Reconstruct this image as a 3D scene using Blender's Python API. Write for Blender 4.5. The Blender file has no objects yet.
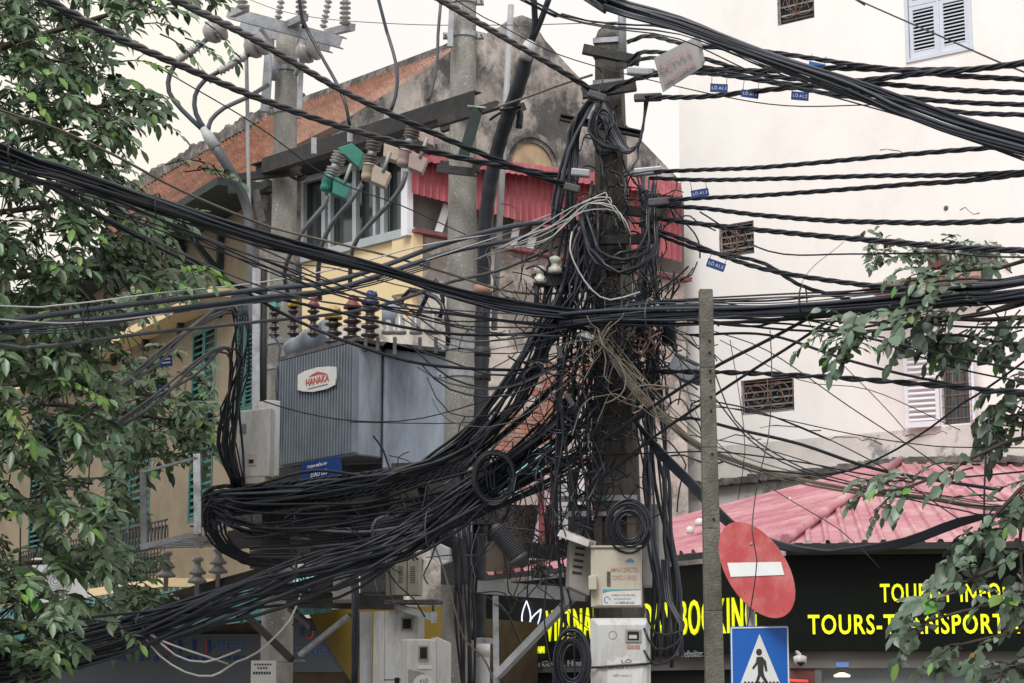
import bpy, math, random
import numpy as np
from mathutils import Vector, Matrix, noise as mnoise
SC = bpy.context.scene
COL = SC.collection
R = math.radians
F_PX = 70/36*1024
CP, SP = math.cos(R(10)), math.sin(R(10))
EYE = 1.6
rnd = random.Random(7)

# ---------- pixel to world helpers (every use gives a real distance) ----------
def ray(px, py):
    a = (px-512)/F_PX; b = (341.5-py)/F_PX
    return Vector((a, CP-b*SP, SP+b*CP))
def P(px, py, Y):
    r = ray(px, py)
    return Vector((0, 0, EYE)) + r*(Y/r.y)
def M(npx, Y):
    return npx*Y/F_PX*1.01
class Plane:
    """vertical plane through the ground point seen at column px, distance Y; theta>0 recedes to the right"""
    def __init__(s, px, py, Y, theta):
        p = P(px, py, Y); s.p = Vector((p.x, p.y, 0)); t = R(theta)
        s.d = Vector((math.cos(t), math.sin(t), 0)); s.n = Vector((math.sin(t), -math.cos(t), 0))
    def hit(s, px, py, off=0):
        r = ray(px, py); q = s.p + s.n*off
        t = (q.x*s.n.x+q.y*s.n.y)/(r.x*s.n.x+r.y*s.n.y)
        return Vector((0, 0, EYE)) + r*t
    def uz(s, px, py):
        h = s.hit(px, py); return (h-s.p).dot(s.d), h.z
    def at(s, u, z, off=0):
        return s.p + s.d*u + s.n*off + Vector((0, 0, z))

# ---------- mesh builder ----------
WLOC = {}
class MB:
    def __init__(s): s.v = []; s.f = []; s.sm = []
    def quad(s, a, b, c, d, sm=False):
        n = len(s.v); s.v += [a, b, c, d]; s.f.append((n, n+1, n+2, n+3)); s.sm.append(sm)
    def tri(s, a, b, c):
        n = len(s.v); s.v += [a, b, c]; s.f.append((n, n+1, n+2)); s.sm.append(False)
    def hexa(s, p):   # p: bottom 4 then top 4, counter-clockwise seen from above
        n = len(s.v); s.v += [Vector(q) for q in p]
        for f in ((3, 2, 1, 0), (4, 5, 6, 7), (0, 1, 5, 4), (1, 2, 6, 5), (2, 3, 7, 6), (3, 0, 4, 7)):
            s.f.append(tuple(n+i for i in f)); s.sm.append(False)
    def box(s, fr, x0, x1, y0, y1, z0, z1):
        s.hexa([fr(x0, y0, z0), fr(x1, y0, z0), fr(x1, y1, z0), fr(x0, y1, z0),
                fr(x0, y0, z1), fr(x1, y0, z1), fr(x1, y1, z1), fr(x0, y1, z1)])
    def bar(s, a, b, w, h, up=Vector((0, 0, 1))):
        a = Vector(a); b = Vector(b); d = (b-a).normalized()
        x = d.cross(up)
        if x.length < 1e-4: x = d.cross(Vector((0, 1, 0)))
        x.normalize(); y = x.cross(d).normalized(); x *= w/2; y *= h/2
        s.hexa([a-x-y, a+x-y, b+x-y, b-x-y, a-x+y, a+x+y, b+x+y, b-x+y])
    def channel(s, a, b, w, h, t=0.012, up=Vector((0, 0, 1)), flip=1):
        """C section beam: web + two flanges"""
        a = Vector(a); b = Vector(b); d = (b-a).normalized(); x = d.cross(up).normalized()*flip; y = x.cross(d).normalized()*flip
        if y.dot(up) < 0: y = -y
        s.bar(a, b, t, h, up)
        for k in (-1, 1):
            o = y*(k*(h/2-t/2)) - x*(w/2+t/2)*1
            s.bar(a+o, b+o, w-0.001, t, up)
    def tube(s, pts, r, n=6, caps=True):
        pts = [Vector(p) for p in pts]; m = len(pts)
        rr = r if hasattr(r, '__len__') else [r]*m
        base = len(s.v); t0 = (pts[1]-pts[0]).normalized()
        u = t0.cross(Vector((0, 0, 1)))
        if u.length < 0.05: u = t0.cross(Vector((0, 1, 0)))
        u.normalize()
        for i, p in enumerate(pts):
            if i == 0: t = t0
            elif i == m-1: t = (pts[i]-pts[i-1]).normalized()
            else: t = (pts[i+1]-pts[i-1]).normalized()
            u = (u - t*u.dot(t))
            if u.length < 1e-6: u = t.orthogonal()
            u.normalize(); w = t.cross(u)
            for k in range(n):
                a = 2*math.pi*k/n
                s.v.append(p + (u*math.cos(a)+w*math.sin(a))*rr[i])
        for i in range(m-1):
            for k in range(n):
                a = base+i*n+k; b = base+i*n+(k+1) % n
                s.f.append((a, b, b+n, a+n)); s.sm.append(True)
        if caps:
            s.f.append(tuple(base+k for k in reversed(range(n)))); s.sm.append(False)
            s.f.append(tuple(base+(m-1)*n+k for k in range(n))); s.sm.append(False)
    def lathe(s, o, prof, n=16, axis=Vector((0, 0, 1)), smooth=True):
        """prof: list of (radius, distance along axis)"""
        axis = Vector(axis).normalized(); u = axis.orthogonal().normalized(); w = axis.cross(u); o = Vector(o)
        base = len(s.v)
        for (r, h) in prof:
            for k in range(n):
                a = 2*math.pi*k/n; s.v.append(o+axis*h+(u*math.cos(a)+w*math.sin(a))*max(r, 1e-4))
        for i in range(len(prof)-1):
            for k in range(n):
                a = base+i*n+k; b = base+i*n+(k+1) % n
                s.f.append((a, b, b+n, a+n)); s.sm.append(smooth)
        s.f.append(tuple(base+k for k in reversed(range(n)))); s.sm.append(False)
        s.f.append(tuple(base+(len(prof)-1)*n+k for k in range(n))); s.sm.append(False)
    def prism(s, pts, dv):
        pts = [Vector(p) for p in pts]; n = len(s.v); m = len(pts); dv = Vector(dv)
        s.v += pts + [p+dv for p in pts]
        s.f.append(tuple(n+i for i in range(m))); s.sm.append(False)
        s.f.append(tuple(n+m+i for i in reversed(range(m)))); s.sm.append(False)
        for i in range(m):
            j = (i+1) % m; s.f.append((n+i, n+m+i, n+m+j, n+j)); s.sm.append(False)
    def build(s, name, mat, parent=None, bevel=0, loc=None):
        if not s.v: return None
        A = np.array([tuple(v) for v in s.v], dtype=np.float64)
        if parent is not None: L = WLOC[parent.name]
        elif loc is not None: L = Vector(loc)
        else: L = Vector(((A[:, 0].min()+A[:, 0].max())/2, (A[:, 1].min()+A[:, 1].max())/2, A[:, 2].min()))
        A = A - np.array(tuple(L))
        me = bpy.data.meshes.new(name); me.from_pydata(A.tolist(), [], s.f)
        me.polygons.foreach_set('use_smooth', s.sm); me.materials.append(mat); me.update()
        o = bpy.data.objects.new(name, me); COL.objects.link(o)
        if parent is not None: o.parent = parent
        else: o.location = L
        WLOC[o.name] = Vector(L)
        if bevel:
            md = o.modifiers.new('bevel', 'BEVEL'); md.width = bevel; md.segments = 2; md.limit_method = 'ANGLE'; md.angle_limit = R(40)
        return o
def tag(o, label=None, cat=None, group=None, kind=None):
    if label: o['label'] = label
    if cat: o['category'] = cat
    if group: o['group'] = group
    if kind: o['kind'] = kind
    return o
def root(name, loc, label, cat, group=None):
    o = bpy.data.objects.new(name, None); COL.objects.link(o); o.location = loc; o.empty_display_size = 0.2
    WLOC[o.name] = Vector(loc); return tag(o, label, cat, group)
def one(fn, name, mat, parent=None, bevel=0, **k):
    m = MB(); fn(m); return m.build(name, mat, parent, bevel, **k)
def Fr(o, yaw=0, tilt=0, roll=0):
    """local frame: x right, y away, z up; yaw>0 turns the face toward camera-left"""
    mt = Matrix.Rotation(R(yaw), 3, 'Z') @ Matrix.Rotation(R(roll), 3, 'Y') @ Matrix.Rotation(R(tilt), 3, 'X'); o = Vector(o)
    return lambda x, y, z: o + mt @ Vector((x, y, z))
def pfr(pl, u, z):
    """frame on a facade plane: x along it, y into it, z up"""
    return lambda x, y, zz: pl.at(u+x, z+zz, -y)
def catmull(pts, seg=0.12, mn=2):
    pts = [Vector(p) for p in pts]; q = [pts[0]*2-pts[1]] + pts + [pts[-1]*2-pts[-2]]; out = []
    for i in range(1, len(q)-2):
        a, b, c, d = q[i-1], q[i], q[i+1], q[i+2]
        n = max(mn, int((c-b).length/seg))
        for k in range(n):
            t = k/n
            out.append(0.5*((2*b)+(c-a)*t+(2*a-5*b+4*c-d)*t*t+(3*b-a-3*c+d)*t**3))
    out.append(pts[-1]); return out
def text_mesh(mb, s, O, X, Z, w, h, depth=0.01, fitw=True, font_space=1.0, bold=None):
    """flat lettering laid on a sign: O lower-left corner, X/Z unit vectors on the sign, faces -Y side"""
    cu = bpy.data.curves.new('t', 'FONT'); cu.body = s; cu.resolution_u = 3; cu.offset = 0.006; cu.space_character = 1.13 if bold is not None else font_space; cu.offset = bold if bold is not None else 0.006
    ob = bpy.data.objects.new('t', cu); COL.objects.link(ob); bpy.context.view_layer.update()
    me = bpy.data.meshes.new_from_object(ob.evaluated_get(bpy.context.evaluated_depsgraph_get()))
    if len(me.vertices):
        xs = [v.co.x for v in me.vertices]; ys = [v.co.y for v in me.vertices]
        x0, x1, y0, y1 = min(xs), max(xs), min(ys), max(ys)
        kz = h/max(y1-y0, 1e-5); kx = w/max(x1-x0, 1e-5) if fitw else kz
        N = X.cross(Z).normalized(); n = len(mb.v)
        for v in me.vertices: mb.v.append(O+X*((v.co.x-x0)*kx)+Z*((v.co.y-y0)*kz)+N*depth)
        for p in me.polygons: mb.f.append(tuple(n+i for i in p.vertices)); mb.sm.append(False)
        # side walls
        from collections import Counter
        ed = Counter()
        for p in me.polygons:
            vs = list(p.vertices)
            for i in range(len(vs)): ed[tuple(sorted((vs[i], vs[(i+1) % len(vs)])))] += 1
        for (a, b), c in ed.items():
            if c == 1:
                va, vb = mb.v[n+a], mb.v[n+b]; mb.quad(va, vb, vb-N*depth, va-N*depth)
    bpy.data.objects.remove(ob); bpy.data.curves.remove(cu); bpy.data.meshes.remove(me)

# ---------- materials ----------
def mat(name, col, rough=0.7, var=0.25, scale=6, bump=0.15, bscale=60, metal=0, col2=None, c2amt=0.5, c2scale=2.0, spec=0.4, island=0, emit=0, stretch=None, rel='Object', c2sharp=0.12, speck=None):
    m = bpy.data.materials.new(name); m.use_nodes = True; nt = m.node_tree; N = nt.nodes; L = nt.links
    b = N['Principled BSDF']; b.inputs['Roughness'].default_value = rough; b.inputs['Metallic'].default_value = metal
    b.inputs['Specular IOR Level'].default_value = spec
    tc = N.new('ShaderNodeTexCoord'); src = tc.outputs[rel]
    if stretch:
        mp = N.new('ShaderNodeMapping'); mp.inputs['Scale'].default_value = stretch; L.new(src, mp.inputs['Vector']); src = mp.outputs[0]
    n1 = N.new('ShaderNodeTexNoise'); n1.inputs['Scale'].default_value = scale; n1.inputs['Detail'].default_value = 6; n1.inputs['Roughness'].default_value = 0.65
    L.new(src, n1.inputs['Vector'])
    mr = N.new('ShaderNodeMapRange'); mr.inputs['From Min'].default_value = 0.3; mr.inputs['From Max'].default_value = 0.7
    mr.inputs['To Min'].default_value = 1-var; mr.inputs['To Max'].default_value = 1+var; L.new(n1.outputs['Fac'], mr.inputs['Value'])
    rgb = N.new('ShaderNodeRGB'); rgb.outputs[0].default_value = (*col, 1); cur = rgb.outputs[0]
    if col2:
        n2 = N.new('ShaderNodeTexNoise'); n2.inputs['Scale'].default_value = c2scale; n2.inputs['Detail'].default_value = 8; n2.inputs['Roughness'].default_value = 0.7
        L.new(src, n2.inputs['Vector'])
        cr = N.new('ShaderNodeMapRange'); th = 0.68-0.36*c2amt
        cr.inputs['From Min'].default_value = th-c2sharp; cr.inputs['From Max'].default_value = th+c2sharp; L.new(n2.outputs['Fac'], cr.inputs['Value'])
        mx = N.new('ShaderNodeMix'); mx.data_type = 'RGBA'; pass
        mx.inputs[6].default_value = (*col, 1); mx.inputs[7].default_value = (*col2, 1); L.new(cr.outputs[0], mx.inputs[0]); cur = mx.outputs[2]
    if speck:
        n4 = N.new('ShaderNodeTexNoise'); n4.inputs['Scale'].default_value = speck[1]; n4.inputs['Detail'].default_value = 2; L.new(tc.outputs[rel], n4.inputs['Vector'])
        c4 = N.new('ShaderNodeMapRange'); c4.inputs['From Min'].default_value = speck[2]-.02; c4.inputs['From Max'].default_value = speck[2]+.02; L.new(n4.outputs['Fac'], c4.inputs['Value'])
        m4 = N.new('ShaderNodeMix'); m4.data_type = 'RGBA'; m4.inputs[7].default_value = (*speck[0], 1); L.new(cur, m4.inputs[6]); L.new(c4.outputs[0], m4.inputs[0]); cur = m4.outputs[2]
    hs = N.new('ShaderNodeHueSaturation'); L.new(cur, hs.inputs['Color'])
    if island:
        g = N.new('ShaderNodeNewGeometry'); a = N.new('ShaderNodeMapRange'); a.inputs['To Min'].default_value = 1-island; a.inputs['To Max'].default_value = 1+island
        L.new(g.outputs['Random Per Island'], a.inputs['Value']); mu = N.new('ShaderNodeMath'); mu.operation = 'MULTIPLY'
        L.new(a.outputs[0], mu.inputs[0]); L.new(mr.outputs[0], mu.inputs[1]); L.new(mu.outputs[0], hs.inputs['Value'])
        h2 = N.new('ShaderNodeMapRange'); h2.inputs['To Min'].default_value = 0.5-0.03; h2.inputs['To Max'].default_value = 0.5+0.03
        ml = N.new('ShaderNodeMath'); ml.operation = 'MULTIPLY'; ml.inputs[1].default_value = 7.31; fr = N.new('ShaderNodeMath'); fr.operation = 'FRACT'
        L.new(g.outputs['Random Per Island'], ml.inputs[0]); L.new(ml.outputs[0], fr.inputs[0]); L.new(fr.outputs[0], h2.inputs['Value']); L.new(h2.outputs[0], hs.inputs['Hue'])
    else: L.new(mr.outputs[0], hs.inputs['Value'])
    L.new(hs.outputs[0], b.inputs['Base Color'])
    if bump:
        n3 = N.new('ShaderNodeTexNoise'); n3.inputs['Scale'].default_value = bscale; n3.inputs['Detail'].default_value = 5; L.new(src, n3.inputs['Vector'])
        bp = N.new('ShaderNodeBump'); bp.inputs['Strength'].default_value = bump; bp.inputs['Distance'].default_value = 0.02; L.new(n3.outputs['Fac'], bp.inputs['Height']); L.new(bp.outputs[0], b.inputs['Normal'])
    if emit:
        b.inputs['Emission Color'].default_value = (*col, 1); b.inputs['Emission Strength'].default_value = emit
    return m
K = {}
K['cable'] = mat('black cable rubber', (0.013, 0.017, 0.026), 0.34, 0.3, 4, 0.0, spec=0.45)
K['cable_dull'] = mat('dusty black cable', (0.02, 0.023, 0.03), 0.5, 0.35, 3, 0.0, spec=0.35)
K['cable_grey'] = mat('weathered grey cable', (0.10, 0.105, 0.115), 0.5, 0.25, 4, 0.0)
K['cable_blue'] = mat('blue grey cable', (0.055, 0.065, 0.085), 0.4, 0.25, 4, 0.0)
K['cable_tan'] = mat('dusty tan wire', (0.16, 0.14, 0.11), 0.7, 0.3, 4, 0.0)
K['cable_white'] = mat('dirty white wire', (0.5, 0.5, 0.48), 0.6, 0.2, 4, 0.0)
K['concrete'] = mat('weathered concrete', (0.31, 0.30, 0.275), 0.9, 0.25, 5, 0.5, 90, col2=(0.19, 0.18, 0.165), c2amt=0.4, c2scale=3, stretch=(1, 1, 0.5), speck=((0.55, 0.54, 0.51), 48, 0.68))
K['concrete_dark'] = mat('damp stained concrete', (0.15, 0.135, 0.115), 0.9, 0.35, 5, 0.5, 80, col2=(0.05, 0.045, 0.04), c2amt=0.42, c2scale=3, stretch=(1, 1, 0.3))
K['concrete_spot'] = mat('white scale on concrete', (0.55, 0.55, 0.52), 0.9)
K['concrete_post'] = mat('grey concrete post', (0.17, 0.165, 0.14), 0.9, 0.3, 6, 0.6, 70, col2=(0.09, 0.085, 0.07), c2amt=0.4, c2scale=4)
K['galv'] = mat('galvanised steel', (0.36, 0.38, 0.41), 0.45, 0.2, 12, 0.1, 60, metal=0.4, col2=(0.22, 0.2, 0.19), c2amt=0.25, c2scale=7)
K['steel_dark'] = mat('dark sooty steel', (0.035, 0.036, 0.038), 0.6, 0.35, 8, 0.3, 50, metal=0.2, col2=(0.06, 0.045, 0.035), c2amt=0.25, c2scale=5)
K['steel_grime'] = mat('grimy steel plate', (0.12, 0.12, 0.125), 0.6, 0.3, 6, 0.3, 40, metal=0.2, col2=(0.05, 0.045, 0.04), c2amt=0.45, c2scale=4)
K['pipe_grey'] = mat('grey painted pipe', (0.33, 0.34, 0.35), 0.5, 0.15, 8, 0.1)
K['tf_paint'] = mat('transformer grey paint', (0.37, 0.43, 0.52), 0.32, 0.1, 3, 0.06, 30, col2=(0.19, 0.22, 0.26), c2amt=0.36, c2scale=2.5, stretch=(1, 1, 0.3))
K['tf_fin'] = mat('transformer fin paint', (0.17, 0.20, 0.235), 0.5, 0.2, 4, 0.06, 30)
K['porc_grey'] = mat('grey porcelain', (0.34, 0.33, 0.33), 0.3, 0.1, 8, 0, spec=0.6)
K['porc_dark'] = mat('brown black porcelain', (0.045, 0.032, 0.03), 0.25, 0.2, 8, 0, spec=0.6)
K['porc_white'] = mat('cream porcelain', (0.62, 0.6, 0.53), 0.3, 0.08, 8, 0, spec=0.6)
K['porc_brown'] = mat('muddy porcelain', (0.19, 0.16, 0.15), 0.35, 0.2, 8, 0, spec=0.6)
K['poly_green'] = mat('green polymer cover', (0.03, 0.19, 0.15), 0.5, 0.15, 8, 0.05)
K['poly_tan'] = mat('tan polymer cover', (0.43, 0.36, 0.29), 0.5, 0.12, 8, 0.05)
K['poly_pink'] = mat('dusty pink polymer cover', (0.37, 0.28, 0.26), 0.5, 0.12, 8, 0.05)
K['poly_yellow'] = mat('yellow polymer cap', (0.40, 0.30, 0.05), 0.5, 0.15)
K['poly_mustard'] = mat('mustard polymer cap', (0.45, 0.34, 0.12), 0.5, 0.15)
K['poly_red'] = mat('red polymer cap', (0.22, 0.05, 0.06), 0.5, 0.15)
K['poly_blue'] = mat('dark blue polymer cap', (0.03, 0.05, 0.13), 0.5, 0.15)
K['box_white'] = mat('chalky white plastic', (0.55, 0.56, 0.56), 0.55, 0.08, 4, 0.05, 30, col2=(0.36, 0.32, 0.26), c2amt=0.33, c2scale=7, stretch=(1, 1, 0.25))
K['box_beige'] = mat('beige painted steel', (0.50, 0.46, 0.38), 0.5, 0.08, 4, 0.05, 30, col2=(0.38, 0.32, 0.24), c2amt=0.2, c2scale=6, stretch=(1, 1, 0.3))
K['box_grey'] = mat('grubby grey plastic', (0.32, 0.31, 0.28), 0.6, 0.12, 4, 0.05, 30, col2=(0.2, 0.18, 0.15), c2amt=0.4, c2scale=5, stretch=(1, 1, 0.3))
K['dark'] = mat('dark opening', (0.012, 0.012, 0.013), 0.8, 0.2)
K['glass'] = mat('dim window glass', (0.035, 0.045, 0.045), 0.08, 0.4, 1.2, 0.0, spec=0.8)
K['paper'] = mat('paper sticker', (0.62, 0.62, 0.6), 0.7, 0.1, 20, 0)
K['ink'] = mat('black ink', (0.03, 0.03, 0.03), 0.6, 0.1)
K['ink_red'] = mat('red ink', (0.5, 0.08, 0.07), 0.6, 0.1)
K['ink_fade'] = mat('faded red ink', (0.42, 0.22, 0.19), 0.6, 0.1)
K['ink_teal'] = mat('teal print', (0.05, 0.33, 0.38), 0.6, 0.1)
K['ink_blue'] = mat('blue print', (0.1, 0.2, 0.45), 0.6, 0.1)
K['white_paint'] = mat('white reflective sheet', (0.68, 0.70, 0.70), 0.5, 0.06, 6, 0)
K['sign_red'] = mat('sun faded red sheet', (0.42, 0.06, 0.065), 0.45, 0.1, 4, 0, col2=(0.50, 0.16, 0.15), c2amt=0.35, c2scale=5, speck=((0.25, 0.06, 0.06), 30, 0.74))
K['sign_blue'] = mat('blue reflective sheet', (0.01, 0.11, 0.45), 0.4, 0.06, 4, 0)
K['tag_blue'] = mat('blue enamel tag', (0.015, 0.05, 0.22), 0.4, 0.1, 4, 0)
K['sign_grey'] = mat('grey tin sign', (0.34, 0.33, 0.33), 0.5, 0.1, 6, 0.05)
K['fascia'] = mat('black acrylic fascia', (0.004, 0.006, 0.005), 0.5, 0.2, 2, 0.0, spec=0.12)
K['yellow_letter'] = mat('lit yellow letter', (0.80, 0.85, 0.01), 0.5, 0.0, 3, 0, emit=0.42)
K['white_letter'] = mat('lit white logo', (0.75, 0.8, 1.0), 0.5, 0.0, 3, 0, emit=0.9)
K['grey_letter'] = mat('small grey lettering', (0.2, 0.21, 0.22), 0.5, 0.0, 3, 0)
K['roof_pink'] = mat('faded pink roofing sheet', (0.42, 0.165, 0.20), 0.6, 0.14, 1.6, 0.08, 20, col2=(0.56, 0.34, 0.35), c2amt=0.35, c2scale=1.0, speck=((0.3, 0.17, 0.15), 9, 0.74))
K['roof_red'] = mat('red roofing sheet', (0.235, 0.04, 0.05), 0.6, 0.2, 1.5, 0.05, 20, col2=(0.34, 0.10, 0.11), c2amt=0.4, c2scale=2, stretch=(1, 1, 0.3))
K['awn_green'] = mat('green roofing sheet', (0.03, 0.13, 0.12), 0.6, 0.25, 2, 0.05, 20, col2=(0.1, 0.22, 0.21), c2amt=0.35, c2scale=3)
K['awn_turq'] = mat('turquoise roofing sheet', (0.25, 0.50, 0.46), 0.6, 0.12, 2, 0.05, 20)
K['tile'] = mat('terracotta tile', (0.50, 0.31, 0.24), 0.85, 0.2, 3, 0.1, 40, col2=(0.30, 0.23, 0.19), c2amt=0.3, c2scale=1.2, island=0.14)
K['coping'] = mat('mossy mortar coping', (0.10, 0.095, 0.09), 0.95, 0.35, 3, 0.6, 20, col2=(0.26, 0.24, 0.22), c2amt=0.3, c2scale=3)
K['gable'] = mat('soot stained plaster', (0.36, 0.325, 0.30), 0.95, 0.5, 1.6, 0.5, 25, col2=(0.085, 0.08, 0.08), c2amt=0.5, c2scale=1.3, c2sharp=0.07, stretch=(1, 1, 0.7))
K['plaster'] = mat('peeling grey plaster', (0.50, 0.475, 0.43), 0.95, 0.3, 1.8, 0.4, 20, col2=(0.23, 0.21, 0.19), c2amt=0.38, c2scale=1.1, c2sharp=0.05)
K['brick'] = mat('exposed red brick', (0.36, 0.16, 0.11), 0.95, 0.4, 6, 0.6, 20, col2=(0.3, 0.28, 0.25), c2amt=0.35, c2scale=5)
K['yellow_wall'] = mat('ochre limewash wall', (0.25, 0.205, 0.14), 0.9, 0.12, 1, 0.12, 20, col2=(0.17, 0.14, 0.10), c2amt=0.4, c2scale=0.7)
K['cream_yellow'] = mat('pale yellow wall', (0.72, 0.57, 0.34), 0.9, 0.05, 1, 0.1, 20)
K['cream_wall'] = mat('pale cream tower wall', (0.92, 0.91, 0.83), 0.9, 0.02, 0.3, 0.02, 20)
K['white_wall'] = mat('off white painted wall', (0.87, 0.85, 0.825), 0.9, 0.025, 0.6, 0.12, 10, col2=(0.80, 0.77, 0.74), c2amt=0.22, c2scale=0.7, stretch=(1, 1, 0.7))
K['white_peel'] = mat('peeling white plinth', (0.62, 0.585, 0.555), 0.95, 0.12, 2, 0.3, 14, col2=(0.25, 0.245, 0.24), c2amt=0.3, c2scale=1.3, c2sharp=0.04)
K['white_frame'] = mat('white painted timber', (0.70, 0.71, 0.76), 0.5, 0.06, 3, 0.03)
K['lilac_frame'] = mat('bluish painted timber', (0.60, 0.64, 0.72), 0.5, 0.06, 3, 0.03)
K['green_shutter'] = mat('sea green shutter paint', (0.015, 0.10, 0.09), 0.6, 0.25, 4, 0.05)
K['grille'] = mat('rusted wrought iron', (0.20, 0.13, 0.10), 0.8, 0.4, 12, 0.2)
K['iron'] = mat('black wrought iron', (0.02, 0.02, 0.022), 0.6, 0.3)
K['mesh_grey'] = mat('grey net screen', (0.16, 0.145, 0.135), 0.9, 0.25, 2, 0.2, 30)
K['alu'] = mat('dull aluminium frame', (0.38, 0.42, 0.44), 0.4, 0.1, 4, 0.02, metal=0.3)
K['dark_wood'] = mat('dark green timber', (0.02, 0.035, 0.032), 0.7, 0.3)
K['timber'] = mat('old brown timber', (0.10, 0.07, 0.05), 0.85, 0.3, 4, 0.3, 30)
K['banner'] = mat('shade-darkened grey vinyl', (0.11, 0.125, 0.14), 0.5, 0.08, 1, 0)  # base colour lowered to carry the shade at lower left
K['banner_yellow'] = mat('shade-darkened yellow vinyl', (0.15, 0.10, 0.012), 0.5, 0.15, 1, 0)  # yellow vinyl with the overhead shade put into its colour
K['asphalt'] = mat('asphalt', (0.05, 0.05, 0.052), 0.9, 0.25, 3, 0.5, 60)
K['paving'] = mat('grey paving', (0.22, 0.21, 0.2), 0.9, 0.2, 3, 0.3, 20)
K['kerb'] = mat('kerb stone', (0.33, 0.32, 0.3), 0.9, 0.2, 3, 0.3, 20)
K['road_paint'] = mat('white road paint', (0.6, 0.6, 0.58), 0.8, 0.15, 6, 0)
K['leaf'] = mat('dull green leaf', (0.085, 0.14, 0.07), 0.38, 0.2, 2, 0, island=0.5, spec=0.5)
K['leaf_new'] = mat('fresh yellow green leaf', (0.12, 0.24, 0.045), 0.45, 0.15, 2, 0, island=0.25, spec=0.4)
K['leaf_old'] = mat('brown withered leaf', (0.25, 0.13, 0.04), 0.6, 0.2, 2, 0, island=0.3)
K['leaf_right'] = mat('blue green leaf', (0.09, 0.14, 0.09), 0.4, 0.2, 2, 0, island=0.4, spec=0.5)
K['bark'] = mat('dark bark', (0.06, 0.05, 0.04), 0.95, 0.3, 6, 0.6, 40)
K['terracotta'] = mat('brown concrete ledge', (0.40, 0.30, 0.25), 0.9, 0.15)
K['led_red'] = mat('red led strip', (1.0, 0.05, 0.04), 0.5, 0, 3, 0, emit=1.0)
K['lamp'] = mat('lit downlight', (1.0, 0.85, 0.55), 0.5, 0, 3, 0, emit=1.6)
K['shop_in'] = mat('dim shop glass', (0.12, 0.14, 0.15), 0.12, 0.3, 0.8, 0, spec=0.7)
K['shop_grey'] = mat('grey shutter box', (0.11, 0.105, 0.10), 0.6, 0.1, 1, 0.03)
K['rubber'] = mat('ribbed black closure', (0.05, 0.055, 0.062), 0.5, 0.15)
K['silver_box'] = mat('silver junction box', (0.40, 0.44, 0.50), 0.4, 0.1, 8, 0.05, metal=0.3)
K['copper'] = mat('reddish bared wires', (0.30, 0.17, 0.13), 0.6, 0.4)
K['tape'] = mat('grey tape', (0.45, 0.46, 0.47), 0.5, 0.1)
# ================= camera, sky, sun =================
cam = bpy.data.objects.new('camera', bpy.data.cameras.new('camera')); COL.objects.link(cam)
cam.location = (0, 0, EYE); cam.rotation_euler = (R(100), 0, 0); cam.data.lens = 70; cam.data.sensor_width = 36
cam.data.clip_end = 3000; SC.camera = cam
W = bpy.data.worlds.new('World'); SC.world = W; W.use_nodes = True
nt = W.node_tree; bg = nt.nodes['Background']
sky = nt.nodes.new('ShaderNodeTexSky'); sky.sky_type = 'NISHITA'; sky.sun_disc = False
SUN_EL, SUN_AZ = 52, 200      # sun behind the camera, high, hidden by cloud
sky.sun_elevation = R(SUN_EL); sky.sun_rotation = R(SUN_AZ); sky.air_density = 1.0; sky.dust_density = 4.0
hs = nt.nodes.new('ShaderNodeHueSaturation'); hs.inputs['Saturation'].default_value = 0.12; nt.links.new(sky.outputs[0], hs.inputs['Color'])
mx = nt.nodes.new('ShaderNodeMix'); mx.data_type = 'RGBA'; mx.inputs[0].default_value = 0.86   # cloud deck over the clear sky
tcw = nt.nodes.new('ShaderNodeTexCoord'); nz = nt.nodes.new('ShaderNodeTexNoise'); nz.inputs['Scale'].default_value = 1.5; nz.inputs['Detail'].default_value = 5
nt.links.new(tcw.outputs['Generated'], nz.inputs['Vector'])
cr = nt.nodes.new('ShaderNodeValToRGB'); cr.color_ramp.elements[0].position = 0.3; cr.color_ramp.elements[0].color = (8.6, 8.3, 8.0, 1)
cr.color_ramp.elements[1].position = 0.7; cr.color_ramp.elements[1].color = (9.4, 9.1, 8.75, 1)
nt.links.new(nz.outputs['Fac'], cr.inputs[0]); nt.links.new(hs.outputs[0], mx.inputs[6]); nt.links.new(cr.outputs[0], mx.inputs[7])
nt.links.new(mx.outputs[2], bg.inputs['Color']); bg.inputs['Strength'].default_value = 0.10
sun = bpy.data.objects.new('sun', bpy.data.lights.new('sun', 'SUN')); COL.objects.link(sun)
sun.data.energy = 2.2; sun.data.angle = R(25); sun.data.color = (1.0, 0.985, 0.965)
az, el = R(SUN_AZ), R(SUN_EL)
sdir = Vector((math.sin(az)*math.cos(el), math.cos(az)*math.cos(el), math.sin(el)))
sun.rotation_euler = sdir.to_track_quat('Z', 'Y').to_euler()
SC.view_settings.view_transform = 'Standard'; SC.view_settings.look = 'None'; SC.view_settings.exposure = 0.25; SC.view_settings.gamma = 1

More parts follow.
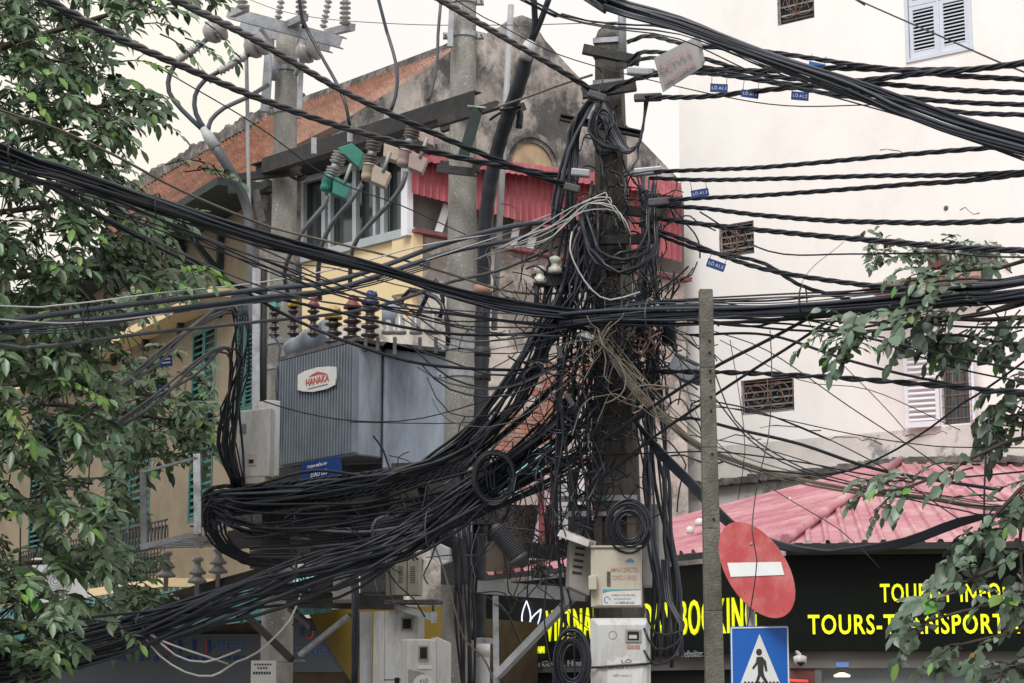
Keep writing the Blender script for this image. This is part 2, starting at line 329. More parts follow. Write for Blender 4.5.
# ================= ground =================
def sheet(name, pts, z, m):
    o = one(lambda b: b.quad(*[Vector((x, y, z)) for x, y in pts]), name, m); return tag(o, kind='structure')
sheet('ground', [(-400, -150), (400, -150), (400, 600), (-400, 600)], -0.004, K['paving'])
sheet('road', [(-60, -12), (60, -12), (60, 11), (-60, 11)], 0.0, K['asphalt'])
sheet('side_road', [(-7.5, 11.2), (-2.6, 11.2), (-5.5, 26), (-10, 26)], 0.0, K['asphalt'])
tag(one(lambda b: [b.box(lambda x, y, z: Vector((x, y, z)), -60, -7.6, 11, 11.2, 0, 0.13), b.box(lambda x, y, z: Vector((x, y, z)), -2.5, 60, 11, 11.2, 0, 0.13)], 'kerb', K['kerb']), kind='structure')
tag(one(lambda b: b.box(lambda x, y, z: Vector((x, y, z)), -2.5, 60, 11.2, 23.2, 0, 0.125), 'pavement', K['paving']), kind='structure')
tag(one(lambda b: [b.quad(*[Vector((x+dx, y, 0.004)) for dx, y in ((0, 5), (0.15, 5), (0.15, 5.01), (0, 5.01))]) or b.box(lambda xx, y, z: Vector((xx, y, z)), x, x+3, 0.0, 0.12, 0.003, 0.006) for x in range(-57, 57, 6)], 'road_marking', K['road_paint']), kind='structure')

# ================= facade helpers =================
def wall(mb, pl, u0, u1, z0, z1, holes=(), th=0.25, rev=0.14):
    us = sorted({u0, u1, *[h[0] for h in holes], *[h[1] for h in holes]}); zs = sorted({z0, z1, *[h[2] for h in holes], *[h[3] for h in holes]})
    for i in range(len(us)-1):
        for j in range(len(zs)-1):
            cu, cz = (us[i]+us[i+1])/2, (zs[j]+zs[j+1])/2
            if any(h[0] < cu < h[1] and h[2] < cz < h[3] for h in holes): continue
            mb.quad(pl.at(us[i], zs[j]), pl.at(us[i+1], zs[j]), pl.at(us[i+1], zs[j+1]), pl.at(us[i], zs[j+1]))
    for (a, b, c, d) in holes:
        for (p, q) in (((a, c), (b, c)), ((b, c), (b, d)), ((b, d), (a, d)), ((a, d), (a, c))):
            mb.quad(pl.at(*p), pl.at(*q), pl.at(*q, -rev), pl.at(*p, -rev))
    f = pfr(pl, 0, 0)
    for (p, q) in (((u0, z0), (u0, z1)), ((u0, z1), (u1, z1)), ((u1, z1), (u1, z0))):
        mb.quad(pl.at(*p), pl.at(*q), pl.at(*q, -th), pl.at(*p, -th))
    mb.quad(pl.at(u0, z0, -th), pl.at(u1, z0, -th), pl.at(u1, z1, -th), pl.at(u0, z1, -th))
def prect(pl, x0, y0, x1, y1):
    """facade rectangle (u0,u1,z0,z1) seen around pixel rectangle"""
    ym, xm = (y0+y1)/2, (x0+x1)/2
    ua, ub = pl.uz(x0, ym)[0], pl.uz(x1, ym)[0]
    return (min(ua, ub), max(ua, ub), pl.uz(xm, y1)[1], pl.uz(xm, y0)[1])
def corr(mb, p00, p10, p11, p01, waves, amp, rows=1, prof='sin', sub=6, thick=None):
    """corrugated sheet: p00->p10 is the edge the waves run across"""
    p00, p10, p11, p01 = map(Vector, (p00, p10, p11, p01))
    nrm = (p10-p00).cross(p01-p00).normalized(); n = waves*sub; base = len(mb.v)
    for j in range(rows+1):
        t = j/rows
        for i in range(n+1):
            s = i/n; a = p00.lerp(p10, s); b = p01.lerp(p11, s); ph = (i % sub)/sub
            if prof == 'sin': h = math.sin(ph*2*math.pi)*amp
            else: h = amp*(1 if ph < 0.2 else (0.1 if ph < 0.99 else 1))
            mb.v.append(a.lerp(b, t)+nrm*h)
    for j in range(rows):
        for i in range(n):
            a = base+j*(n+1)+i; mb.f.append((a, a+1, a+n+2, a+n+1)); mb.sm.append(False)

# ================= white building at right =================
WP = Plane(680, 300, 38, -38)
wb = root('white_building', (*(WP.at(3, 0).xy), 0), 'tall off-white painted building with small grilled openings, rising behind the pink shop roof', 'building')
u_l = WP.uz(678, 60)[0]
v_rects = [prect(WP, 777, -22, 814, 22), prect(WP, 719, 223, 754, 256), prect(WP, 741, 378, 794, 413)]
tw = prect(WP, 908, -40, 968, 53); lw = prect(WP, 941, 342, 971, 424)
zpl = WP.uz(790, 440)[1]
one(lambda b: wall(b, WP, u_l, u_l+19, zpl, 17, v_rects+[tw, lw]), 'wall', K['white_wall'], wb)
one(lambda b: wall(b, WP, u_l+0.0, u_l+19, 0, zpl), 'plinth_wall', K['white_peel'], wb)
def side(b):   # flank and roof so the block has its depth
    a = WP.at(u_l, 0, -0.26); c = WP.at(u_l, 0, -9)
    b.quad(a, c, c+Vector((0, 0, 17)), a+Vector((0, 0, 17)))
    a2 = WP.at(u_l+19, 0, -0.26); c2 = WP.at(u_l+19, 0, -9)
    b.quad(a2, c2, c2+Vector((0, 0, 17)), a2+Vector((0, 0, 17))); b.quad(c, c2, c2+Vector((0, 0, 17)), c+Vector((0, 0, 17)))
    z = Vector((0, 0, 16.98)); b.quad(a+z, a2+z, c2+z, c+z)
one(side, 'side_wall', K['white_wall'], wb)
def vent(rc, style):
    a, b_, c, d = rc; w = b_-a; h = d-c
    fr = one(lambda m: [m.box(pfr(WP, 0, 0), a+0.003, b_-0.003, 0.10, 0.12, c+i*h/5+0.02, c+i*h/5+0.05) for i in range(5)], 'louvre', K['galv'], wb)
    one(lambda m: m.box(pfr(WP, 0, 0), a+0.002, b_-0.002, 0.125, 0.135, c+0.002, d-0.002), 'opening', K['dark'], wb)
    def g(m):
        f = pfr(WP, a, c); y = 0.02
        for cx, sg in (((w*.3, 1), (w*.7, -1)) if style == 0 else ((w*.28, 1), (w*.62, -1))):
            R0 = h*.36
            m.tube([f(cx+R0*math.cos(t), y, h*.5+R0*math.sin(t)) for t in np.linspace(0, 6.283, 22)], .009, 5)
            m.tube([f(cx+sg*(.015+R0*.1*t)*math.cos(t), y-.005, h*.5+(.015+R0*.1*t)*math.sin(t)) for t in np.linspace(0, 8.2, 28)], .008, 5)
        for s in (0.03, .5, 0.97): m.tube([f(w*s, y, 0), f(w*s, y, h)], 0.008, 5)
        for s in (0.08, 0.92): m.tube([f(0, y, h*s), f(w, y, h*s)], 0.008, 5)
        m.tube(catmull([f(w*t, y, h*(0.5+0.35*math.sin(t*12))) for t in np.linspace(0, 1, 8)], 0.05), 0.007, 5)
    one(g, 'grille', K['grille'], wb)
for i, r_ in enumerate(v_rects): vent(r_, i % 2)
def louvres(par, pl, u0, u1, z0, z1, y0, m_frame, name='shutter', n=14, t=0.045):
    """one louvred leaf standing on plane at depth offset y0 (toward camera = negative y)"""
    def g(m):
        f = pfr(pl, 0, 0); e = 0.07
        m.box(f, u0, u0+e, y0-t, y0, z0, z1); m.box(f, u1-e, u1, y0-t, y0, z0, z1)
        m.box(f, u0+e, u1-e, y0-t+.002, y0-.002, z0, z0+e*1.4); m.box(f, u0+e, u1-e, y0-t+.002, y0-.002, z1-e, z1)
        zz = z0+e*1.4; st = (z1-e-zz)/n
        for i in range(n):
            z = zz+st*(i+0.15)
            m.hexa([f(u0+e, y0-t*.9, z), f(u1-e, y0-t*.9, z), f(u1-e, y0-t*.1, z+st*.35), f(u0+e, y0-t*.1, z+st*.35),
                    f(u0+e, y0-t*.9, z+.016), f(u1-e, y0-t*.9, z+.016), f(u1-e, y0-t*.1, z+st*.35+.016), f(u0+e, y0-t*.1, z+st*.35+.016)])
    return one(g, name, m_frame, par)
a, b_, c, d = tw
def tframe(m):
    f = pfr(WP, 0, 0)
    m.box(f, a-.07, a, -.03, .08, c-.07, d); m.box(f, b_, b_+.07, -.03, .08, c-.07, d); m.box(f, a, b_, -.03, .08, c-.07, c-.002)
    m.box(f, (a+b_)/2-.02, (a+b_)/2+.02, -.01, .07, c, d)
wf = one(tframe, 'window_frame', K['lilac_frame'], wb)
one(lambda m: m.box(pfr(WP, 0, 0), a+.002, b_-.002, .11, .13, c+.002, d-.002), 'dark_room', K['dark'], wb)
zm = c+(d-c)*0.56
for (ua, ub) in ((a+.01, (a+b_)/2-.022), ((a+b_)/2+.022, b_-.01)):
    louvres(wb, WP, ua, ub, c+.01, zm, 0.05, K['lilac_frame'], n=12); louvres(wb, WP, ua, ub, zm+.01, d-.01, 0.05, K['lilac_frame'], n=9)
a, b_, c, d = lw
one(lambda m: m.box(pfr(WP, 0, 0), a+.002, b_-.002, .11, .13, c+.002, d-.002), 'window_pane', K['glass'], wb)
def bars(m):
    f = pfr(WP, 0, 0)
    for i in range(4): m.tube([f(a+(b_-a)*(i+.5)/4, .02, c), f(a+(b_-a)*(i+.5)/4, .02, d)], .01, 5)
    for i in range(7): m.tube([f(a, .02, c+(d-c)*(i+.5)/7), f(b_, .02, c+(d-c)*(i+.5)/7)], .009, 5)
one(bars, 'window_bars', K['grille'], wb)
# open leaf swung out from the left jamb and its twin at right
class Sub: pass
def leaf_plane(u, ang):
    q = Plane(512, 300, 10, 0); q.p = WP.at(u, 0, .03); t = R(ang); q.d = Vector((math.cos(t), math.sin(t), 0)); q.n = Vector((math.sin(t), -math.cos(t), 0)); return q
LP_ = leaf_plane(a-.02, -38+12)
louvres(wb, LP_, -0.62, 0, c-.02, d+.02, 0, K['white_frame'], 'open_shutter', n=14)
LP2 = leaf_plane(b_+.02, -38-60); louvres(wb, LP2, 0, 0.5, c-.02, d+.02, 0, K['white_frame'], 'open_shutter', n=14)
rk = random.Random(15)
for (cx, cy, n_, st) in ((705, 445, 7, 9), (760, 428, 8, 10), (830, 440, 9, 9), (905, 436, 7, 8), (880, 150, 5, 7), (960, 210, 5, 6)):
    pts_ = []; x, y = cx, cy
    for k in range(n_): pts_.append(WP.hit(x, y, .002)); x += st*rk.uniform(.5, 1.2); y += rk.uniform(-4, 4)
    one(lambda m: m.tube(pts_, [.004+.006*rk.random() for _ in pts_], 4), 'wall_crack', K['coping'], wb)
one(lambda m: m.lathe(WP.hit(946, 208, .0), [(.05, 0), (.03, .03)], 7, axis=WP.n), 'wall_fixing', K['shop_grey'], wb)
# ledge with planter
lr = prect(WP, 875, 281, 990, 291)
one(lambda m: m.box(pfr(WP, 0, 0), lr[0], lr[1], -0.5, -.002, lr[2]+.06, lr[3]), 'ledge', K['terracotta'], wb, 0.01)

# ================= tall cream building far left =================
CPN = Plane(264, 60, 62, 20)
cb = root('cream_tower', (*(CPN.at(-8, 0).xy), 0), 'pale cream tower block with blank wall far behind the tiled roof', 'building')
one(lambda b: b.box(pfr(CPN, 0, 0), -22, 0, 0, 12, 0, 38), 'wall', K['cream_wall'], cb)
one(lambda b: [b.box(pfr(CPN, 0, 0), -22.05, 0.05, -0.05, 12.05, 38.001, 38.6)], 'roof', K['coping'], cb)

# ================= old house with gable =================
G = Plane(520, 16, 35.5, 29); E = Plane(412, 230, 31, 33); S = Plane(412, 230, 31, -48)
oh = root('old_house', (*(G.at(0, 0).xy), 0), 'old house with soot-stained round-topped gable, terracotta roof and red sheet awning over its terrace', 'house')
gp = [(545, 40), (572, 70), (620, 118), (668, 168), (676, 176), (684, 200), (684, 700), (262, 700), (262, 172), (297, 143), (346, 119), (389, 92), (432, 66), (452, 50), (479, 37), (505, 24), (512, 18), (522, 15), (532, 19)]
def gw(m):
    pts = [G.hit(x, min(y, 690)) for x, y in gp]
    pts = [Vector((p.x, p.y, 0)) if gp[i][1] == 700 else p for i, p in enumerate(pts)]
    m.prism(pts, -G.n*0.3)
one(gw, 'gable_wall', K['gable'], oh)
# flanks + back to give depth
def arch(m):
    c = G.hit(531, 168); rr = (G.hit(560, 168)-G.hit(531, 168)).length
    for k, (r0, o) in enumerate(((1.0, .09), (.86, .05))):
        pts = []
        n = 16
        for i in range(n):
            t0, t1 = math.pi*i/n, math.pi*(i+1)/n
            q = lambda t, r, of: c+G.d*(r*rr*math.cos(t))+Vector((0, 0, r*rr*1.05*math.sin(t)))+G.n*of
            ri = r0-.14
            m.hexa([q(t0, ri, 0.002), q(t1, ri, 0.002), q(t1, ri, o), q(t0, ri, o), q(t0, r0, 0.002), q(t1, r0, 0.002), q(t1, r0, o), q(t0, r0, o)])
one(arch, 'arch_moulding', K['coping'], oh)
def archfill(m):
    c = G.hit(531, 168); rr = (G.hit(560, 168)-G.hit(531, 168)).length*.72
    m.prism([c+G.d*(rr*math.cos(t))+Vector((0, 0, rr*1.05*math.sin(t)))+G.n*.002 for t in np.linspace(0, math.pi, 18)], G.n*.012)
one(archfill, 'arch_infill', K['plaster'] if False else mat('yellowed fanlight', (0.42, 0.31, 0.2), 0.8, 0.3, 4, 0.2), oh)
# tiled roof: ridge traced at growing distance, eave lower
ridge = [(479, 38, 35.8), (449, 53, 36.6), (400, 71, 38), (348, 90, 39.6), (299, 107, 41.2), (267, 120, 42.3), (210, 151, 44.5), (172, 173, 46.2), (120, 205, 49)]
eave = [(474, 42, 35.5), (432, 67, 34.9), (389, 93, 34.3), (346, 120, 33.8), (297, 144, 33.2), (268, 176, 33.2), (215, 208, 34.6), (160, 228, 36.4), (100, 245, 39)]
rp = [P(*q) for q in ridge]; ep = [P(*q) for q in eave]
def lerp_line(pl, t):
    t = t*(len(pl)-1); i = min(int(t), len(pl)-2); return pl[i].lerp(pl[i+1], t-i)
def roof_base(m):
    n = 40
    for i in range(n):
        a0, a1 = lerp_line(ep, i/n), lerp_line(ep, (i+1)/n); b0, b1 = lerp_line(rp, i/n), lerp_line(rp, (i+1)/n)
        m.quad(a0, a1, b1, b0)
        dz = Vector((0, 0, .12)); m.quad(a0-dz, a1-dz, b1-dz, b0-dz); m.quad(a0, a1, a1-dz, a0-dz)
one(roof_base, 'roof', K['timber'], oh)
def tiles(m):
    rj = random.Random(3)
    # long direction courses run from eave to ridge; tiles sized in metres
    total = sum((ep[i+1]-ep[i]).length for i in range(len(ep)-1)); nu = 130
    for i in range(nu):
        s0, s1 = i/nu, (i+1)/nu
        a0, a1, b0, b1 = lerp_line(ep, s0), lerp_line(ep, s1), lerp_line(rp, s0), lerp_line(rp, s1)
        L_ = (b0-a0).length
        nv = max(1, int(L_/0.30)); up = (a1-a0).cross(b0-a0).normalized()
        if up.z < 0: up = -up
        for j in range(nv):
            t0, t1 = j/nv, min(1, (j+1.25)/nv)
            w = .0 
            A, B, C, D = a0.lerp(b0, t0), a1.lerp(b1, t0), a1.lerp(b1, t1), a0.lerp(b0, t1)
            h = .085+rj.uniform(-.006, .008); ml = (A+B)/2+up*(h+.03); mu_ = (C+D)/2+up*.03
            A2, B2 = A+up*h*.6, B+up*h*.6; lo = Vector((0, 0, -.0))
            n = len(m.v); m.v += [A2, ml, B2, C+up*.01, mu_, D+up*.01, A, B]
            m.f += [(n, n+1, n+4, n+5), (n+1, n+2, n+3, n+4), (n+6, n+7, n+2, n+1, n)]; m.sm += [False]*3
one(tiles, 'roof_tiles', K['tile'], oh)
def coping(m):
    for k in range(len(rp)-1):
        a, b = rp[k]+Vector((0, 0, .10)), rp[k+1]+Vector((0, 0, .10))
        w = .3 if k < 5 else .45
        m.bar(a-Vector((0, 0, .05)), b-Vector((0, 0, .05)), w, .15+(.10 if k > 4 else 0))
    rj = random.Random(5)
    for k in range(60):
        t = rj.uniform(0.5, 1); p = lerp_line(rp, t)+Vector((rj.uniform(-.1, .1), 0, .25+rj.uniform(-.05, .06)))
        m.lathe(p, [(.02, -.08), (.14, -.03), (.1, .06), (.02, .1)], 6)
one(coping, 'ridge_coping', K['coping'], oh)
# far slope of the roof
one(lambda m: [m.quad(rp[i], rp[i+1], rp[i+1]+Vector((5, 7, -3)), rp[i]+Vector((5, 7, -3))) for i in range(len(rp)-1)], 'far_roof_slope', K['timber'], oh)
# terrace block: plaster wall, cap, net screen, awning
capL, capR = E.uz(412, 233)[1], None
u1 = E.uz(685, 300)[0]
def epix(x, y, off=0): return E.hit(x, y, off)
def tw_(m):
    pts = [Vector((*epix(412, 233).xy, 0)), Vector((*epix(685, 300).xy, 0)), epix(685, 283), epix(412, 233)]
    m.prism(pts, -E.n*.22)
one(tw_, 'terrace_wall', K['plaster'], oh)
one(lambda m: m.bar(epix(410, 231.5, .02), epix(686, 281, .02), .34, .07), 'wall_cap', mat('dull maroon coping', (0.17, 0.07, 0.07), 0.7, 0.3), oh)
one(lambda m: m.bar(epix(410, 229.4, .02), epix(686, 278.8, .02), .24, .03), 'cap_flashing', K['box_white'], oh)
def screen(m):
    q = [epix(412, 231, -.12), epix(684, 281, -.12), epix(684, 205, -.12), epix(412, 160, -.12)]
    m.prism(q, -E.n*.02)
one(screen, 'net_screen', K['mesh_grey'], oh)
for (xa, ya, xb, yb) in ((447, 205, 437, 236), (598 - 60, 222, 528, 252), (520, 210, 512, 248), (650, 240, 644, 272)):
    one(lambda m: m.bar(epix(xa, ya, .02), epix(xb, yb, .02), .13, .03, up=E.n), 'canopy_strut', K['white_frame'], oh)
def awn(m):
    a, b, c, d = epix(411, 193, .25), epix(681, 262, .25), epix(681, 188, .05), epix(411, 153, .05)
    corr(m, a, b, c, d, 44, .018, 1, 'trap', 6)
one(awn, 'red_awning', K['roof_red'], oh)
def awn2(m):
    a, b, c, d = epix(411, 160, .38), epix(681, 197, .38), epix(681, 183, .1), epix(411, 150, .1)
    corr(m, a, b, c, d, 44, .018, 1, 'trap', 6)
one(awn2, 'awning_hood', K['roof_red'], oh)
# exposed brick patches
for (x, y, w, h) in ((548, 392, 24, 30), (508, 446, 22, 40), (540, 430, 26, 24), (585, 370, 16, 30)):
    def bp(m):
        rj = random.Random(x); c = epix(x, y, .003); bw, bh = .22, .075
        nx = int(M(w, 31)/bw)+1; nz = int(M(h, 31)/bh)+1
        for i in range(-nx, nx+1):
            for j in range(-nz, nz+1):
                if (i/nx)**2+(j/nz)**2 > rj.uniform(.6, 1.1): continue
                o = c+E.d*((i+(j % 2)*.5)*bw)+Vector((0, 0, j*bh))
                m.box(lambda X, Y, Z: o+E.d*X-E.n*Y+Vector((0, 0, Z)), 0, bw-.015, -.012-rj.uniform(0, .01), .0, 0, bh-.012)
    one(bp, 'bare_brick_patch', K['brick'], oh)
# glazed box with ochre parapet
bx = one(lambda m: m.prism([S.hit(302, 330), S.hit(412, 318), S.hit(412, 236), S.hit(302, 264)], -S.n*.2), 'box_wall', K['cream_yellow'], oh)
one(lambda m: m.prism([Vector((*S.hit(302, 250).xy, 0)), Vector((*S.hit(412, 250).xy, 0)), S.hit(412, 318.5), S.hit(302, 330.5)], -S.n*.2), 'lower_side_wall', K['plaster'], oh)
one(lambda m: m.prism([S.hit(392, 233, .06), S.hit(413, 228, .06), S.hit(413, 292, .06), S.hit(392, 295, .06)], -S.n*.2), 'corner_pier', K['cream_yellow'], oh)
wn = one(lambda m: m.prism([S.hit(303, 262, -.1), S.hit(410, 235, -.1), S.hit(410, 150, -.1), S.hit(303, 178, -.1)], -S.n*.02), 'window_pane', K['glass'], oh)
def wfm(m):
    for x in (304, 325, 331, 356, 376, 384, 405):
        k = (x-303)/107; m.bar(S.hit(x, 262-27*k, 0.0), S.hit(x, 178-28*k, 0.0), .07 if x in (304, 331, 376) else .10, .08, up=S.n)
    m.bar(S.hit(303, 259, .02), S.hit(410, 232, .02), .12, .14)
    m.bar(S.hit(303, 181, .02), S.hit(410, 153, .02), .1, .1)
one(wfm, 'window_frame', K['alu'], oh)
one(lambda m: m.bar(S.hit(407, 236, .1), S.hit(407, 168, .1), .16, .12, up=S.n), 'white_jamb', K['white_frame'], oh)
one(lambda m: m.bar(S.hit(290, 174, .15), S.hit(416, 143, .15), .9, .12), 'box_roof', K['dark_wood'], oh)
def trcy(m):
    a, b, c, d = S.hit(330, 157, -.3), S.hit(420, 143, -.3), S.hit(420, 166, -.3), S.hit(330, 182, -.3)
    corr(m, d, c, b, a, 14, .015, 1, 'trap', 6)
one(trcy, 'red_fascia_sheet', K['roof_red'], oh)

# ================= ochre house (facade running away to the left) =================
gl = G.hit(264, 300); LP = Plane(264, 300, gl.y+.05, -61)
yh = root('ochre_house', (*(LP.at(-5, 0).xy), 0), 'ochre yellow house with green louvred shutters and an iron balcony behind the left tree', 'house')
hol = [prect(LP, 236, 292, 254, 412), prect(LP, 190, 330, 214, 520), prect(LP, 108, 405, 150, 590), prect(LP, 30, 420, 62, 560)]
ze = LP.uz(250, 205)[1]
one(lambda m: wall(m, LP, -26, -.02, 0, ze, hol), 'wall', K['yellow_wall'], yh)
for h in hol:
    um = (h[0]+h[1])/2
    louvres(yh, LP, h[0]+.01, um-.005, h[2], h[3], .04, K['green_shutter'], n=26); louvres(yh, LP, um+.005, h[1]-.01, h[2], h[3], .04, K['green_shutter'], n=26)
one(lambda m: m.box(pfr(LP, 0, 0), -26, .3, -1.0, .02, ze+.002, ze+.14), 'eave_soffit', K['dark_wood'], yh)
def raft(m):
    for u in np.arange(-24, 0, 2.0):
        m = MB(); m.bar(LP.at(u, ze-.1, .9), LP.at(u, ze-1.0, .05), .1, .1); m.bar(LP.at(u, ze-.05, .95), LP.at(u, ze-.05, .04), .1, .1); m.bar(LP.at(u, ze-.1, .07), LP.at(u, ze-1.8, .07), .1, .1, up=LP.n); m.build('eave_bracket', K['dark_wood'], yh)
raft(None)
zb = LP.uz(180, 318)[1]
one(lambda m: m.box(pfr(LP, 0, 0), -14, -1.2, -.5, -.002, zb-.14, zb+.02), 'string_course', K['cream_yellow'], yh)
zc = LP.uz(120, 592)[1]; ub0, ub1 = LP.uz(60, 540)[0], LP.uz(215, 540)[0]
bal = one(lambda m: m.box(pfr(LP, 0, 0), ub0, ub1, -.9, -.002, zc-.15, zc), 'balcony_slab', K['cream_yellow'], yh)
def rail(m):
    f = pfr(LP, 0, zc)
    for z in (.08, .45, 1.0): m.bar(f(ub0, -.88, z), f(ub1, -.88, z), .03, .03)
    u = ub0
    while u < ub1:
        m.tube([f(u, -.88, 0), f(u, -.88, 1.0)], .012, 5)
        m.tube([f(u+.09+.06*math.cos(t), -.88, .72+.2*math.sin(t)) for t in np.linspace(0, 6.28, 12)], .011, 4)
        m.tube([f(u+.09+.06*math.cos(t), -.88, .26+.15*math.sin(t)) for t in np.linspace(0, 6.28, 12)], .011, 4); u += .18
one(rail, 'balcony_railing', K['iron'], yh)

# ================= shop with pink roof =================
FR = Plane(787, 600, 24, -8); FL = Plane(787, 600, 24, -61)
sh = root('travel_shop', (*(FR.at(2, 0).xy), 0), 'corner travel shop with black lettered fascia under a faded pink sheet roof', 'shop')
zt, zb_ = FR.uz(840, 555)[1], FR.uz(840, 651)[1]; uR = 6.2
fl_l = FL.uz(478, 630)[0]
fa = one(lambda m: m.box(pfr(FR, 0, 0), 0, uR, 0, .25, zb_, zt), 'fascia_board', K['fascia'], sh)
fb = one(lambda m: m.box(pfr(FL, 0, 0), fl_l, -.005, 0, .25, zb_, zt), 'fascia_board', K['fascia'], sh)
def ft(pl, s, x0, x1, yb, yt, m_, off=.03, depth=.02, par=None, sp=1.0):
    b = MB(); um = pl.uz(x0, (yb+yt)/2)[0]; ux = pl.uz(x1, (yb+yt)/2)[0]; xm = (x0+x1)/2
    z0_, z1_ = pl.uz(xm, yb)[1], pl.uz(xm, yt)[1]
    text_mesh(b, s, pl.at(um, z0_, off), pl.d, Vector((0, 0, 1)), ux-um, z1_-z0_, depth, font_space=sp)
    return b
def zlev(pl, x, y): return pl.uz(x, y)[1]
def txt(pl, s, x0, x1, yb, yt, m_, par, name='lettering', off=.005, depth=.02, xref=None, bold=None):
    b = MB(); xr = xref if xref else (x0+x1)/2; ua, ub = pl.uz(x0, (yb+yt)/2)[0], pl.uz(x1, (yb+yt)/2)[0]
    z0_, z1_ = zlev(pl, xr, yb), zlev(pl, xr, yt)
    text_mesh(b, s, pl.at(ua, z0_, off), pl.d, Vector((0, 0, 1)), ub-ua, z1_-z0_, depth, bold=bold)
    return b.build(name, m_, par)
txt(FR, 'TOURIST INFORMATION', 880, 1082, 602, 583, K['yellow_letter'], fa, bold=.016)
txt(FR, 'TOURS-TRANSPORTATION', 808, 1072, 634, 614, K['yellow_letter'], fa, bold=.016)
txt(FL, 'VIETNAM HOLIDAY BOOKING', 547, 757, 637, 603, K['yellow_letter'], fb, bold=.002)
txt(FL, 'LUXURY VIETNAM', 506, 545, 654, 647, K['yellow_letter'], fb)
txt(FL, '24 Cau Go St., Hoan Kiem, Ha Noi', 518, 640, 667, 660, K['grey_letter'], fb)
txt(FL, 'Website: www', 678, 722, 657, 650, K['grey_letter'], fb)
def logo(m):   # three petal outline flower
    def petal(cx, cy, ang, l, w):
        pts = []
        for t in np.linspace(0, 1, 9): pts.append((w*math.sin(math.pi*t)*(1-.25*t), l*t))
        for t in np.linspace(1, 0, 9): pts.append((-w*math.sin(math.pi*t)*(1-.25*t), l*t))
        out = []
        for (x, y) in pts:
            X = cx+x*math.cos(ang)-y*math.sin(ang); Y = cy+x*math.sin(ang)+y*math.cos(ang)
            out.append(FL.hit(X, Y if False else Y, .02))
        m.tube(out, .011, 5)
    for (cx, cy, ang, l, w) in ((526, 633, math.pi+.02, 32, 5), (528, 633, math.pi+.5, 27, 4.5), (525, 636, math.pi-.95, 22, 4.2)):
        petal(cx, cy, ang, l, w)
one(logo, 'lit_flower_logo', K['white_letter'], fb)
# eave strips
one(lambda m: [m.box(pfr(FR, 0, 0), 0, uR, -.05, .2, zt+.002, zt+.07)], 'eave_trim', mat('olive painted trim', (0.05, 0.055, 0.02), 0.7, 0.2), sh)
def cross2(a, b): return a.x*b.y-a.y*b.x
def clip_sheet(m, A, B, C, away, clips, pitch, amp, lead=0.0, trail=0.0):
    """ribbed sheet in the plane A,B,C (A,B on the eave); every rib runs along `away` until it meets a clip line"""
    nrm = (B-A).cross(C-A).normalized(); nrm = nrm if nrm.z > 0 else -nrm
    ev = (B-A); L = ev.length; ev.normalize(); d = Vector((away.x, away.y, 0)).normalized(); d.z = -(nrm.x*d.x+nrm.y*d.y)/nrm.z
    prof = [(0, 0), (.12, 1), (.30, 1), (.42, 0), (.999, 0)]
    n = int((L+lead+trail)/pitch); prev = None
    for i in range(n):
        for (fx, h) in prof:
            s_ = -lead+(i+fx)*pitch; p = A+ev*s_; tm = 99
            for (q0, q1) in clips:
                e = q1-q0; den = cross2(d, e)
                if abs(den) < 1e-6: continue
                t = cross2(q0-p, e)/den; u = cross2(q0-p, d)/den
                if 0 < t < tm and -.001 <= u <= 1.001: tm = t
            if tm > 90: prev = None; continue
            a_, b_ = p+nrm*(h*amp), p+d*tm+nrm*(h*amp)
            if prev: m.quad(prev[0], a_, b_, prev[1])
            prev = (a_, b_)
eA, eB, eR = FL.at(fl_l-.6, zt+.10, .3), FR.at(0, zt+.12, .3), FR.at(uR+.6, zt+.12, .3)
hipT, wR, wL = WP.hit(901, 463, .02), WP.hit(1130, 461, .02), E.hit(612, 506, .02)
wM = E.hit(690, 489, .02); wN = WP.hit(692, 488, .02)
one(lambda m: clip_sheet(m, eB, eR, hipT, -FR.n, [(eB, hipT), (hipT, wR)], .22, .04, 0, 2.5), 'pink_roof', K['roof_pink'], sh)
one(lambda m: clip_sheet(m, eA, eB, hipT, -FL.n, [(eB, hipT), (hipT, wN), (wN, wM), (wM, wL), (wL, E.hit(470, 560, .02))], .27, .055, 0, 0), 'pink_roof', K['roof_pink'], sh)
one(lambda m: m.tube([FR.at(0, zt+.17, .32), WP.hit(901, 463, .05)+Vector((0, 0, .06))], .07, 6), 'hip_capping', K['roof_pink'], sh)
def edge(m):
    rj = random.Random(8); n = 60
    for i in range(n):
        u = uR*i/n; m.box(pfr(FR, u, zt+.04), 0, uR/n, -.34, -.30, -.0, .075+rj.uniform(0, .012))
def edge2(m):
    rj = random.Random(9); n = 80
    for i in range(n):
        u = fl_l*(1-i/n); m.box(pfr(FL, u, zt+.03), 0, -fl_l/n, -.33, -.29, -.0, .07+rj.uniform(0, .012))
one(edge, 'gutter', K['iron'], sh); one(edge2, 'gutter', K['iron'], sh)
def flash(m):
    pts = [WP.hit(x, y, .06) for x, y in ((690, 486), (740, 481), (800, 474), (860, 467), (901, 462), (960, 461), (1060, 460))]
    rj = random.Random(2)
    for i in range(len(pts)-1):
        for k in range(6):
            a = pts[i].lerp(pts[i+1], k/6); b = pts[i].lerp(pts[i+1], (k+1)/6); a.z += rj.uniform(-.02, .04)
            m.bar(a, b, .2, .1+rj.uniform(0, .06))
one(flash, 'mortar_flashing', K['coping'], sh)
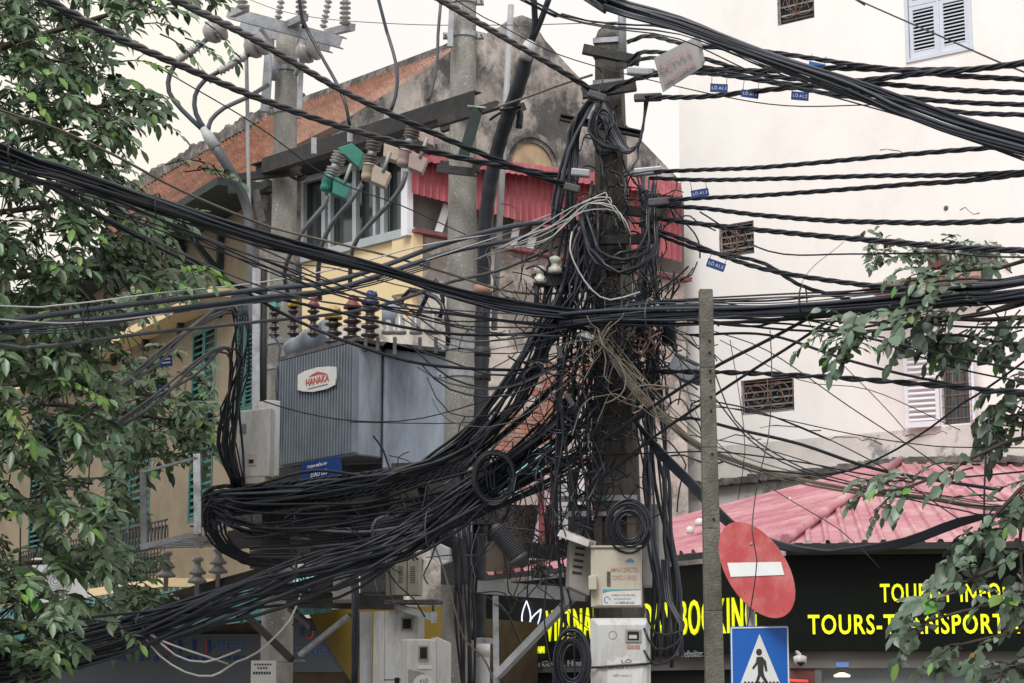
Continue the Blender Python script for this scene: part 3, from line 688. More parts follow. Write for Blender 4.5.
def blobs(m):
    rj = random.Random(4)
    for (x, y, r) in ((830, 540, .09), (850, 522, .07), (838, 530, .04), (925, 505, .08), (700, 522, .12), (690, 530, .08), (960, 480, .06), (720, 515, .06), (790, 500, .04), (880, 500, .03), (1000, 515, .07)):
        yy = 24+(y-550)/(463-550)*12
        p = P(x, y, yy); m = MB(); m.lathe(p+Vector((0, 0, .0)), [(r*.7, -.05), (r*.6, .03), (r*.2, .05)], 7); m.build('mortar_spatter', K['paper'], sh)
blobs(None)
# shopfront
zs = FR.uz(840, 668)[1]
one(lambda m: m.box(pfr(FR, 0, 0), 0, uR, .1, .3, zs, zb_-.002), 'shutter_box', K['shop_grey'], sh)
one(lambda m: m.box(pfr(FL, 0, 0), fl_l, -.01, .1, .3, zs, zb_-.002), 'shutter_box', K['shop_grey'], sh)
one(lambda m: m.box(pfr(FR, 0, 0), .1, uR, .22, .25, 0.1, zs-.002), 'shop_window', K['shop_in'], sh)
one(lambda m: m.box(pfr(FL, 0, 0), fl_l, -.1, .22, .25, 0.1, zs-.002), 'shop_window', K['dark'], sh)
for x in (787, 818, 940, 1060):
    one(lambda m: m.box(pfr(FR, FR.uz(x, 660)[0], 0), -.04, .04, .12, .21, 0, zs-.002), 'mullion', K['shop_grey'], sh)
one(lambda m: m.box(pfr(FR, FR.uz(803, 660)[0], 0), -.16, .15, .13, .2, 0, zs-.002), 'pillar', mat('maroon pillar', (0.12, 0.04, 0.035), 0.7, 0.2), sh)
one(lambda m: m.box(pfr(FR, 0, 0), .1, uR, .23, 6, 0, .1), 'shop_floor', K['paving'], sh)
one(lambda m: m.box(pfr(FR, FR.uz(842, 664)[0], FR.uz(842, 667)[1]), -.07, .08, .08, .099, .0, .06), 'maker_plate', K['ink_blue'], sh)
one(lambda m: m.box(pfr(FR, FR.uz(972, 664)[0], FR.uz(972, 667)[1]), -.14, .14, .08, .099, .0, .06), 'red_sticker', K['ink_fade'], sh)
dl = one(lambda m: m.lathe(FR.at(FR.uz(842, 676)[0], FR.uz(842, 677)[1], .02), [(.09, -.0), (.10, .02), (.03, .05)], 16), 'downlight', K['lamp'], sh)
one(lambda m: m.bar(FR.hit(789, 680, .02), FR.hit(808, 681, .02), .02, .025), 'led_strip', K['led_red'], sh)
one(lambda m: [m.prism([FR.hit(978, 690, .0), FR.hit(976, 676, .0), FR.hit(984, 684, .0), FR.hit(992, 675, .0), FR.hit(998, 690, .0)], FR.n*.004)], 'window_decal', K['ink_blue'], sh)
def cctv(m):
    o = FR.hit(800, 655, .25); m.lathe(o+Vector((0, 0, -.06)), [(.02, -.06), (.075, -.03), (.08, .04), (.03, .06)], 14); m.bar(o, o+Vector((0, .3, .05)), .03, .03)
r_ = root('security_camera', FR.hit(800, 660, .25), 'small white dome camera on the pillar under the black fascia', 'security camera')
one(cctv, 'housing', K['box_white'], r_); one(lambda m: m.lathe(FR.hit(800, 655, .25)+Vector((0, -.05, -.08)), [(.005, -.05), (.045, -.02), (.045, .0)], 12), 'lens', K['dark'], r_)

# ================= middle clutter shopfront below the old house =================
MP = Plane(540, 500, 29.3, 20)
def qprism(pl, pts, t, m_, name, par, off=0):
    return one(lambda m: m.prism([pl.hit(x, y, off) for x, y in pts], -pl.n*t), name, m_, par)
sr = root('stall_front', (*(MP.at(0, 0).xy), 0), 'cluttered stall front with red posts and turquoise sheet canopy behind the tangled pole', 'stall')
def tq(m):
    corr(m, MP.hit(483, 503, .8), MP.hit(541, 472, .8), MP.hit(560, 440, .0), MP.hit(500, 462, .0), 14, .02, 1, 'sin', 6)
one(tq, 'turquoise_canopy', K['awn_turq'], sr)
for x in (541, 553, 602): one(lambda m: m.bar(MP.hit(x, 560, .1), MP.hit(x, 459, .1), .08, .08, up=MP.n), 'red_post', K['roof_red'], sr)
one(lambda m: m.bar(MP.hit(538, 459, .1), MP.hit(606, 463, .1), .08, .12), 'red_lintel', K['roof_red'], sr)
qprism(MP, [(556, 462), (568, 462), (568, 540), (556, 540)], .04, K['tape'], 'grey_panel', sr, .05)
qprism(MP, [(570, 470), (600, 472), (600, 560), (570, 560)], .04, K['dark'], 'dark_doorway', sr, .04)
qprism(MP, [(578, 470), (586, 470), (586, 505), (578, 505)], .02, K['paper'], 'notice', sr, .08)
qprism(MP, [(588, 480), (595, 480), (595, 520), (588, 520)], .02, K['ink_fade'], 'notice', sr, .085)
qprism(MP, [(545, 480), (551, 478), (536, 560), (530, 560)], .03, K['white_frame'], 'leaning_pole', sr, .12)
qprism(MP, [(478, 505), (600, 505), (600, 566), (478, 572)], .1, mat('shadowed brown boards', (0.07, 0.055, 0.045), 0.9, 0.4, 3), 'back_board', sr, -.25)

# ================= left shops: banners, green awning =================
BP = Plane(430, 650, 26.5, -25)
ls = root('banner_shop', (*(BP.at(-3, 0).xy), 0), 'low shop with shade-darkened grey and yellow vinyl banners under a green sheet awning at bottom left', 'shop')
zt2 = BP.uz(300, 618)[1]
def pan(x0, x1, y0, y1, m_, name='banner', off=.02): return qprism(BP, [(x0, y1), (x1, y1), (x1, y0), (x0, y0)], .03, m_, name, ls, off)
one(lambda m: m.box(pfr(BP, 0, 0), -14, .2, .05, 3, 0, zt2), 'shop_body', K['timber'], ls)
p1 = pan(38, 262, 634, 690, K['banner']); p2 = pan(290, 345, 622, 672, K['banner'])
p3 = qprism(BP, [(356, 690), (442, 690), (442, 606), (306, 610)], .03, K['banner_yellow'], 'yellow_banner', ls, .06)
txt(BP, 'OREVER', 213, 246, 650, 641, K['ink_blue'], p1, off=.025, depth=.005); txt(BP, 'OREVER', 297, 329, 655, 646, K['ink_blue'], p2, off=.025, depth=.005)
def streaks(m):
    rj = random.Random(12)
    for x in (108, 145, 168, 178, 192, 207):
        m = MB(); m.prism([BP.hit(x, 640, .03), BP.hit(x+3, 640, .03), BP.hit(x+4, 647, .03), BP.hit(x+2, 655, .03)], BP.n*.004); m.build('ribbon_print', K['tag_blue'], p1)
streaks(None)
for x in (113, 165, 205): one(lambda m: m.prism([BP.hit(x, 640, .03), BP.hit(x+2, 640, .03), BP.hit(x+3, 650, .03), BP.hit(x+1, 656, .03)], BP.n*.004), 'ribbon_print', K['sign_red'], p1)
def frm(pl, x, y, r, a0, a1, w):
    return lambda m: m.tube([pl.hit(x+r*math.cos(t), y-r*1.5*math.sin(t), .04) for t in np.linspace(a0, a1, 12)], w, 5)
one(frm(BP, 307, 632, 5, .5, 3.6, .02), 'swirl_print', K['tag_blue'], p2); one(frm(BP, 309, 632, 4, -2.3, .6, .02), 'swirl_print', K['sign_red'], p2)
one(lambda m: [m.prism([BP.hit(x, 656, .03), BP.hit(x+3+k % 3, 656, .03), BP.hit(x+3+k % 3, 660+k % 2, .03), BP.hit(x, 660+k % 2, .03)], BP.n*.003) for k, x in enumerate(range(50, 255, 8)) if k % 5], 'small_print', K['tag_blue'], p1)
def gaw(m):
    A, B = P(-40, 632, 27.2), P(332, 584, 24.6); C, D = P(332, 572, 27.5), P(-40, 612, 31)
    corr(m, A, B, C, D, 60, .025, 1, 'sin', 6)
one(gaw, 'green_awning', K['awn_green'], ls)
def gval(m):
    A, B = P(-40, 655, 27.25), P(332, 612, 24.65); C, D = P(332, 586, 24.63), P(-40, 634, 27.23)
    corr(m, A, B, C, D, 40, .015, 1, 'sin', 6)
one(gval, 'awning_valance', K['awn_green'], ls)
tq2 = one(lambda m: corr(m, P(288, 596, 23.9), P(335, 588, 23.6), P(335, 574, 25), P(288, 580, 25.4), 10, .02, 1, 'sin', 6), 'turquoise_sheet', K['awn_turq'], ls)
# air conditioner on the awning roof
ac = root('air_conditioner', P(60, 604, 30), 'white air conditioner unit behind the left tree above the green awning', 'air conditioner')
fr = Fr(P(60, 604, 30), 20)
one(lambda m: m.box(fr, -.42, .42, 0, .3, 0, .68), 'casing', K['box_white'], ac, .02)
one(lambda m: [m.tube([fr(-.08+.2*r*math.cos(t), -.012, .34+.2*r*math.sin(t)) for t in np.linspace(0, 6.3, 24)], .004, 4) for r in (.2, .4, .6, .8, 1., 1.2)], 'fan_guard', K['iron'], ac)
one(lambda m: m.box(fr, .22, .38, -.004, 0, .5, .6), 'label_plate', K['ink_blue'], ac)
# ================= poles =================
def line_to_ground(a, b):
    """a top, b lower point: extend a->b to z=0"""
    d = b-a; return b + d*(b.z/-d.z)
def scale_marks(m, a, b, r, seed, n=90, zr=(0, 1)):
    rj = random.Random(seed)
    for i in range(n):
        t = rj.uniform(*zr); p = a.lerp(b, t); rr = r(t); th = rj.uniform(-1.2, 1.2)-math.pi/2
        s = rj.uniform(.004, .016); nrm = Vector((math.cos(th), math.sin(th), 0)); c = p+nrm*(rr+.0015); tx = Vector((-nrm.y, nrm.x, 0)); h = s*rj.uniform(.8, 2.5)
        m.prism([c-tx*s, c-tx*s*.3-Vector((0, 0, h)), c+tx*s*.8-Vector((0, 0, h*.5)), c+tx*s+Vector((0, 0, h*.4)), c+Vector((0, 0, h))], nrm*.003)
def band(m, c, r, h=.05, t=.012, lug=0.06):
    m.lathe(c, [(r+.002, -h/2), (r+t, -h/2), (r+t, h/2), (r+.002, h/2)], 20, smooth=False)
    if lug:
        for s in (-1, 1):
            m.box(Fr(c+Vector((s*(r+lug/2+t), -.0, 0)), 0), -lug/2, lug/2, -.03, .03, -h/2, h/2)
            m.tube([c+Vector((s*(r+lug*.6+t), -.07, 0)), c+Vector((s*(r+lug*.6+t), .07, 0))], .010, 6)
# left pole
a = P(287, 37, 20); g0 = line_to_ground(a, P(277, 640, 20)); H = a.z
lp = root('concrete_pole', g0, 'round grey concrete pole left of the transformer, topped by a steel crossarm with insulators', 'pole', 'concrete utility poles')
r_lp = lambda t: .115+.06*t
def pole_pts(a, g): return [a.lerp(g, t) for t in np.linspace(0, 1, 12)]
one(lambda m: m.tube(pole_pts(a, g0), [r_lp(t) for t in np.linspace(0, 1, 12)], 24), 'shaft', K['concrete'], lp)
for y in (70, 112, 343, 368):
    c = P(286.5-(y-37)/60*1.0, y, 20); one(lambda m: band(m, Vector((a.lerp(g0, (a.z-c.z)/a.z).x, a.lerp(g0, (a.z-c.z)/a.z).y, c.z)), r_lp((a.z-c.z)/a.z)), 'pole_band', K['galv'], lp)
one(lambda m: m.bar(P(270, 40, 19.8), P(265, 112, 19.8), .09, .05, up=Vector((0, 1, 0))), 'side_channel', K['galv'], lp)
one(lambda m: m.bar(P(302, 45, 19.8), P(299, 118, 19.8), .05, .05, up=Vector((0, 1, 0))), 'side_channel', K['galv'], lp)
# middle pole
a2 = P(464, -45, 17.5); g2 = line_to_ground(a2, P(459, 690, 17.5)); r_mp = lambda t: .11+.065*t
mp_ = root('concrete_pole', g2, 'round grey concrete pole right of the transformer with two clamped bands below its middle', 'pole', 'concrete utility poles')
one(lambda m: m.tube(pole_pts(a2, g2), [r_mp(t) for t in np.linspace(0, 1, 12)], 24), 'shaft', K['concrete'], mp_)
for y in (2, 36, 348, 375):
    z = P(462, y, 17.5).z; t = (a2.z-z)/a2.z; one(lambda m: band(m, a2.lerp(g2, t), r_mp(t)), 'pole_band', K['galv'], mp_)
one(lambda m: m.bar(P(452, 4, 17.3), P(450, 47, 17.3), .05, .05, up=Vector((0, 1, 0))), 'side_channel', K['galv'], mp_)
# main pole: tapering square concrete pole with recessed panels
a3 = P(609, 40, 15); g3 = line_to_ground(a3, P(618, 540, 15))
hp = root('concrete_pole', g3, 'dark square concrete pole with recessed panels, buried in the main tangle of cables', 'pole', 'concrete utility poles')
def hpole(m):
    def ring(t, ins=0, dep=0):
        c = a3.lerp(g3, t); w = .095+.11*t; yw = R(-12); ex = Vector((math.cos(yw), math.sin(yw), 0)); ey = Vector((-math.sin(yw), math.cos(yw), 0))
        return c, w, ex, ey
    ts = [0, .1, .14, .24, .28, .38, .42, .52, .56, .66, .70, .8, 1]
    for i in range(len(ts)-1):
        c0, w0, ex, ey = ring(ts[i]); c1, w1, _, _ = ring(ts[i+1])
        rec = (i % 2 == 0) and i > 0
        q = lambda c, w, x, y: c+ex*(w*x)+ey*(w*y)
        if not rec: m.hexa([q(c1, w1, -1, -1), q(c1, w1, 1, -1), q(c1, w1, 1, 1), q(c1, w1, -1, 1), q(c0, w0, -1, -1), q(c0, w0, 1, -1), q(c0, w0, 1, 1), q(c0, w0, -1, 1)])
        else:
            for (xa, xb, ya, yb) in ((-1, -.6, -1, 1), (.6, 1, -1, 1), (-.6, .6, -.55, .55)):
                m.hexa([q(c1, w1, xa, ya), q(c1, w1, xb, ya), q(c1, w1, xb, yb), q(c1, w1, xa, yb), q(c0, w0, xa, ya), q(c0, w0, xb, ya), q(c0, w0, xb, yb), q(c0, w0, xa, yb)])
one(hpole, 'shaft', K['concrete_dark'], hp)
one(lambda m: m.lathe(a3, [(.10, -.02), (.105, .02), (.09, .07), (.04, .12), (.01, .13)], 14), 'pole_cap', K['coping'], hp)
def hc(y): z = P(612, y, 15).z; t = (a3.z-z)/a3.z; return a3.lerp(g3, t), .095+.11*t
for y in (44, 58, 86, 128): 
    c, w = hc(y); one(lambda m: m.box(Fr(c, -12), -w-.015, w+.015, -w-.015, w+.015, -.02, .02), 'pole_band', K['galv'] if y < 100 else K['steel_dark'], hp)
for (xa, ya, xb, yb, w) in ((583, 48, 640, 60, .07), (582, 92, 636, 84, .09), (560, 272, 604, 278, .09), (580, 205, 668, 214, .07), (583, 240, 660, 238, .07), (640, 135, 560, 118, .05)):
    one(lambda m: m.channel(P(xa, ya, 14.75), P(xb, yb, 14.75), .05, w), 'steel_arm', K['steel_dark'], hp)
one(lambda m: m.tube([P(621, -30, 14.8), P(623, 68, 14.8)], .032, 12), 'mast_pipe', K['galv'], hp)
for k, (x, y) in enumerate(((540, 272), (555, 262))):
    def ins(m):
        o = P(x, y, 14.6); m.lathe(o+Vector((0, 0, -.09)), [(.035, 0), (.055, .01), (.05, .04), (.03, .06), (.03, .08), (.045, .09), (.045, .12), (.02, .135)], 14)
    i_ = one(ins, 'porcelain_insulator', K['porc_white'], hp)
one(lambda m: m.channel(P(533, 280, 14.6), P(606, 276, 14.7), .06, .10), 'insulator_arm', K['steel_dark'], hp)
one(lambda m: m.tube([P(537, 283, 14.6), P(536, 312, 14.6)], .02, 8), 'insulator_pin', K['iron'], hp)
for y in (500, 515): 
    c, w = hc(y); one(lambda m: m.box(Fr(c, -12), -w-.3, w+.02, -w-.02, -w+.02, -.02, .02), 'steel_arm', K['galv'], hp)
# small post
a4 = P(705.5, 290, 13); g4 = line_to_ground(a4, P(714.5, 680, 13))
pp = root('concrete_post', g4, 'slim square concrete post leaning a little, right of the cable-covered pole', 'post')
def post(m):
    n = 8
    for i in range(n):
        t0, t1 = i/n, (i+1)/n; w0, w1 = .044+.025*t0, .044+.025*t1; c0, c1 = a4.lerp(g4, t0), a4.lerp(g4, t1)
        q = lambda c, w, x, y: c+Vector((w*x, w*y, 0))
        m.hexa([q(c1, w1, -1, -1), q(c1, w1, 1, -1), q(c1, w1, 1, 1), q(c1, w1, -1, 1), q(c0, w0, -1, -1), q(c0, w0, 1, -1), q(c0, w0, 1, 1), q(c0, w0, -1, 1)])
one(post, 'shaft', K['concrete_post'], pp, 0.006)
for y in (342, 354, 372, 382, 398, 412, 455, 520):
    p = P(705.5+(y-290)/43+2, y, 13); w = .05+.03*(y-290)/1000
    one(lambda m: m.lathe(p+Vector((0, -w-.002, 0)), [(.009, 0), (.007, .006)], 8, axis=(0, 1, 0)), 'bolt_hole', K['dark'], pp)
# slim conduit & flat iron by the left pole
cp = tag(one(lambda m: m.tube(catmull([P(246, 38, 19.4), P(250, 228, 19.4), P(255, 330, 19.3), P(258, 520, 19)]), .02, 10), 'conduit_pipe', K['pipe_grey']), 'slim light grey conduit running straight down beside the left pole', 'pipe')
one_ = tag(one(lambda m: [m.bar(P(256, 268, 19.2), P(256, 470, 19.1), .07, .02, up=Vector((0, 1, 0)))], 'flat_iron', K['galv']), 'drilled flat steel strip bolted upright beside the left pole above the white meter box', 'bracket')
tag(one(lambda m: m.tube([P(264, 270, 19.3), P(263, 470, 19.2)], .035, 10), 'cable_duct', K['iron']), 'black upright cable duct just left of the left pole', 'pipe')
# thick black conduit beside the middle pole with its forked top
fk = root('cable_riser', P(478, 640, 17.2), 'thick black ribbed cable riser with a forked grey collar, climbing past the middle pole', 'cable riser')
cdt = catmull([P(528, 52, 16.4), P(519, 85, 16.5), P(505, 125, 16.7), P(493, 170, 16.9), P(486, 220, 17), P(483, 300, 17.1), P(481, 420, 17.1), P(478, 640, 17.2)], .05)
one(lambda m: m.tube(cdt, [.062+.006*(i % 3 == 0) for i in range(len(cdt))], 12), 'duct', K['cable_dull'], fk)
one(lambda m: m.tube([P(525, 60, 16.35), P(527, 50, 16.35), P(531, 42, 16.35)], [.05, .062, .05], 12), 'collar', K['tape'], fk)
one(lambda m: m.tube(catmull([P(530, 44, 16.35), P(535, 22, 16.3), P(533, -10, 16.2)]), .027, 8), 'duct_branch', K['cable'], fk)
one(lambda m: m.tube(catmull([P(531, 44, 16.35), P(541, 20, 16.3), P(552, -10, 16.2)]), .027, 8), 'duct_branch', K['cable'], fk)
for y in (290, 352, 376): one(lambda m: m.lathe(P(482.5, y, 17.1), [(.075, -.04), (.075, .04)], 12), 'clamp', K['steel_dark'] if y > 290 else K['copper'], fk)
tag(one(lambda m: m.tube([P(511, 5, 17.6), P(494, 330, 17.6)], .028, 10), 'conduit_pipe', K['pipe_grey']), 'pale grey pipe leaning behind the black cable riser', 'pipe')
lowp = root('pipe_stub', P(481, 683, 16.9), 'stubby grey pipe with pale tape at the foot of the black riser', 'pipe')
one(lambda m: m.tube([line_to_ground(P(482, 638, 16.9), P(482, 690, 16.9)), P(482, 638, 16.9)], .066, 14), 'tube', K['pipe_grey'], lowp)
one(lambda m: m.lathe(P(482, 650, 16.9), [(.069, -.05), (.069, .05)], 14), 'tape', K['paper'], lowp)
one(lambda m: m.tube([line_to_ground(P(366, 612, 16.9), P(366, 690, 16.9)), P(366, 612, 16.9)], .05, 14), 'pipe', K['pipe_grey']); tag(bpy.data.objects['pipe'], 'upright grey pipe just left of the tall white meter cabinet', 'pipe')

# ================= steelwork on the left and middle poles =================
def insul_pin(m, o, r, h, n, axis=(0, 0, 1)):
    pr = [(r*.5, 0)]
    for i in range(n):
        z = h*(i+.1)/n; pr += [(r*.5, z), (r, z+h*.25/n), (r*.95, z+h*.45/n), (r*.5, z+h*.6/n)]
    pr += [(r*.5, h)]; m.lathe(o, pr, 16, axis=axis)
ca = root('crossarm', P(290, 38, 20), 'galvanised double crossarm with grey insulators on top of the left pole', 'crossarm')
one(lambda m: m.channel(P(228, 12, 19.9), P(341, 42, 19.2), .07, .12), 'arm', K['galv'], ca)
one(lambda m: m.channel(P(240, 26, 20.4), P(330, 47, 19.8), .07, .10), 'arm', K['galv'], ca)
for (x0, y0, x1, y1) in ((286, 26, 305, 17), (327, 33, 352, 27), (232, 14, 246, 8)):
    one(lambda m: m.bar(P(x0, y0, 19.7), P(x1, y1, 18.9), .07, .07), 'outrigger', K['galv'], ca)
one(lambda m: m.bar(P(296, 75, 19.8), P(312, 40, 19.6), .06, .03), 'brace', K['galv'], ca)
one(lambda m: m.tube(catmull([P(262, 30, 19.9), P(272, 50, 19.8), P(275, 80, 19.8)]), .04, 6), 'brace', K['galv'], ca)
for (x, y) in ((301, 14), (345, 25), (242, 9)): one(lambda m: insul_pin(m, P(x, y, 18.9), .058, .36, 7), 'post_insulator', K['porc_grey'], ca)
for (x, y, dx) in ((278, 19, .05), (323, 28, .06)): one(lambda m: insul_pin(m, P(x, y, 19.4), .04, .42, 8, (dx*3, 0, 1)), 'surge_arrester', K['porc_grey'], ca)
for (x, y) in ((215, 31), (256, 46), (308, 51)): one(lambda m: m.lathe(P(x, y, 19.3), [(.03, -.12), (.08, -.1), (.12, -.04), (.125, .0), (.07, .02), (.12, .05), (.125, .08), (.05, .1), (.03, .13)], 18, axis=(.9, -.35, .25)), 'disc_insulator', K['porc_grey'], ca)
cb_ = root('cutout_beam', P(365, 140, 18.5), 'sooty double steel beam sloping between the two round poles above the fuse cutouts', 'beam')
one(lambda m: m.channel(P(262, 166, 19.8), P(474, 99, 17.15), .08, .16), 'beam', K['steel_dark'], cb_)
one(lambda m: m.channel(P(256, 172, 20.4), P(474, 110, 17.8), .08, .14, flip=-1), 'beam', K['steel_dark'], cb_)
for (x, y) in ((314, 146), (350, 134), (387, 123)): one(lambda m: m.bar(P(x, y-8, 18.3), P(x, y+8, 18.3), .05, .04, up=Vector((0, 1, 0))), 'hanger', K['galv'], cb_)
ma = root('steel_arm_set', P(465, 120, 17.3), 'dark steel arms and plates bolted round the middle pole under the sloping beam', 'crossarm')
for q in ((438, 122, 17.1, 498, 104, 16.9), (440, 128, 17.5, 470, 119, 17.4), (437, 168, 17.2, 475, 172, 17.0), (440, 164, 17.5, 480, 168, 17.4), (505, 112, 16.8, 525, 106, 16.9)):
    one(lambda m: m.channel(P(*q[:3]), P(*q[3:]), .05, .07), 'arm', K['steel_dark'], ma)
one(lambda m: m.bar(P(478, 108, 16.9), P(463, 158, 16.9), .10, .02, up=Vector((0, 1, 0))), 'plate', K['dark_wood'], ma)
one(lambda m: m.tube([P(468, 106, 17), P(486, 108, 16.8)], .01, 6), 'bolt', K['galv'], ma)
one(lambda m: m.tube(catmull([P(516, 106, 16.7), P(520, 113, 16.7), P(519, 128, 16.7)], .03), .03, 8), 'hook_end', K['cable_dull'], ma)
la = root('steel_arm_set', P(270, 180, 20), 'black steel brackets and hooked bolt clamped to the left pole beside the tiled roof', 'crossarm')
for q in ((230, 178, 19.9, 300, 170, 19.7), (228, 190, 20.2, 290, 182, 19.9), (252, 192, 19.6, 268, 182, 19.5), (232, 300, 19.4, 266, 288, 19.4)):
    one(lambda m: m.channel(P(*q[:3]), P(*q[3:]), .05, .08), 'arm', K['steel_dark'], la)
one(lambda m: m.tube(catmull([P(290, 176, 19.6), P(300, 180, 19.6), P(306, 176, 19.6)], .03), .018, 6), 'hook', K['steel_dark'], la)
one(lambda m: m.bar(P(255, 190, 19.5), P(262, 222, 19.5), .08, .02, up=Vector((0, 1, 0))), 'plate', K['steel_grime'], la)

# ================= fuse cutouts =================
def cutout(ix, iy, jx, jy, m_, label, Y, top):
    r0 = root('fuse_cutout', P(ix, iy, Y), label, 'fuse cutout', 'fuse cutouts hanging from the sloping beam')
    A, B = P(ix, iy, Y), P(jx, jy, Y); ax = (B-A).normalized(); L = (B-A).length
    for k in range(2):
        one(lambda m: insul_pin(m, A+ax*(L*(.02+.55*k)), .074, L*.42, 4, ax), 'insulator', K['porc_brown'] if m_ is not K['poly_green'] else K['porc_grey'], r0)
    one(lambda m: m.lathe(A+ax*(L*.43), [(.042, 0), (.042, L*.18)], 14, axis=ax), 'band', K['galv'], r0)
    s = Y/F_PX
    T = top
    # covers: hooded boxes
    q = lambda x, y, d=0: P(x, y, Y-.05+d)
    one(lambda m: m.prism([q(*p) for p in T], (0, .13, 0)), 'top_cover', m_, r0, .008)
    bx, by = jx, jy
    one(lambda m: m.lathe(P(bx+1, by-4, Y), [(.06, 0), (.066, .025), (.06, .03), (.064, .07), (.058, .075), (.06, .12), (.05, .16)], 16, axis=ax), 'bottom_cover', m_, r0)
    bc = one(lambda m: m.prism([q(bx+3, by+1), q(bx+5, by-4), q(bx+22, by+5), q(bx+16, by+19), q(bx+2, by+13)], (0, .12, 0)), 'terminal_cover', m_, r0, .008)
    one(lambda m: m.tube([q(bx+21, by-16), q(bx+14, by+4)], .016, 8), 'fuse_tube', K['pipe_grey'], r0)
cutout(341, 152, 330, 180, K['poly_green'], 'fuse cutout with green covers, first from the left pole', 18.2, [(337, 148), (352, 143), (364, 153), (359, 168), (350, 160)])
cutout(375, 138, 369, 168, K['poly_tan'], 'fuse cutout with tan covers, hanging in the middle of the three', 17.8, [(384, 143), (399, 148), (400, 156), (396, 161), (383, 156)])
cutout(414, 127, 406, 154, K['poly_pink'], 'fuse cutout with dusty pink covers, closest to the middle pole', 17.4, [(419, 131), (435, 136), (434, 146), (420, 141)])

# ================= transformer =================
tA, tB, tC, tD = P(281, 452, 18.3), P(357, 452, 17.25), P(380, 452, 17.5), P(449, 452, 17.9)
zB = P(357, 455, 17.25).z; zT = P(357, 343, 17.25).z
def flat(p, z): return Vector((p.x, p.y, z))
tf = root('transformer', flat((tA+tC)/2, zB), 'large blue-grey finned oil transformer with a white oval maker plate between the round poles', 'transformer')
back = Vector((.15, .75, 0))
def finbank(m):
    n = 27; d = (tB-tA); d.z = 0; out = Vector((d.y, -d.x, 0)).normalized()
    if out.y > 0: out = -out
    for i in range(n+1):
        p = tA+d*(i/n); t = d.normalized()*.008
        a, b = flat(p-t, zB+.02), flat(p+t, zB+.02); inn = -out*.0
        z = Vector((0, 0, zT-zB-.02))
        m.hexa([a+out*.055, b+out*.055, b+inn, a+inn, a+z+out*.055, b+z+out*.055, b+z+inn, a+z+inn])
fb_ = one(finbank, 'cooling_fins', K['tf_fin'], tf)
def rbody(m):
    m.prism([flat(tA, zB), flat(tB, zB), flat(tB+(tC-tB)*.5, zB), flat(tC, zB), flat(tC+back*.6, zB), flat(tA+back*.6, zB)], (0, 0, zT-zB))
one(rbody, 'radiator_body', K['tf_paint'], tf, .015)
def tank(m):
    pts = [tC+Vector((.015, .03, 0)), tC+Vector((.05, .0, 0)), tD+Vector((-.05, 0, 0)), tD+Vector((.02, .06, 0)), tD+back, tC+back]
    m.prism([flat(p, zB-.1) for p in pts], (0, 0, zT-zB+.1))
one(tank, 'tank', K['tf_paint'], tf, .03)
def lid(m):
    pts = [tA+Vector((-.03, -.02, 0)), tB+Vector((-.01, -.06, 0)), tC+Vector((0, -.06, 0)), tD+Vector((.04, -.05, 0)), tD+back, tA+back]
    m.prism([flat(p, zT+.012) for p in pts], (0, 0, .035))
    m.prism([flat(p, zT+.002) for p in [tB+Vector((.25, -.02, 0)), tC+Vector((0, -.02, 0)), tD+Vector((.0, -.02, 0)), tD+back*.8, tB+back*.8]], (0, 0, .008))
one(lid, 'lid', K['steel_grime'], tf)
for x in (366, 378, 395, 420, 436):
    p = P(x, 345, 17.3+.2*(x-357)/90); one(lambda m: m.box(Fr(p), -.015, .015, -.06, .0, -.06-.02*(x % 3), .06), 'lid_clamp', K['steel_grime'], tf)
# plate with lettering
dd = (tB-tA); dd.z = 0; dd.normalize(); oo = Vector((dd.y, -dd.x, 0)); oo = oo if oo.y < 0 else -oo
def tfp(x, y, off=.06):
    r = ray(x, y); q = tA+oo*off; t = (q.x*oo.x+q.y*oo.y)/(r.x*oo.x+r.y*oo.y); return Vector((0, 0, EYE))+r*t
pl_ = [(299, 375), (306, 371), (318, 367.5), (330, 366.5), (337, 367), (337, 378), (336, 385), (328, 389), (314, 392), (304, 391.5), (298.5, 390)]
plate = one(lambda m: m.prism([tfp(*p) for p in pl_], oo*.012), 'maker_plate', K['paper'], tf)
def tft(m):
    O = tfp(306, 386, .075); X = (tfp(329, 380, .075)-tfp(306, 386, .075)); w = X.length; X.normalize()
    X = dd; text_mesh(m, 'HANAKA', O, X, Vector((0, 0, 1)), w, M(7, 17.8), .003)
one(tft, 'lettering', K['ink_red'], plate)
one(lambda m: m.prism([tfp(*p, .073) for p in ((309, 377), (312, 374.5), (318, 371.5), (324, 372.5), (327, 374), (318, 374.5))], oo*.003), 'red_arc', K['ink_red'], plate)
one(lambda m: m.prism([tfp(*p, .073) for p in ((308, 388.5), (328, 383.5), (328, 384.2), (308, 389.2))], oo*.003), 'fine_line', K['grey_letter'], plate)
def bush(x, y, Y, r, h, n, capm, ps=K['porc_dark']):
    b_ = one(lambda m: insul_pin(m, P(x, y, Y), r, h, n), 'bushing', ps, tf)
    one(lambda m: [m.lathe(P(x, y, Y)+Vector((0, 0, h)), [(r*.95, 0), (r, .02), (r*.8, .04), (r*.45, .07), (r*.4, .12), (r*.2, .13)], 16), m.tube([P(x, y, Y)+Vector((0, 0, h+.08)), P(x, y, Y)+Vector((.06, 0, h+.10))], .025, 8)], 'bushing_cap', capm, b_)
bush(274, 338, 18.9, .055, .28, 4, K['poly_green']); bush(293, 337, 18.8, .06, .29, 4, K['poly_yellow']); bush(313, 337, 18.7, .06, .29, 4, K['poly_red'])
bush(333, 346, 18.0, .085, .25, 3, K['poly_mustard']); bush(352, 341, 17.9, .085, .30, 4, K['poly_red']); bush(370, 339, 17.8, .085, .32, 4, K['poly_blue'])
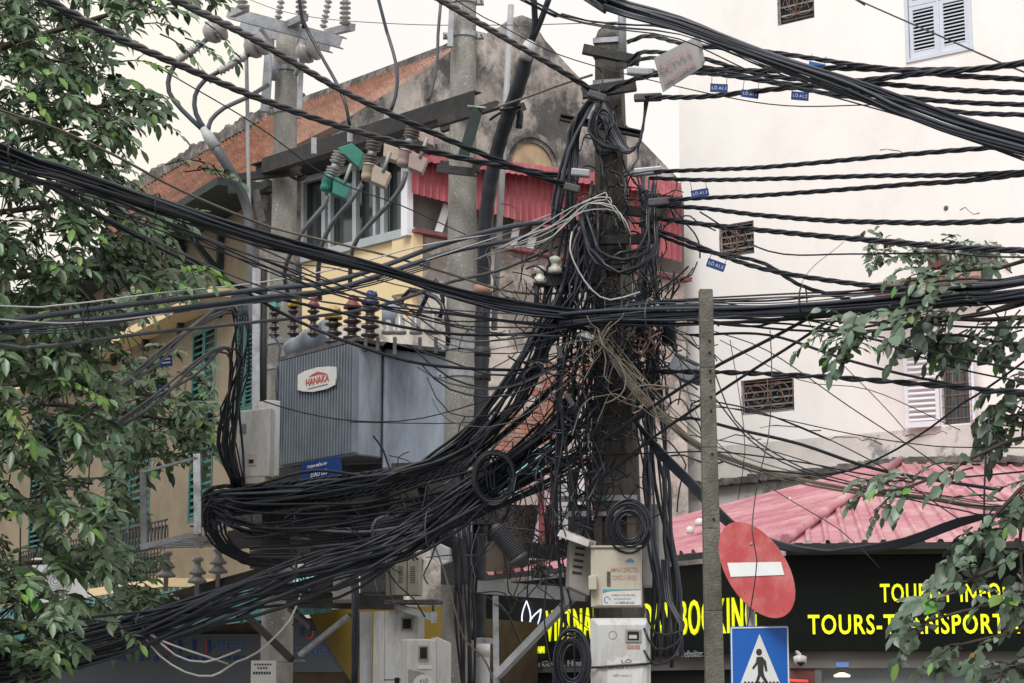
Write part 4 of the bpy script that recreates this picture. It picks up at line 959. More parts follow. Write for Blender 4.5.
for (x, h) in ((388, .13), (400, .2), (416, .19), (434, .24)):
    one(lambda m: m.lathe(P(x, 334, 17.9), [(.06, 0), (.06, .03), (.045, .04), (.045, h*.7), (.03, h*.8), (.02, h)], 14), 'low_voltage_bushing', K['porc_grey'], tf)
one(lambda m: m.tube([P(292, 352, 19.2), P(330, 330, 18.9)], .12, 16), 'conservator', K['tf_paint'], tf)
one(lambda m: m.lathe(P(390, 325, 18.5), [(.08, 0), (.08, .2), (.03, .24)], 14), 'vent_cap', K['tf_paint'], tf)

# ================= platform under the transformer =================
pf = root('steel_platform', P(350, 520, 17.5), 'sooty steel platform of crossed beams carrying the transformer between two poles', 'platform')
for q in ((205, 512, 18.2, 472, 480, 16.9), (205, 520, 19.6, 472, 486, 18.6), (228, 540, 18.6, 500, 512, 16.9), (250, 560, 19.4, 500, 530, 18.0)):
    one(lambda m: m.channel(P(*q[:3]), P(*q[3:]), .09, .17), 'beam', K['steel_dark'], pf)
for k in range(7):
    t = k/6; a_ = P(215+250*t, 503-26*t, 18.0-1.2*t); one(lambda m: m.channel(a_, a_+Vector((.1, 1.5, 0)), .06, .10), 'joist', K['steel_dark'], pf)
one(lambda m: m.prism([P(231, 528, 18.0), P(262, 522, 17.8), P(262, 506, 17.8), P(236, 509, 18.0)], (0, .02, 0)), 'side_plate', K['steel_grime'], pf)
one(lambda m: m.prism([P(262, 560, 18.3), P(480, 545, 17.3), P(480, 500, 17.3), P(262, 512, 18.3)], (0, .03, 0)), 'skirt_plate', K['steel_dark'], pf)
one(lambda m: m.box(Fr(P(360, 470, 17.9), -18), -1.0, 1.0, -.25, .5, -.12, .02), 'deck', K['steel_dark'], pf)
for (x, y) in ((206, 499), (217, 500), (231, 501), (243, 501), (254, 501), (282, 492), (292, 492), (303, 491), (346, 481), (358, 480), (370, 480), (382, 480)):
    one(lambda m: m.lathe(P(x, y+7, 17.2), [(.045, 0), (.045, .1), (.035, .12)], 14), 'spool_insulator', K['steel_grime'], pf)
for (x0, y0, x1, y1, w) in ((292, 604, 345, 575, .06), (246, 615, 292, 660, .05), (290, 608, 312, 628, .05), (300, 655, 350, 615, .04), (200, 546, 225, 524, .04), (330, 560, 420, 566, .12), (290, 600, 400, 602, .14), (450, 575, 460, 520, .06)):
    one(lambda m: m.bar(P(x0, y0, 18.2), P(x1, y1, 17.8), w, w), 'brace', K['steel_dark'] if w != .04 else K['galv'], pf)
one(lambda m: m.box(Fr(P(300, 545, 17.6)), -.09, .09, 0, .1, -.1, .1), 'hanging_bracket', K['steel_grime'], pf)
one(lambda m: m.tube([P(278, 661, 18.6), P(305, 661, 18.6)], .012, 6), 'tie_rod', K['galv'], pf)
one(lambda m: m.prism([P(372, 540, 17.0), P(460, 525, 16.8), P(450, 505, 16.8), P(380, 512, 17.0)], (0, .02, 0)), 'skirt_plate', K['steel_dark'], pf)
one(lambda m: m.box(Fr(P(455, 560, 17.0)), -.12, .12, 0, .15, -.2, .35), 'junction_case', K['steel_dark'], pf)

# pin insulators on a low beam
pb = root('insulator_beam', P(205, 590, 18.5), 'low dark beam carrying three mushroom-shaped pin insulators left of the platform', 'beam')
one(lambda m: m.channel(P(150, 606, 18.8), P(268, 574, 18.2), .08, .15), 'beam', K['steel_dark'], pb)
for (x, y, r) in ((166, 556, .075), (197, 562, .08), (218, 552, .085)):
    one(lambda m: m.lathe(P(x, y+22, 18.4), [(.022, -.12), (.022, 0), (.085, .01), (.09, .03), (.045, .07), (.04, .085), (.078, .09), (.08, .11), (.035, .16), (.03, .2), (.055, .21), (.05, .24), (.02, .25)], 18), 'pin_insulator', K['porc_grey'], pb)
# empty bracket frame
gf = root('bracket_stand', P(170, 545, 17.0), 'empty light grey angle-iron frame with a wire shelf left of the platform', 'frame')
for q in ((143, 470, 144, 548, .05), (197, 455, 198, 535, .06), (142, 547, 199, 534, .05), (143, 472, 196, 458, .02)):
    one(lambda m: m.bar(P(q[0], q[1], 17.0), P(q[2], q[3], 16.6 if q[0] > 150 or q[2] > 150 else 17), q[4], .04, up=Vector((0, 1, 0))), 'frame_bar', K['galv'], gf)
for i in range(6):
    one(lambda m: m.tube([P(150+i*2, 548-i*1.3, 17+i*.12), P(214, 546-i*2.3, 17+i*.12)], .008, 5), 'shelf_wire', K['galv'], gf)

# ================= generic boxes =================
def tilted(p, yaw, tilt=0, roll=0): return Fr(p, yaw, tilt, roll)
# white meter box hanging at left of the transformer
mb1 = root('meter_box', P(258, 480, 17.0), 'white meter box streaked with dirt, hanging left of the transformer', 'meter box')
f = Fr(P(254, 477, 17.0), -12)
one(lambda m: m.hexa([f(-.155, 0, .0), f(.135, 0, 0), f(.135, .22, 0), f(-.155, .22, 0), f(-.155, .0, .575), f(.135, 0, .60), f(.135, .22, .60), f(-.155, .22, .575)]), 'case', K['box_white'], mb1, .012)
f2 = Fr(P(271, 478, 17.05), 30)
one(lambda m: m.box(f2, -.05, .09, 0.03, .2, 0.02, .68), 'side_cover', K['box_white'], mb1, .01)
one(lambda m: m.box(f, -.06, .02, -.008, 0, .1, .2), 'latch', K['box_beige'], mb1)
one(lambda m: m.box(f, -.045, -.005, -.014, -.009, .12, .15), 'latch_slot', K['dark'], mb1)
one(lambda m: m.hexa([f(-.12, -.01, -.09), f(.1, -.01, -.06), f(.1, .2, -.06), f(-.12, .2, -.09), f(-.15, -.01, -.003), f(.1, -.01, -.003), f(.1, .2, -.003), f(-.15, .2, -.003)]), 'under_cover', K['box_beige'], mb1)
one(lambda m: m.box(f, -.14, -.08, -.006, 0, .38, .46), 'plate', K['grey_letter'], mb1)

# blue sign under the transformer
bs = root('blue_sign', P(322, 472, 17.2), 'dark blue enamel sign with white station lettering below the transformer fins', 'sign')
Xs = (P(340, 462, 16.9)-P(301, 470, 17.2)).normalized(); Zs = Vector((0.05, 0, 1)).normalized()
O = P(303, 478, 17.2)
one(lambda m: m.prism([P(301, 463, 17.2), P(302, 484, 17.2), P(343, 476, 16.9), P(340, 456, 16.9)], (0, .01, 0)), 'panel', K['tag_blue'], bs)
one(lambda m: text_mesh(m, 'TRẠM BIẾN ÁP', P(307, 469.5, 17.1), Xs, Zs, M(28, 17), M(5, 17), .004), 'lettering', K['paper'], bs)
one(lambda m: text_mesh(m, 'DẦU GỖ', P(311, 477.5, 17.1), Xs, Zs, M(23, 17), M(6, 17), .004), 'lettering', K['paper'], bs)

# cabinets at the bottom centre
def cab(name, label, cat, x0, x1, y0, y1, Y, yaw, dep, mt, bev=.012, to_ground=False):
    c = P((x0+x1)/2, y1, Y); r0 = root(name, c, label, cat); w = M(x1-x0, Y)/2/math.cos(R(yaw)); h = P((x0+x1)/2, y0, Y).z-c.z
    fr_ = Fr(c, yaw); one(lambda m: m.box(fr_, -w, w, 0, dep, 0, h), 'case', mt, r0, bev); return r0, fr_, w, h
r0, fr_, w, h = cab('meter_cabinet', 'tall white meter cabinet with a small dark window, left of the stickered one', 'meter cabinet', 384, 417, 611, 705, 16.5, -8, .3, K['box_white'])
one(lambda m: m.hexa([fr_(-w-.12, .12, 0), fr_(-w, 0, 0), fr_(-w, .3, 0), fr_(-w-.12, .3, 0), fr_(-w-.12, .12, h), fr_(-w, 0, h), fr_(-w, .3, h), fr_(-w-.12, .3, h)]), 'side_panel', K['box_white'], r0, .006)
wn_ = one(lambda m: [m.box(fr_, -.0, .1, -.012, .0, h-.16, h-.05)], 'window', K['box_grey'], r0)
one(lambda m: m.box(fr_, .015, .085, -.015, -.0125, h-.145, h-.065), 'glass', K['dark'], wn_)
one(lambda m: m.box(fr_, -w, w, -.004, .0, .2, .206), 'door_seam', K['ink'], r0); one(lambda m: m.box(fr_, -.05, -.01, -.01, .0, .12, .22), 'lock', K['dark'], r0)
r0, fr_, w, h = cab('meter_cabinet', 'short off-white meter cabinet with a round paper sticker, lower and right of the tall one', 'meter cabinet', 407, 436, 639, 705, 16.0, 14, .26, K['box_white'])
one(lambda m: m.hexa([fr_(w, .0, 0), fr_(w+.13, .05, 0), fr_(w+.13, .26, 0), fr_(w, .26, 0), fr_(w, 0, h+.02), fr_(w+.13, .05, h-.03), fr_(w+.13, .26, h-.03), fr_(w, .26, h+.02)]), 'side_panel', K['box_white'], r0, .01)
wn_ = one(lambda m: m.box(fr_, -.03, .05, -.012, 0, h-.17, h-.05), 'window', K['box_grey'], r0); one(lambda m: m.box(fr_, -.018, .038, -.015, -.0125, h-.155, h-.065), 'glass', K['dark'], wn_)
one(lambda m: m.prism([fr_(x, -.002, z) for x, z in ((-w+.01, 0), (w-.02, 0), (w-.02, .16), (w-.1, .25), (-w+.01, .28))], fr_(0, -.003, 0)-fr_(0, 0, 0)), 'grime_patch', K['box_grey'], r0)
stc = one(lambda m: m.prism([fr_(.015+.085*math.cos(t), -.006, .165+.075*math.sin(t)) for t in np.linspace(0, 5.9, 14)], fr_(0, -.003, 0)-fr_(0, 0, 0)), 'sticker', K['paper'], r0)
X_ = (fr_(1, 0, 0)-fr_(0, 0, 0)); Z_ = Vector((0, 0, 1))
one(lambda m: text_mesh(m, 'A LÔ', fr_(-.02, -.0095, .175), X_, Z_, .07, .032, .002), 'lettering', K['ink'], stc)
one(lambda m: text_mesh(m, 'LÀ CÓ TIỀN', fr_(-.055, -.0095, .125), X_, Z_, .135, .036, .002), 'lettering', K['ink'], stc)
one(lambda m: m.box(fr_, -.03, .08, -.008, -.004, h-.235, h-.205), 'paper_strip', K['paper'], r0)
# vented box
r0, fr_, w, h = cab('vent_box', 'beige double-door box with louvre slots standing on a small steel shelf', 'equipment box', 395, 419, 557, 595, 16.4, -5, .2, K['box_beige'], .004)
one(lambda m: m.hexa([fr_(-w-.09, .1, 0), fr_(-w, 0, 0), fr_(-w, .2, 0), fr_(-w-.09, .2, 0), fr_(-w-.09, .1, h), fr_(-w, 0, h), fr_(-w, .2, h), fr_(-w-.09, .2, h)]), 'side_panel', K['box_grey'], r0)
one(lambda m: m.box(fr_, -.003, .003, -.003, 0, 0, h), 'door_gap', K['ink'], r0)
for sx in (-.055, .045):
    one(lambda m: [m.box(fr_, sx-.02, sx+.02, -.003, 0, .1+i*.018, .106+i*.018) for i in range(8)], 'louvre_slots', K['ink'], r0)
shf = root('wall_shelf', P(412, 598, 16.4), 'rusty steel shelf with a clamp sticking out under the beige vented box', 'shelf')
one(lambda m: m.box(Fr(P(412, 600, 16.35), -6), -.22, .22, -.06, .25, -.03, .0), 'top', K['steel_grime'], shf)
one(lambda m: m.channel(P(395, 606, 16.4), P(434, 618, 16.2), .04, .05), 'arm', K['galv'], shf)
one(lambda m: m.box(Fr(P(434, 618, 16.15)), -.025, .025, 0, .05, -.04, .05), 'clamp', K['galv'], shf); one(lambda m: m.tube([P(433, 600, 16.2), P(433, 623, 16.2)], .01, 6), 'clamp_bolt', K['steel_dark'], shf)
r0, fr_, w, h = cab('grey_cabinet', 'plain dark grey steel cabinet left of the beige vented box', 'equipment box', 360, 387, 553, 594, 17.0, -5, .3, K['steel_grime'])
one(lambda m: m.box(fr_, -w+.01, w-.01, -.006, -.001, .02, h-.02), 'door', K['steel_grime'], r0)
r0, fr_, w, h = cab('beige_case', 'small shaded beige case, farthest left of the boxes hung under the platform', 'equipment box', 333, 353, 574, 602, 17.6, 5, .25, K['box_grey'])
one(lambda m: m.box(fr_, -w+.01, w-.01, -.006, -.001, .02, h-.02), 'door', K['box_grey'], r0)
r0, fr_, w, h = cab('sheet_case', 'small pale sheet-metal case tucked behind the top of the beige vented box', 'equipment box', 402, 415, 546, 558, 16.7, 0, .15, K['box_beige'])
one(lambda m: m.box(fr_, -w+.005, w-.005, -.004, -.001, .01, h-.01), 'door', K['box_beige'], r0)
# crumpled plastic
tag(one(lambda m: m.prism([P(430, 545, 16.6), P(438, 543, 16.6), P(449, 548, 16.6), P(450, 562, 16.6), P(440, 565, 16.5), P(431, 558, 16.6)], (0.02, .06, 0)), 'plastic_sheet', K['tape'], bevel=.01), 'crumpled translucent plastic scrap caught right of the beige vented box', 'plastic scrap')
# white notice on left pole foot
ws = root('notice_plate', P(263, 690, 17.0), 'white notice plate with small dark lines fixed low in front of the left pole', 'sign')
f = Fr(P(263, 690, 17.0), 3)
one(lambda m: m.box(f, -.105, .105, 0, .01, 0, .245), 'panel', K['paper'], ws)
for z, wd in ((.205, .08), (.175, .05), (.13, .085)): one(lambda m: [m.box(f, -wd+i*.022, -wd+.015+i*.022, -.003, -.0005, z, z+.014+(.008 if z < .15 else 0)) for i in range(int(2*wd/.022))], 'printed_line', K['ink'], ws)

# ================= boxes on the main pole =================
# upper beige cabinet
ub = root('control_box', P(615, 608, 14.2), 'beige steel control box with faded red writing and a teal sticker on the main pole', 'equipment box')
f = Fr(P(617, 607, 14.25), -4)
one(lambda m: m.box(f, -.185, .18, 0, .2, 0, .42), 'case', K['box_beige'], ub, .008)
one(lambda m: m.box(f, -.19, .19, -.02, .21, .42, .435), 'lid', K['box_beige'], ub, .003)
one(lambda m: m.box(f, -.155, .17, -.006, -.001, .01, .405), 'door', K['box_beige'], ub, .003)
one(lambda m: m.box(f, -.07, -.045, -.014, -.007, .15, .25), 'handle', K['steel_grime'], ub)
one(lambda m: m.box(f, -.20, -.14, -.06, -.001, .12, .22), 'side_clip', K['box_beige'], ub, .006)
X_ = f(1, 0, 0)-f(0, 0, 0)
one(lambda m: text_mesh(m, '4MN/129/CT01', f(-.045, -.0065, .245), X_, Vector((0, 0, 1)), .2, .035, .002), 'lettering', K['ink_fade'], ub)
one(lambda m: text_mesh(m, 'ONO1-SN01', f(-.03, -.0065, .19), X_, Vector((0, 0, 1)), .17, .035, .002), 'lettering', K['ink_fade'], ub)
one(lambda m: m.prism([f(x, -.0065, z) for x, z in ((.06, .32), (.12, .315), (.125, .325), (.10, .345), (.08, .335))], f(0, -.003, 0)-f(0, 0, 0)), 'blue_emblem', K['ink_blue'], ub)
stk = one(lambda m: m.box(f, -.10, .17, -.009, -.0065, .012, .125), 'sticker', K['paper'], ub)
one(lambda m: m.prism([f(x, -.0095, z) for x, z in ((-.1, .1), (-.05, .112), (.06, .118), (.17, .119), (.17, .125), (-.1, .125))], f(0, -.002, 0)-f(0, 0, 0)), 'teal_stripe', K['ink_teal'], stk)
one(lambda m: text_mesh(m, 'INTERNET & TRUYỀN HÌNH', f(-.04, -.0098, .078), X_, Vector((0, 0, 1)), .17, .017, .001), 'lettering', K['ink_red'], stk)
one(lambda m: text_mesh(m, 'CÁP QUANG VNPT', f(-.02, -.0098, .05), X_, Vector((0, 0, 1)), .12, .014, .001), 'lettering', K['ink_teal'], stk)
one(lambda m: text_mesh(m, 'LH: 0904 359 235', f(-.01, -.0098, .022), X_, Vector((0, 0, 1)), .13, .014, .001), 'lettering', K['ink'], stk)
one(lambda m: m.tube([f(-.07+.02*math.cos(t), -.01, .05+.022*math.sin(t)) for t in np.linspace(0, 5, 12)], .003, 4), 'round_emblem', K['ink_blue'], stk)
# lower white meter box
lb = root('meter_box', P(620, 700, 14.1), 'white plastic meter box tied on with wires below the beige control box', 'meter box')
f = Fr(P(622, 700, 14.2), -5)
one(lambda m: m.box(f, -.22, .2, 0, .22, 0, .57), 'case', K['box_white'], lb, .012)
one(lambda m: m.hexa([f(-.17, -.03, .0), f(.18, -.03, 0), f(.19, 0, 0), f(-.2, 0, 0), f(-.16, -.03, .52), f(.17, -.03, .52), f(.19, 0, .56), f(-.2, 0, .56)]), 'cover', K['box_white'], lb, .006)
wn_ = one(lambda m: m.box(f, .03, .14, -.042, -.031, .4, .49), 'window', K['box_grey'], lb, .003)
one(lambda m: m.box(f, .045, .125, -.045, -.0425, .415, .475), 'glass', K['dark'], wn_); one(lambda m: m.box(f, .055, .11, -.048, -.0455, .425, .45), 'meter_dial', K['tape'], wn_)
one(lambda m: m.tube([f(-.06+.028*math.cos(t), -.032, .45+.028*math.sin(t)) for t in np.linspace(0, 6.28, 16)], .002, 4), 'moulded_ring', K['box_grey'], lb)
one(lambda m: [m.box(f, .04, .09, -.034, -.031, .355, .38), m.box(f, .095, .13, -.034, -.031, .355, .38)], 'small_label', K['ink_fade'], lb)
st_ = one(lambda m: m.prism([f(x, -.0312, z) for x, z in ((-.1, .06), (.14, .06), (.15, .24), (.12, .27), (.07, .26), (.04, .31), (.0, .29), (-.03, .3), (-.06, .26), (-.1, .28))], f(0, -.003, 0)-f(0, 0, 0)), 'paper_sticker', K['paper'], lb)
for (s, x, z, w_, h_) in (('LÔ', -.0, .255, .07, .03), ('LÀ CÓ TIỀN', -.09, .215, .2, .035), ('VỐT CHO VAY', -.06, .16, .16, .022), ('0936.665.392', -.06, .095, .16, .02)):
    one(lambda m: text_mesh(m, s, f(x, -.0345, z), X_, Vector((0, 0, 1)), w_, h_, .002), 'lettering', K['ink'], st_)
for z in (.045+.0, .23): one(lambda m: m.tube(catmull([f(-.24, .0, z), f(-.2, -.04, z-.005), f(0, -.045, z+.01), f(.18, -.04, z+.02), f(.22, .0, z+.03)]), .009, 6), 'tie_wire', K['cable'], lb)
# tall white box behind
tb = root('white_case', P(651, 585, 15.2), 'tall narrow white case on the right side of the main pole', 'equipment box')
f = Fr(P(649, 586, 15.1), -3)
one(lambda m: m.box(f, -.12, .085, 0, .25, 0, .62), 'case', K['box_white'], tb, .008); one(lambda m: m.hexa([f(.085, 0.01, .01), f(.13, .06, .01), f(.13, .25, .01), f(.085, .25, .01), f(.085, 0.01, .6), f(.13, .06, .61), f(.13, .25, .61), f(.085, .25, .61)]), 'side_panel', K['box_white'], tb)
# tilted box with hood
tl = root('hooded_box', P(580, 595, 14.4), 'tilted grey box with vent slots and white hood, left of the square pole', 'equipment box')
f = Fr(P(582, 592, 14.45), 12, 0, 8)
one(lambda m: m.hexa([f(-.1, 0, 0.02), f(.06, 0, -.02), f(.06, .12, -.02), f(-.1, .12, 0.02), f(-.13, 0, .38), f(.06, 0, .38), f(.06, .12, .38), f(-.13, .12, .38)]), 'case', K['box_grey'], tl, .008)
one(lambda m: [m.box(f, -.09, -.02, -.004, -.0, .12+i*.045, .138+i*.045) for i in range(5)], 'vent_slots', K['ink'], tl)
one(lambda m: m.hexa([P(557, 536, 14.3), P(588, 547, 14.2), P(593, 547, 14.6), P(562, 534, 14.7), P(560, 530, 14.3), P(590, 541, 14.2), P(594, 541, 14.6), P(565, 529, 14.7)]), 'hood', K['box_white'], tl, .004)
# ribbed closure hanging
rc = root('splice_closure', P(508, 560, 15.0), 'ribbed dark grey splice closure hanging at a tilt from the cable loop', 'splice closure')
A, B = P(497, 529, 14.3), P(517, 557, 14.3); ax = (B-A).normalized(); Lc = (B-A).length
def rib(m):
    pr = []; n = 15
    for i in range(n): z = Lc*i/n; pr += [(.062, z), (.075, z+.004), (.075, z+Lc/n*.5), (.062, z+Lc/n*.55)]
    m.lathe(A, pr, 18, axis=ax, smooth=False)
one(rib, 'body', K['rubber'], rc); one(lambda m: m.lathe(B, [(.07, 0), (.078, .01), (.078, .03), (.04, .05), (.02, .09)], 16, axis=ax), 'end_cap', K['rubber'], rc)
one(lambda m: m.lathe(A, [(.05, 0), (.03, -.03), (.01, -.04)], 16, axis=ax), 'end_cap', K['rubber'], rc)
# silver box
sb = root('junction_box', P(683, 372, 14.3), 'silver box with a finned end caught in wires right of the main pole', 'junction box')
f = Fr(P(680, 372, 14.4), -20, 10, 28)
one(lambda m: m.box(f, -.1, .11, 0, .1, -.05, .09), 'case', K['silver_box'], sb, .012); one(lambda m: [m.box(f, -.09+i*.018, -.083+i*.018, -.008, .1, .091, .105) for i in range(11)], 'fins', K['steel_grime'], sb)
one(lambda m: m.box(f, .111, .16, .02, .09, -.04, .06), 'end_cap', K['rubber'], sb, .006)
tag(one(lambda m: m.tube([P(669, 302, 14.5), P(669, 345, 14.5)], .055, 12), 'splice_sleeve', K['cable']), 'fat black splice sleeve upright above the silver box', 'splice closure')
# low spool insulator by stall, small junction box 690,?
tag(one(lambda m: m.lathe(P(541, 578, 15.5), [(.06, -.0), (.065, .02), (.04, .04), (.04, .06), (.06, .07), (.06, .09), (.03, .1), (.03, .13)], 14), 'pin_insulator', K['porc_dark']), 'small dark spool insulator above the lit flower logo', 'insulator')
tag(one(lambda m: m.box(Fr(P(541, 552, 15.6), 0, 0, 6), -.14, .14, 0, .1, -.05, .07), 'grey_box', K['steel_grime'], bevel=.01), 'flat grey metal box above the small spool insulator', 'equipment box')

# white triangular bracket lower centre
tr = root('steel_bracket', P(497, 683, 15.2), 'grey painted triangular steel bracket propped against the main pole', 'bracket')
one(lambda m: m.bar(P(479, 587, 15.6), P(587, 595, 15.1), .05, .10), 'top_rail', K['pipe_grey'], tr)
one(lambda m: m.bar(line_to_ground(P(495.5, 598, 15.5), P(496.5, 690, 15.5)), P(495.5, 596, 15.5), .045, .045), 'upright', K['galv'], tr)
one(lambda m: m.bar(P(497, 676, 15.45), P(572, 598, 15.15), .085, .05), 'diagonal', K['pipe_grey'], tr)
one(lambda m: m.bar(P(480, 640, 15.8), P(497, 642, 15.5), .04, .04), 'short_link', K['galv'], tr)

# ================= signs =================
# leaning sign post carries both plates
sp = root('sign_post', P(752, 690, 12.6).xy.to_3d(), 'grey steel post with a red no-entry disc over a blue pedestrian crossing sign', 'road sign')
pb_ = P(752, 690, 12.62); pt_ = P(750, 560, 12.62); gg = line_to_ground(pt_, pb_)
one(lambda m: m.tube([gg, pt_], .028, 12), 'post', K['galv'], sp)
# disc: seen as a leaning ellipse
cD = P(756, 569, 12.5)
e1 = Vector((math.cos(R(-33)), math.sin(R(-33)), 0))     # turned toward the left
tiltv = Vector((0, 0, 1))
e1 = P(794, 583, 12.3)-cD; e2 = P(748, 523.5, 12.62)-cD
e2 = e2 - e1*(e2.dot(e1)/e1.dot(e1))*.0
nD = e1.cross(e2).normalized(); nD = nD if nD.y < 0 else -nD
def ell(a, k1=1, k2=1): return cD+e1*(math.cos(a)*k1)+e2*(math.sin(a)*k2)
dsc = one(lambda m: m.prism([ell(t) for t in np.linspace(0, 2*math.pi, 56, endpoint=False)], -nD*.006), 'no_entry_disc', K['sign_red'], sp)
def onD(x, y, off):
    r = ray(x, y); q = cD+nD*off; t = ((q-Vector((0, 0, EYE))).dot(nD))/r.dot(nD); return Vector((0, 0, EYE))+r*t
one(lambda m: m.prism([onD(*p, .002) for p in ((727.5, 563), (781, 562), (784.5, 575), (731, 577))], nD*.003), 'white_bar', K['white_paint'], dsc)
one(lambda m: m.lathe(cD+e1*-.0+e2*.55+nD*.002, [(.012, 0), (.008, .006)], 8, axis=nD), 'rivet', K['galv'], dsc)
# blue square
SPl = Plane(759, 660, 12.45, 2)
bq = one(lambda m: m.prism([SPl.hit(*p) for p in ((730, 626.5), (788, 625.5), (790, 700), (731, 700))], (0, .006, 0)), 'pedestrian_panel', K['sign_blue'], sp)
def brd(m):
    for p, q in (((731, 628), (787.5, 627)), ((787.5, 627), (789, 700)), ((789, 700), (732.5, 700)), ((732.5, 700), (731.3, 628))):
        m.bar(SPl.hit(*p, .003), SPl.hit(*q, .003), .008, .003, up=SPl.n)
one(brd, 'white_border', K['white_paint'], bq)
one(lambda m: m.prism([SPl.hit(*p, .002) for p in ((759.5, 634), (784.5, 694), (736, 695))], SPl.n*.002), 'white_triangle', K['white_paint'], bq)
def walker(m):
    q = lambda x, y: SPl.hit(x, y, .0045); n = SPl.n*.002
    m.prism([q(759+3*math.cos(t), 652+3.4*math.sin(t)) for t in np.linspace(0, 6.28, 14, endpoint=False)], n)
    m.prism([q(*p) for p in ((756.5, 657), (762, 656.5), (766, 661), (767.5, 671), (765.5, 671.5), (763.5, 664), (763.5, 672), (764.5, 676), (768.5, 683), (766, 684), (760.5, 676), (757.5, 684), (755, 684), (758, 674), (757.5, 664), (753.5, 669.5), (752, 668), (756, 662))], n)
one(walker, 'walking_figure', K['ink'], bq)
one(lambda m: [m.prism([SPl.hit(x, 681.5, .0045), SPl.hit(x+2.2, 681.5, .0045), SPl.hit(x+2.2, 683.3, .0045), SPl.hit(x, 683.3, .0045)], SPl.n*.002) for x in np.arange(744, 780, 3.6)], 'crossing_dashes', K['ink'], bq)
# grey tin sign high on the wires
gs = root('tin_sign', P(680, 62, 13.6), 'grey tin sign with faded pink lettering, tilted among the top cables', 'sign')
gp_ = [P(654, 58, 13.6), P(663, 92, 13.6), P(702, 67, 13.5), P(697, 36, 13.5)]
one(lambda m: m.prism(gp_, (0, .01, 0)), 'panel', K['sign_grey'], gs)
one(lambda m: m.prism([P(697, 36, 13.49), P(702, 67, 13.49), P(705, 62, 13.6), P(700, 33, 13.6)], (0, .01, 0)), 'folded_edge', K['galv'], gs)
Xg = (gp_[2]-gp_[1]).normalized(); Zg = (gp_[0]-gp_[1]); Zg = (Zg-Xg*Zg.dot(Xg)).normalized()
one(lambda m: text_mesh(m, 'ĐCTV5.5', P(661, 73, 13.57), Xg, Zg, M(38, 13.5), M(8.5, 13.5), .004), 'lettering', mat('faded pink lettering', (0.42, 0.27, 0.27), 0.6, 0.2), gs)
one(lambda m: text_mesh(m, '0982209505', P(666, 85, 13.57), Xg, Zg, M(37, 13.5), M(6.5, 13.5), .004), 'lettering', bpy.data.materials['faded pink lettering'], gs)
# small blue tags
tags = [(719, 88, 18, 9, 3, 'LÔ A1.1', 'blue tag hung by two wires, just right of the tin sign'), (750, 94, 18, 8, 8, 'LÔ A1.4', 'blue tag tipped over behind its cable, second from the tin sign'),
        (800, 96, 18, 9, 5, 'LÔ A1.2', 'blue tag farthest right in the upper row of tags'), (700, 193, 18, 8, -10, 'LÔ A1.3', 'blue tag tilted up at its right end, by the red awning corner'),
        (716, 265, 19, 9, 20, 'LÔ A1.5', 'blue tag tipped steeply below the cables, left of the upper grilled opening'), (817, 65, 17, 5, 12, '', 'pale blue tag seen nearly edge-on over the top cables')]
for (x, y, w, h, ang, s, lab) in tags:
    Yt = 13.3; r0 = root('line_tag', P(x, y, Yt), lab, 'tag', 'blue line tags on the cables')
    f = Fr(P(x, y, Yt), 0, 0, ang); hw, hh = M(w, Yt)/2, M(h, Yt)/2
    one(lambda m: m.box(f, -hw, hw, 0, .004, -hh, hh), 'plate', K['tag_blue'] if s else K['sign_blue'], r0)
    if s: one(lambda m: text_mesh(m, s, f(-hw*.8, -.001, -hh*.4), f(1, 0, 0)-f(0, 0, 0), f(0, 0, 1)-f(0, 0, 0), hw*1.6, hh*.95, .002), 'lettering', K['paper'], r0)
    one(lambda m: m.tube([f(-hw*.85, 0, hh), f(-hw*.85, 0, hh+.06)], .002, 4), 'hanger', K['cable'], r0); one(lambda m: m.tube([f(hw*.85, 0, hh), f(hw*.85, 0, hh+.06)], .002, 4), 'hanger', K['cable'], r0)
for (x, y, lab) in ((166, 361, 'small blue plate on the ochre house, the upper of two'), (164, 391, 'small blue plate on the ochre house, the lower of two')):
    r0 = root('line_tag', P(x, y, 16), lab, 'tag'); f = Fr(P(x, y, 16), 10, 0, -8)
    one(lambda m: m.box(f, -.05, .05, 0, .004, -.045, .045), 'plate', K['tag_blue'], r0); one(lambda m: [m.box(f, -.035, .035, -.003, -.0005, z, z+.012) for z in (-.02, .01)], 'printed_line', K['paper'], r0)
# ================= cables =================
crnd = random.Random(21)
BLK = [K['cable']]*6+[K['cable_dull']]*4+[K['cable_blue']]*2+[K['cable_grey']]
def extend(pts):
    """world points; a run that leaves the picture carries on for some metres"""
    w = [P(*p) if not isinstance(p, Vector) else p for p in pts]
    def out(p): return not isinstance(p, Vector) and (p[0] < 0 or p[0] > 1024 or p[1] < 0)
    if out(pts[0]): w = [w[0]+(w[0]-w[1]).normalized()*4+Vector((0, 0, .15))]+w
    if out(pts[-1]): w = w+[w[-1]+(w[-1]-w[-2]).normalized()*4+Vector((0, 0, .15))]
    return w
def cable(pts, r, m_, label, group=None, seg=.13, n=6, name='cable', cat='cable', jit=0):
    """pts in (px,py,Y)"""
    if jit: pts = [pts[0]]+[(x+crnd.gauss(0, jit), y+crnd.gauss(0, jit), Y+crnd.gauss(0, jit*.006)) for x, y, Y in pts[1:-1]]+[pts[-1]]
    ps = catmull(extend(pts), seg)
    o = one(lambda m: m.tube(ps, r, n), name, m_, loc=ps[0]); return tag(o, label, cat, group)
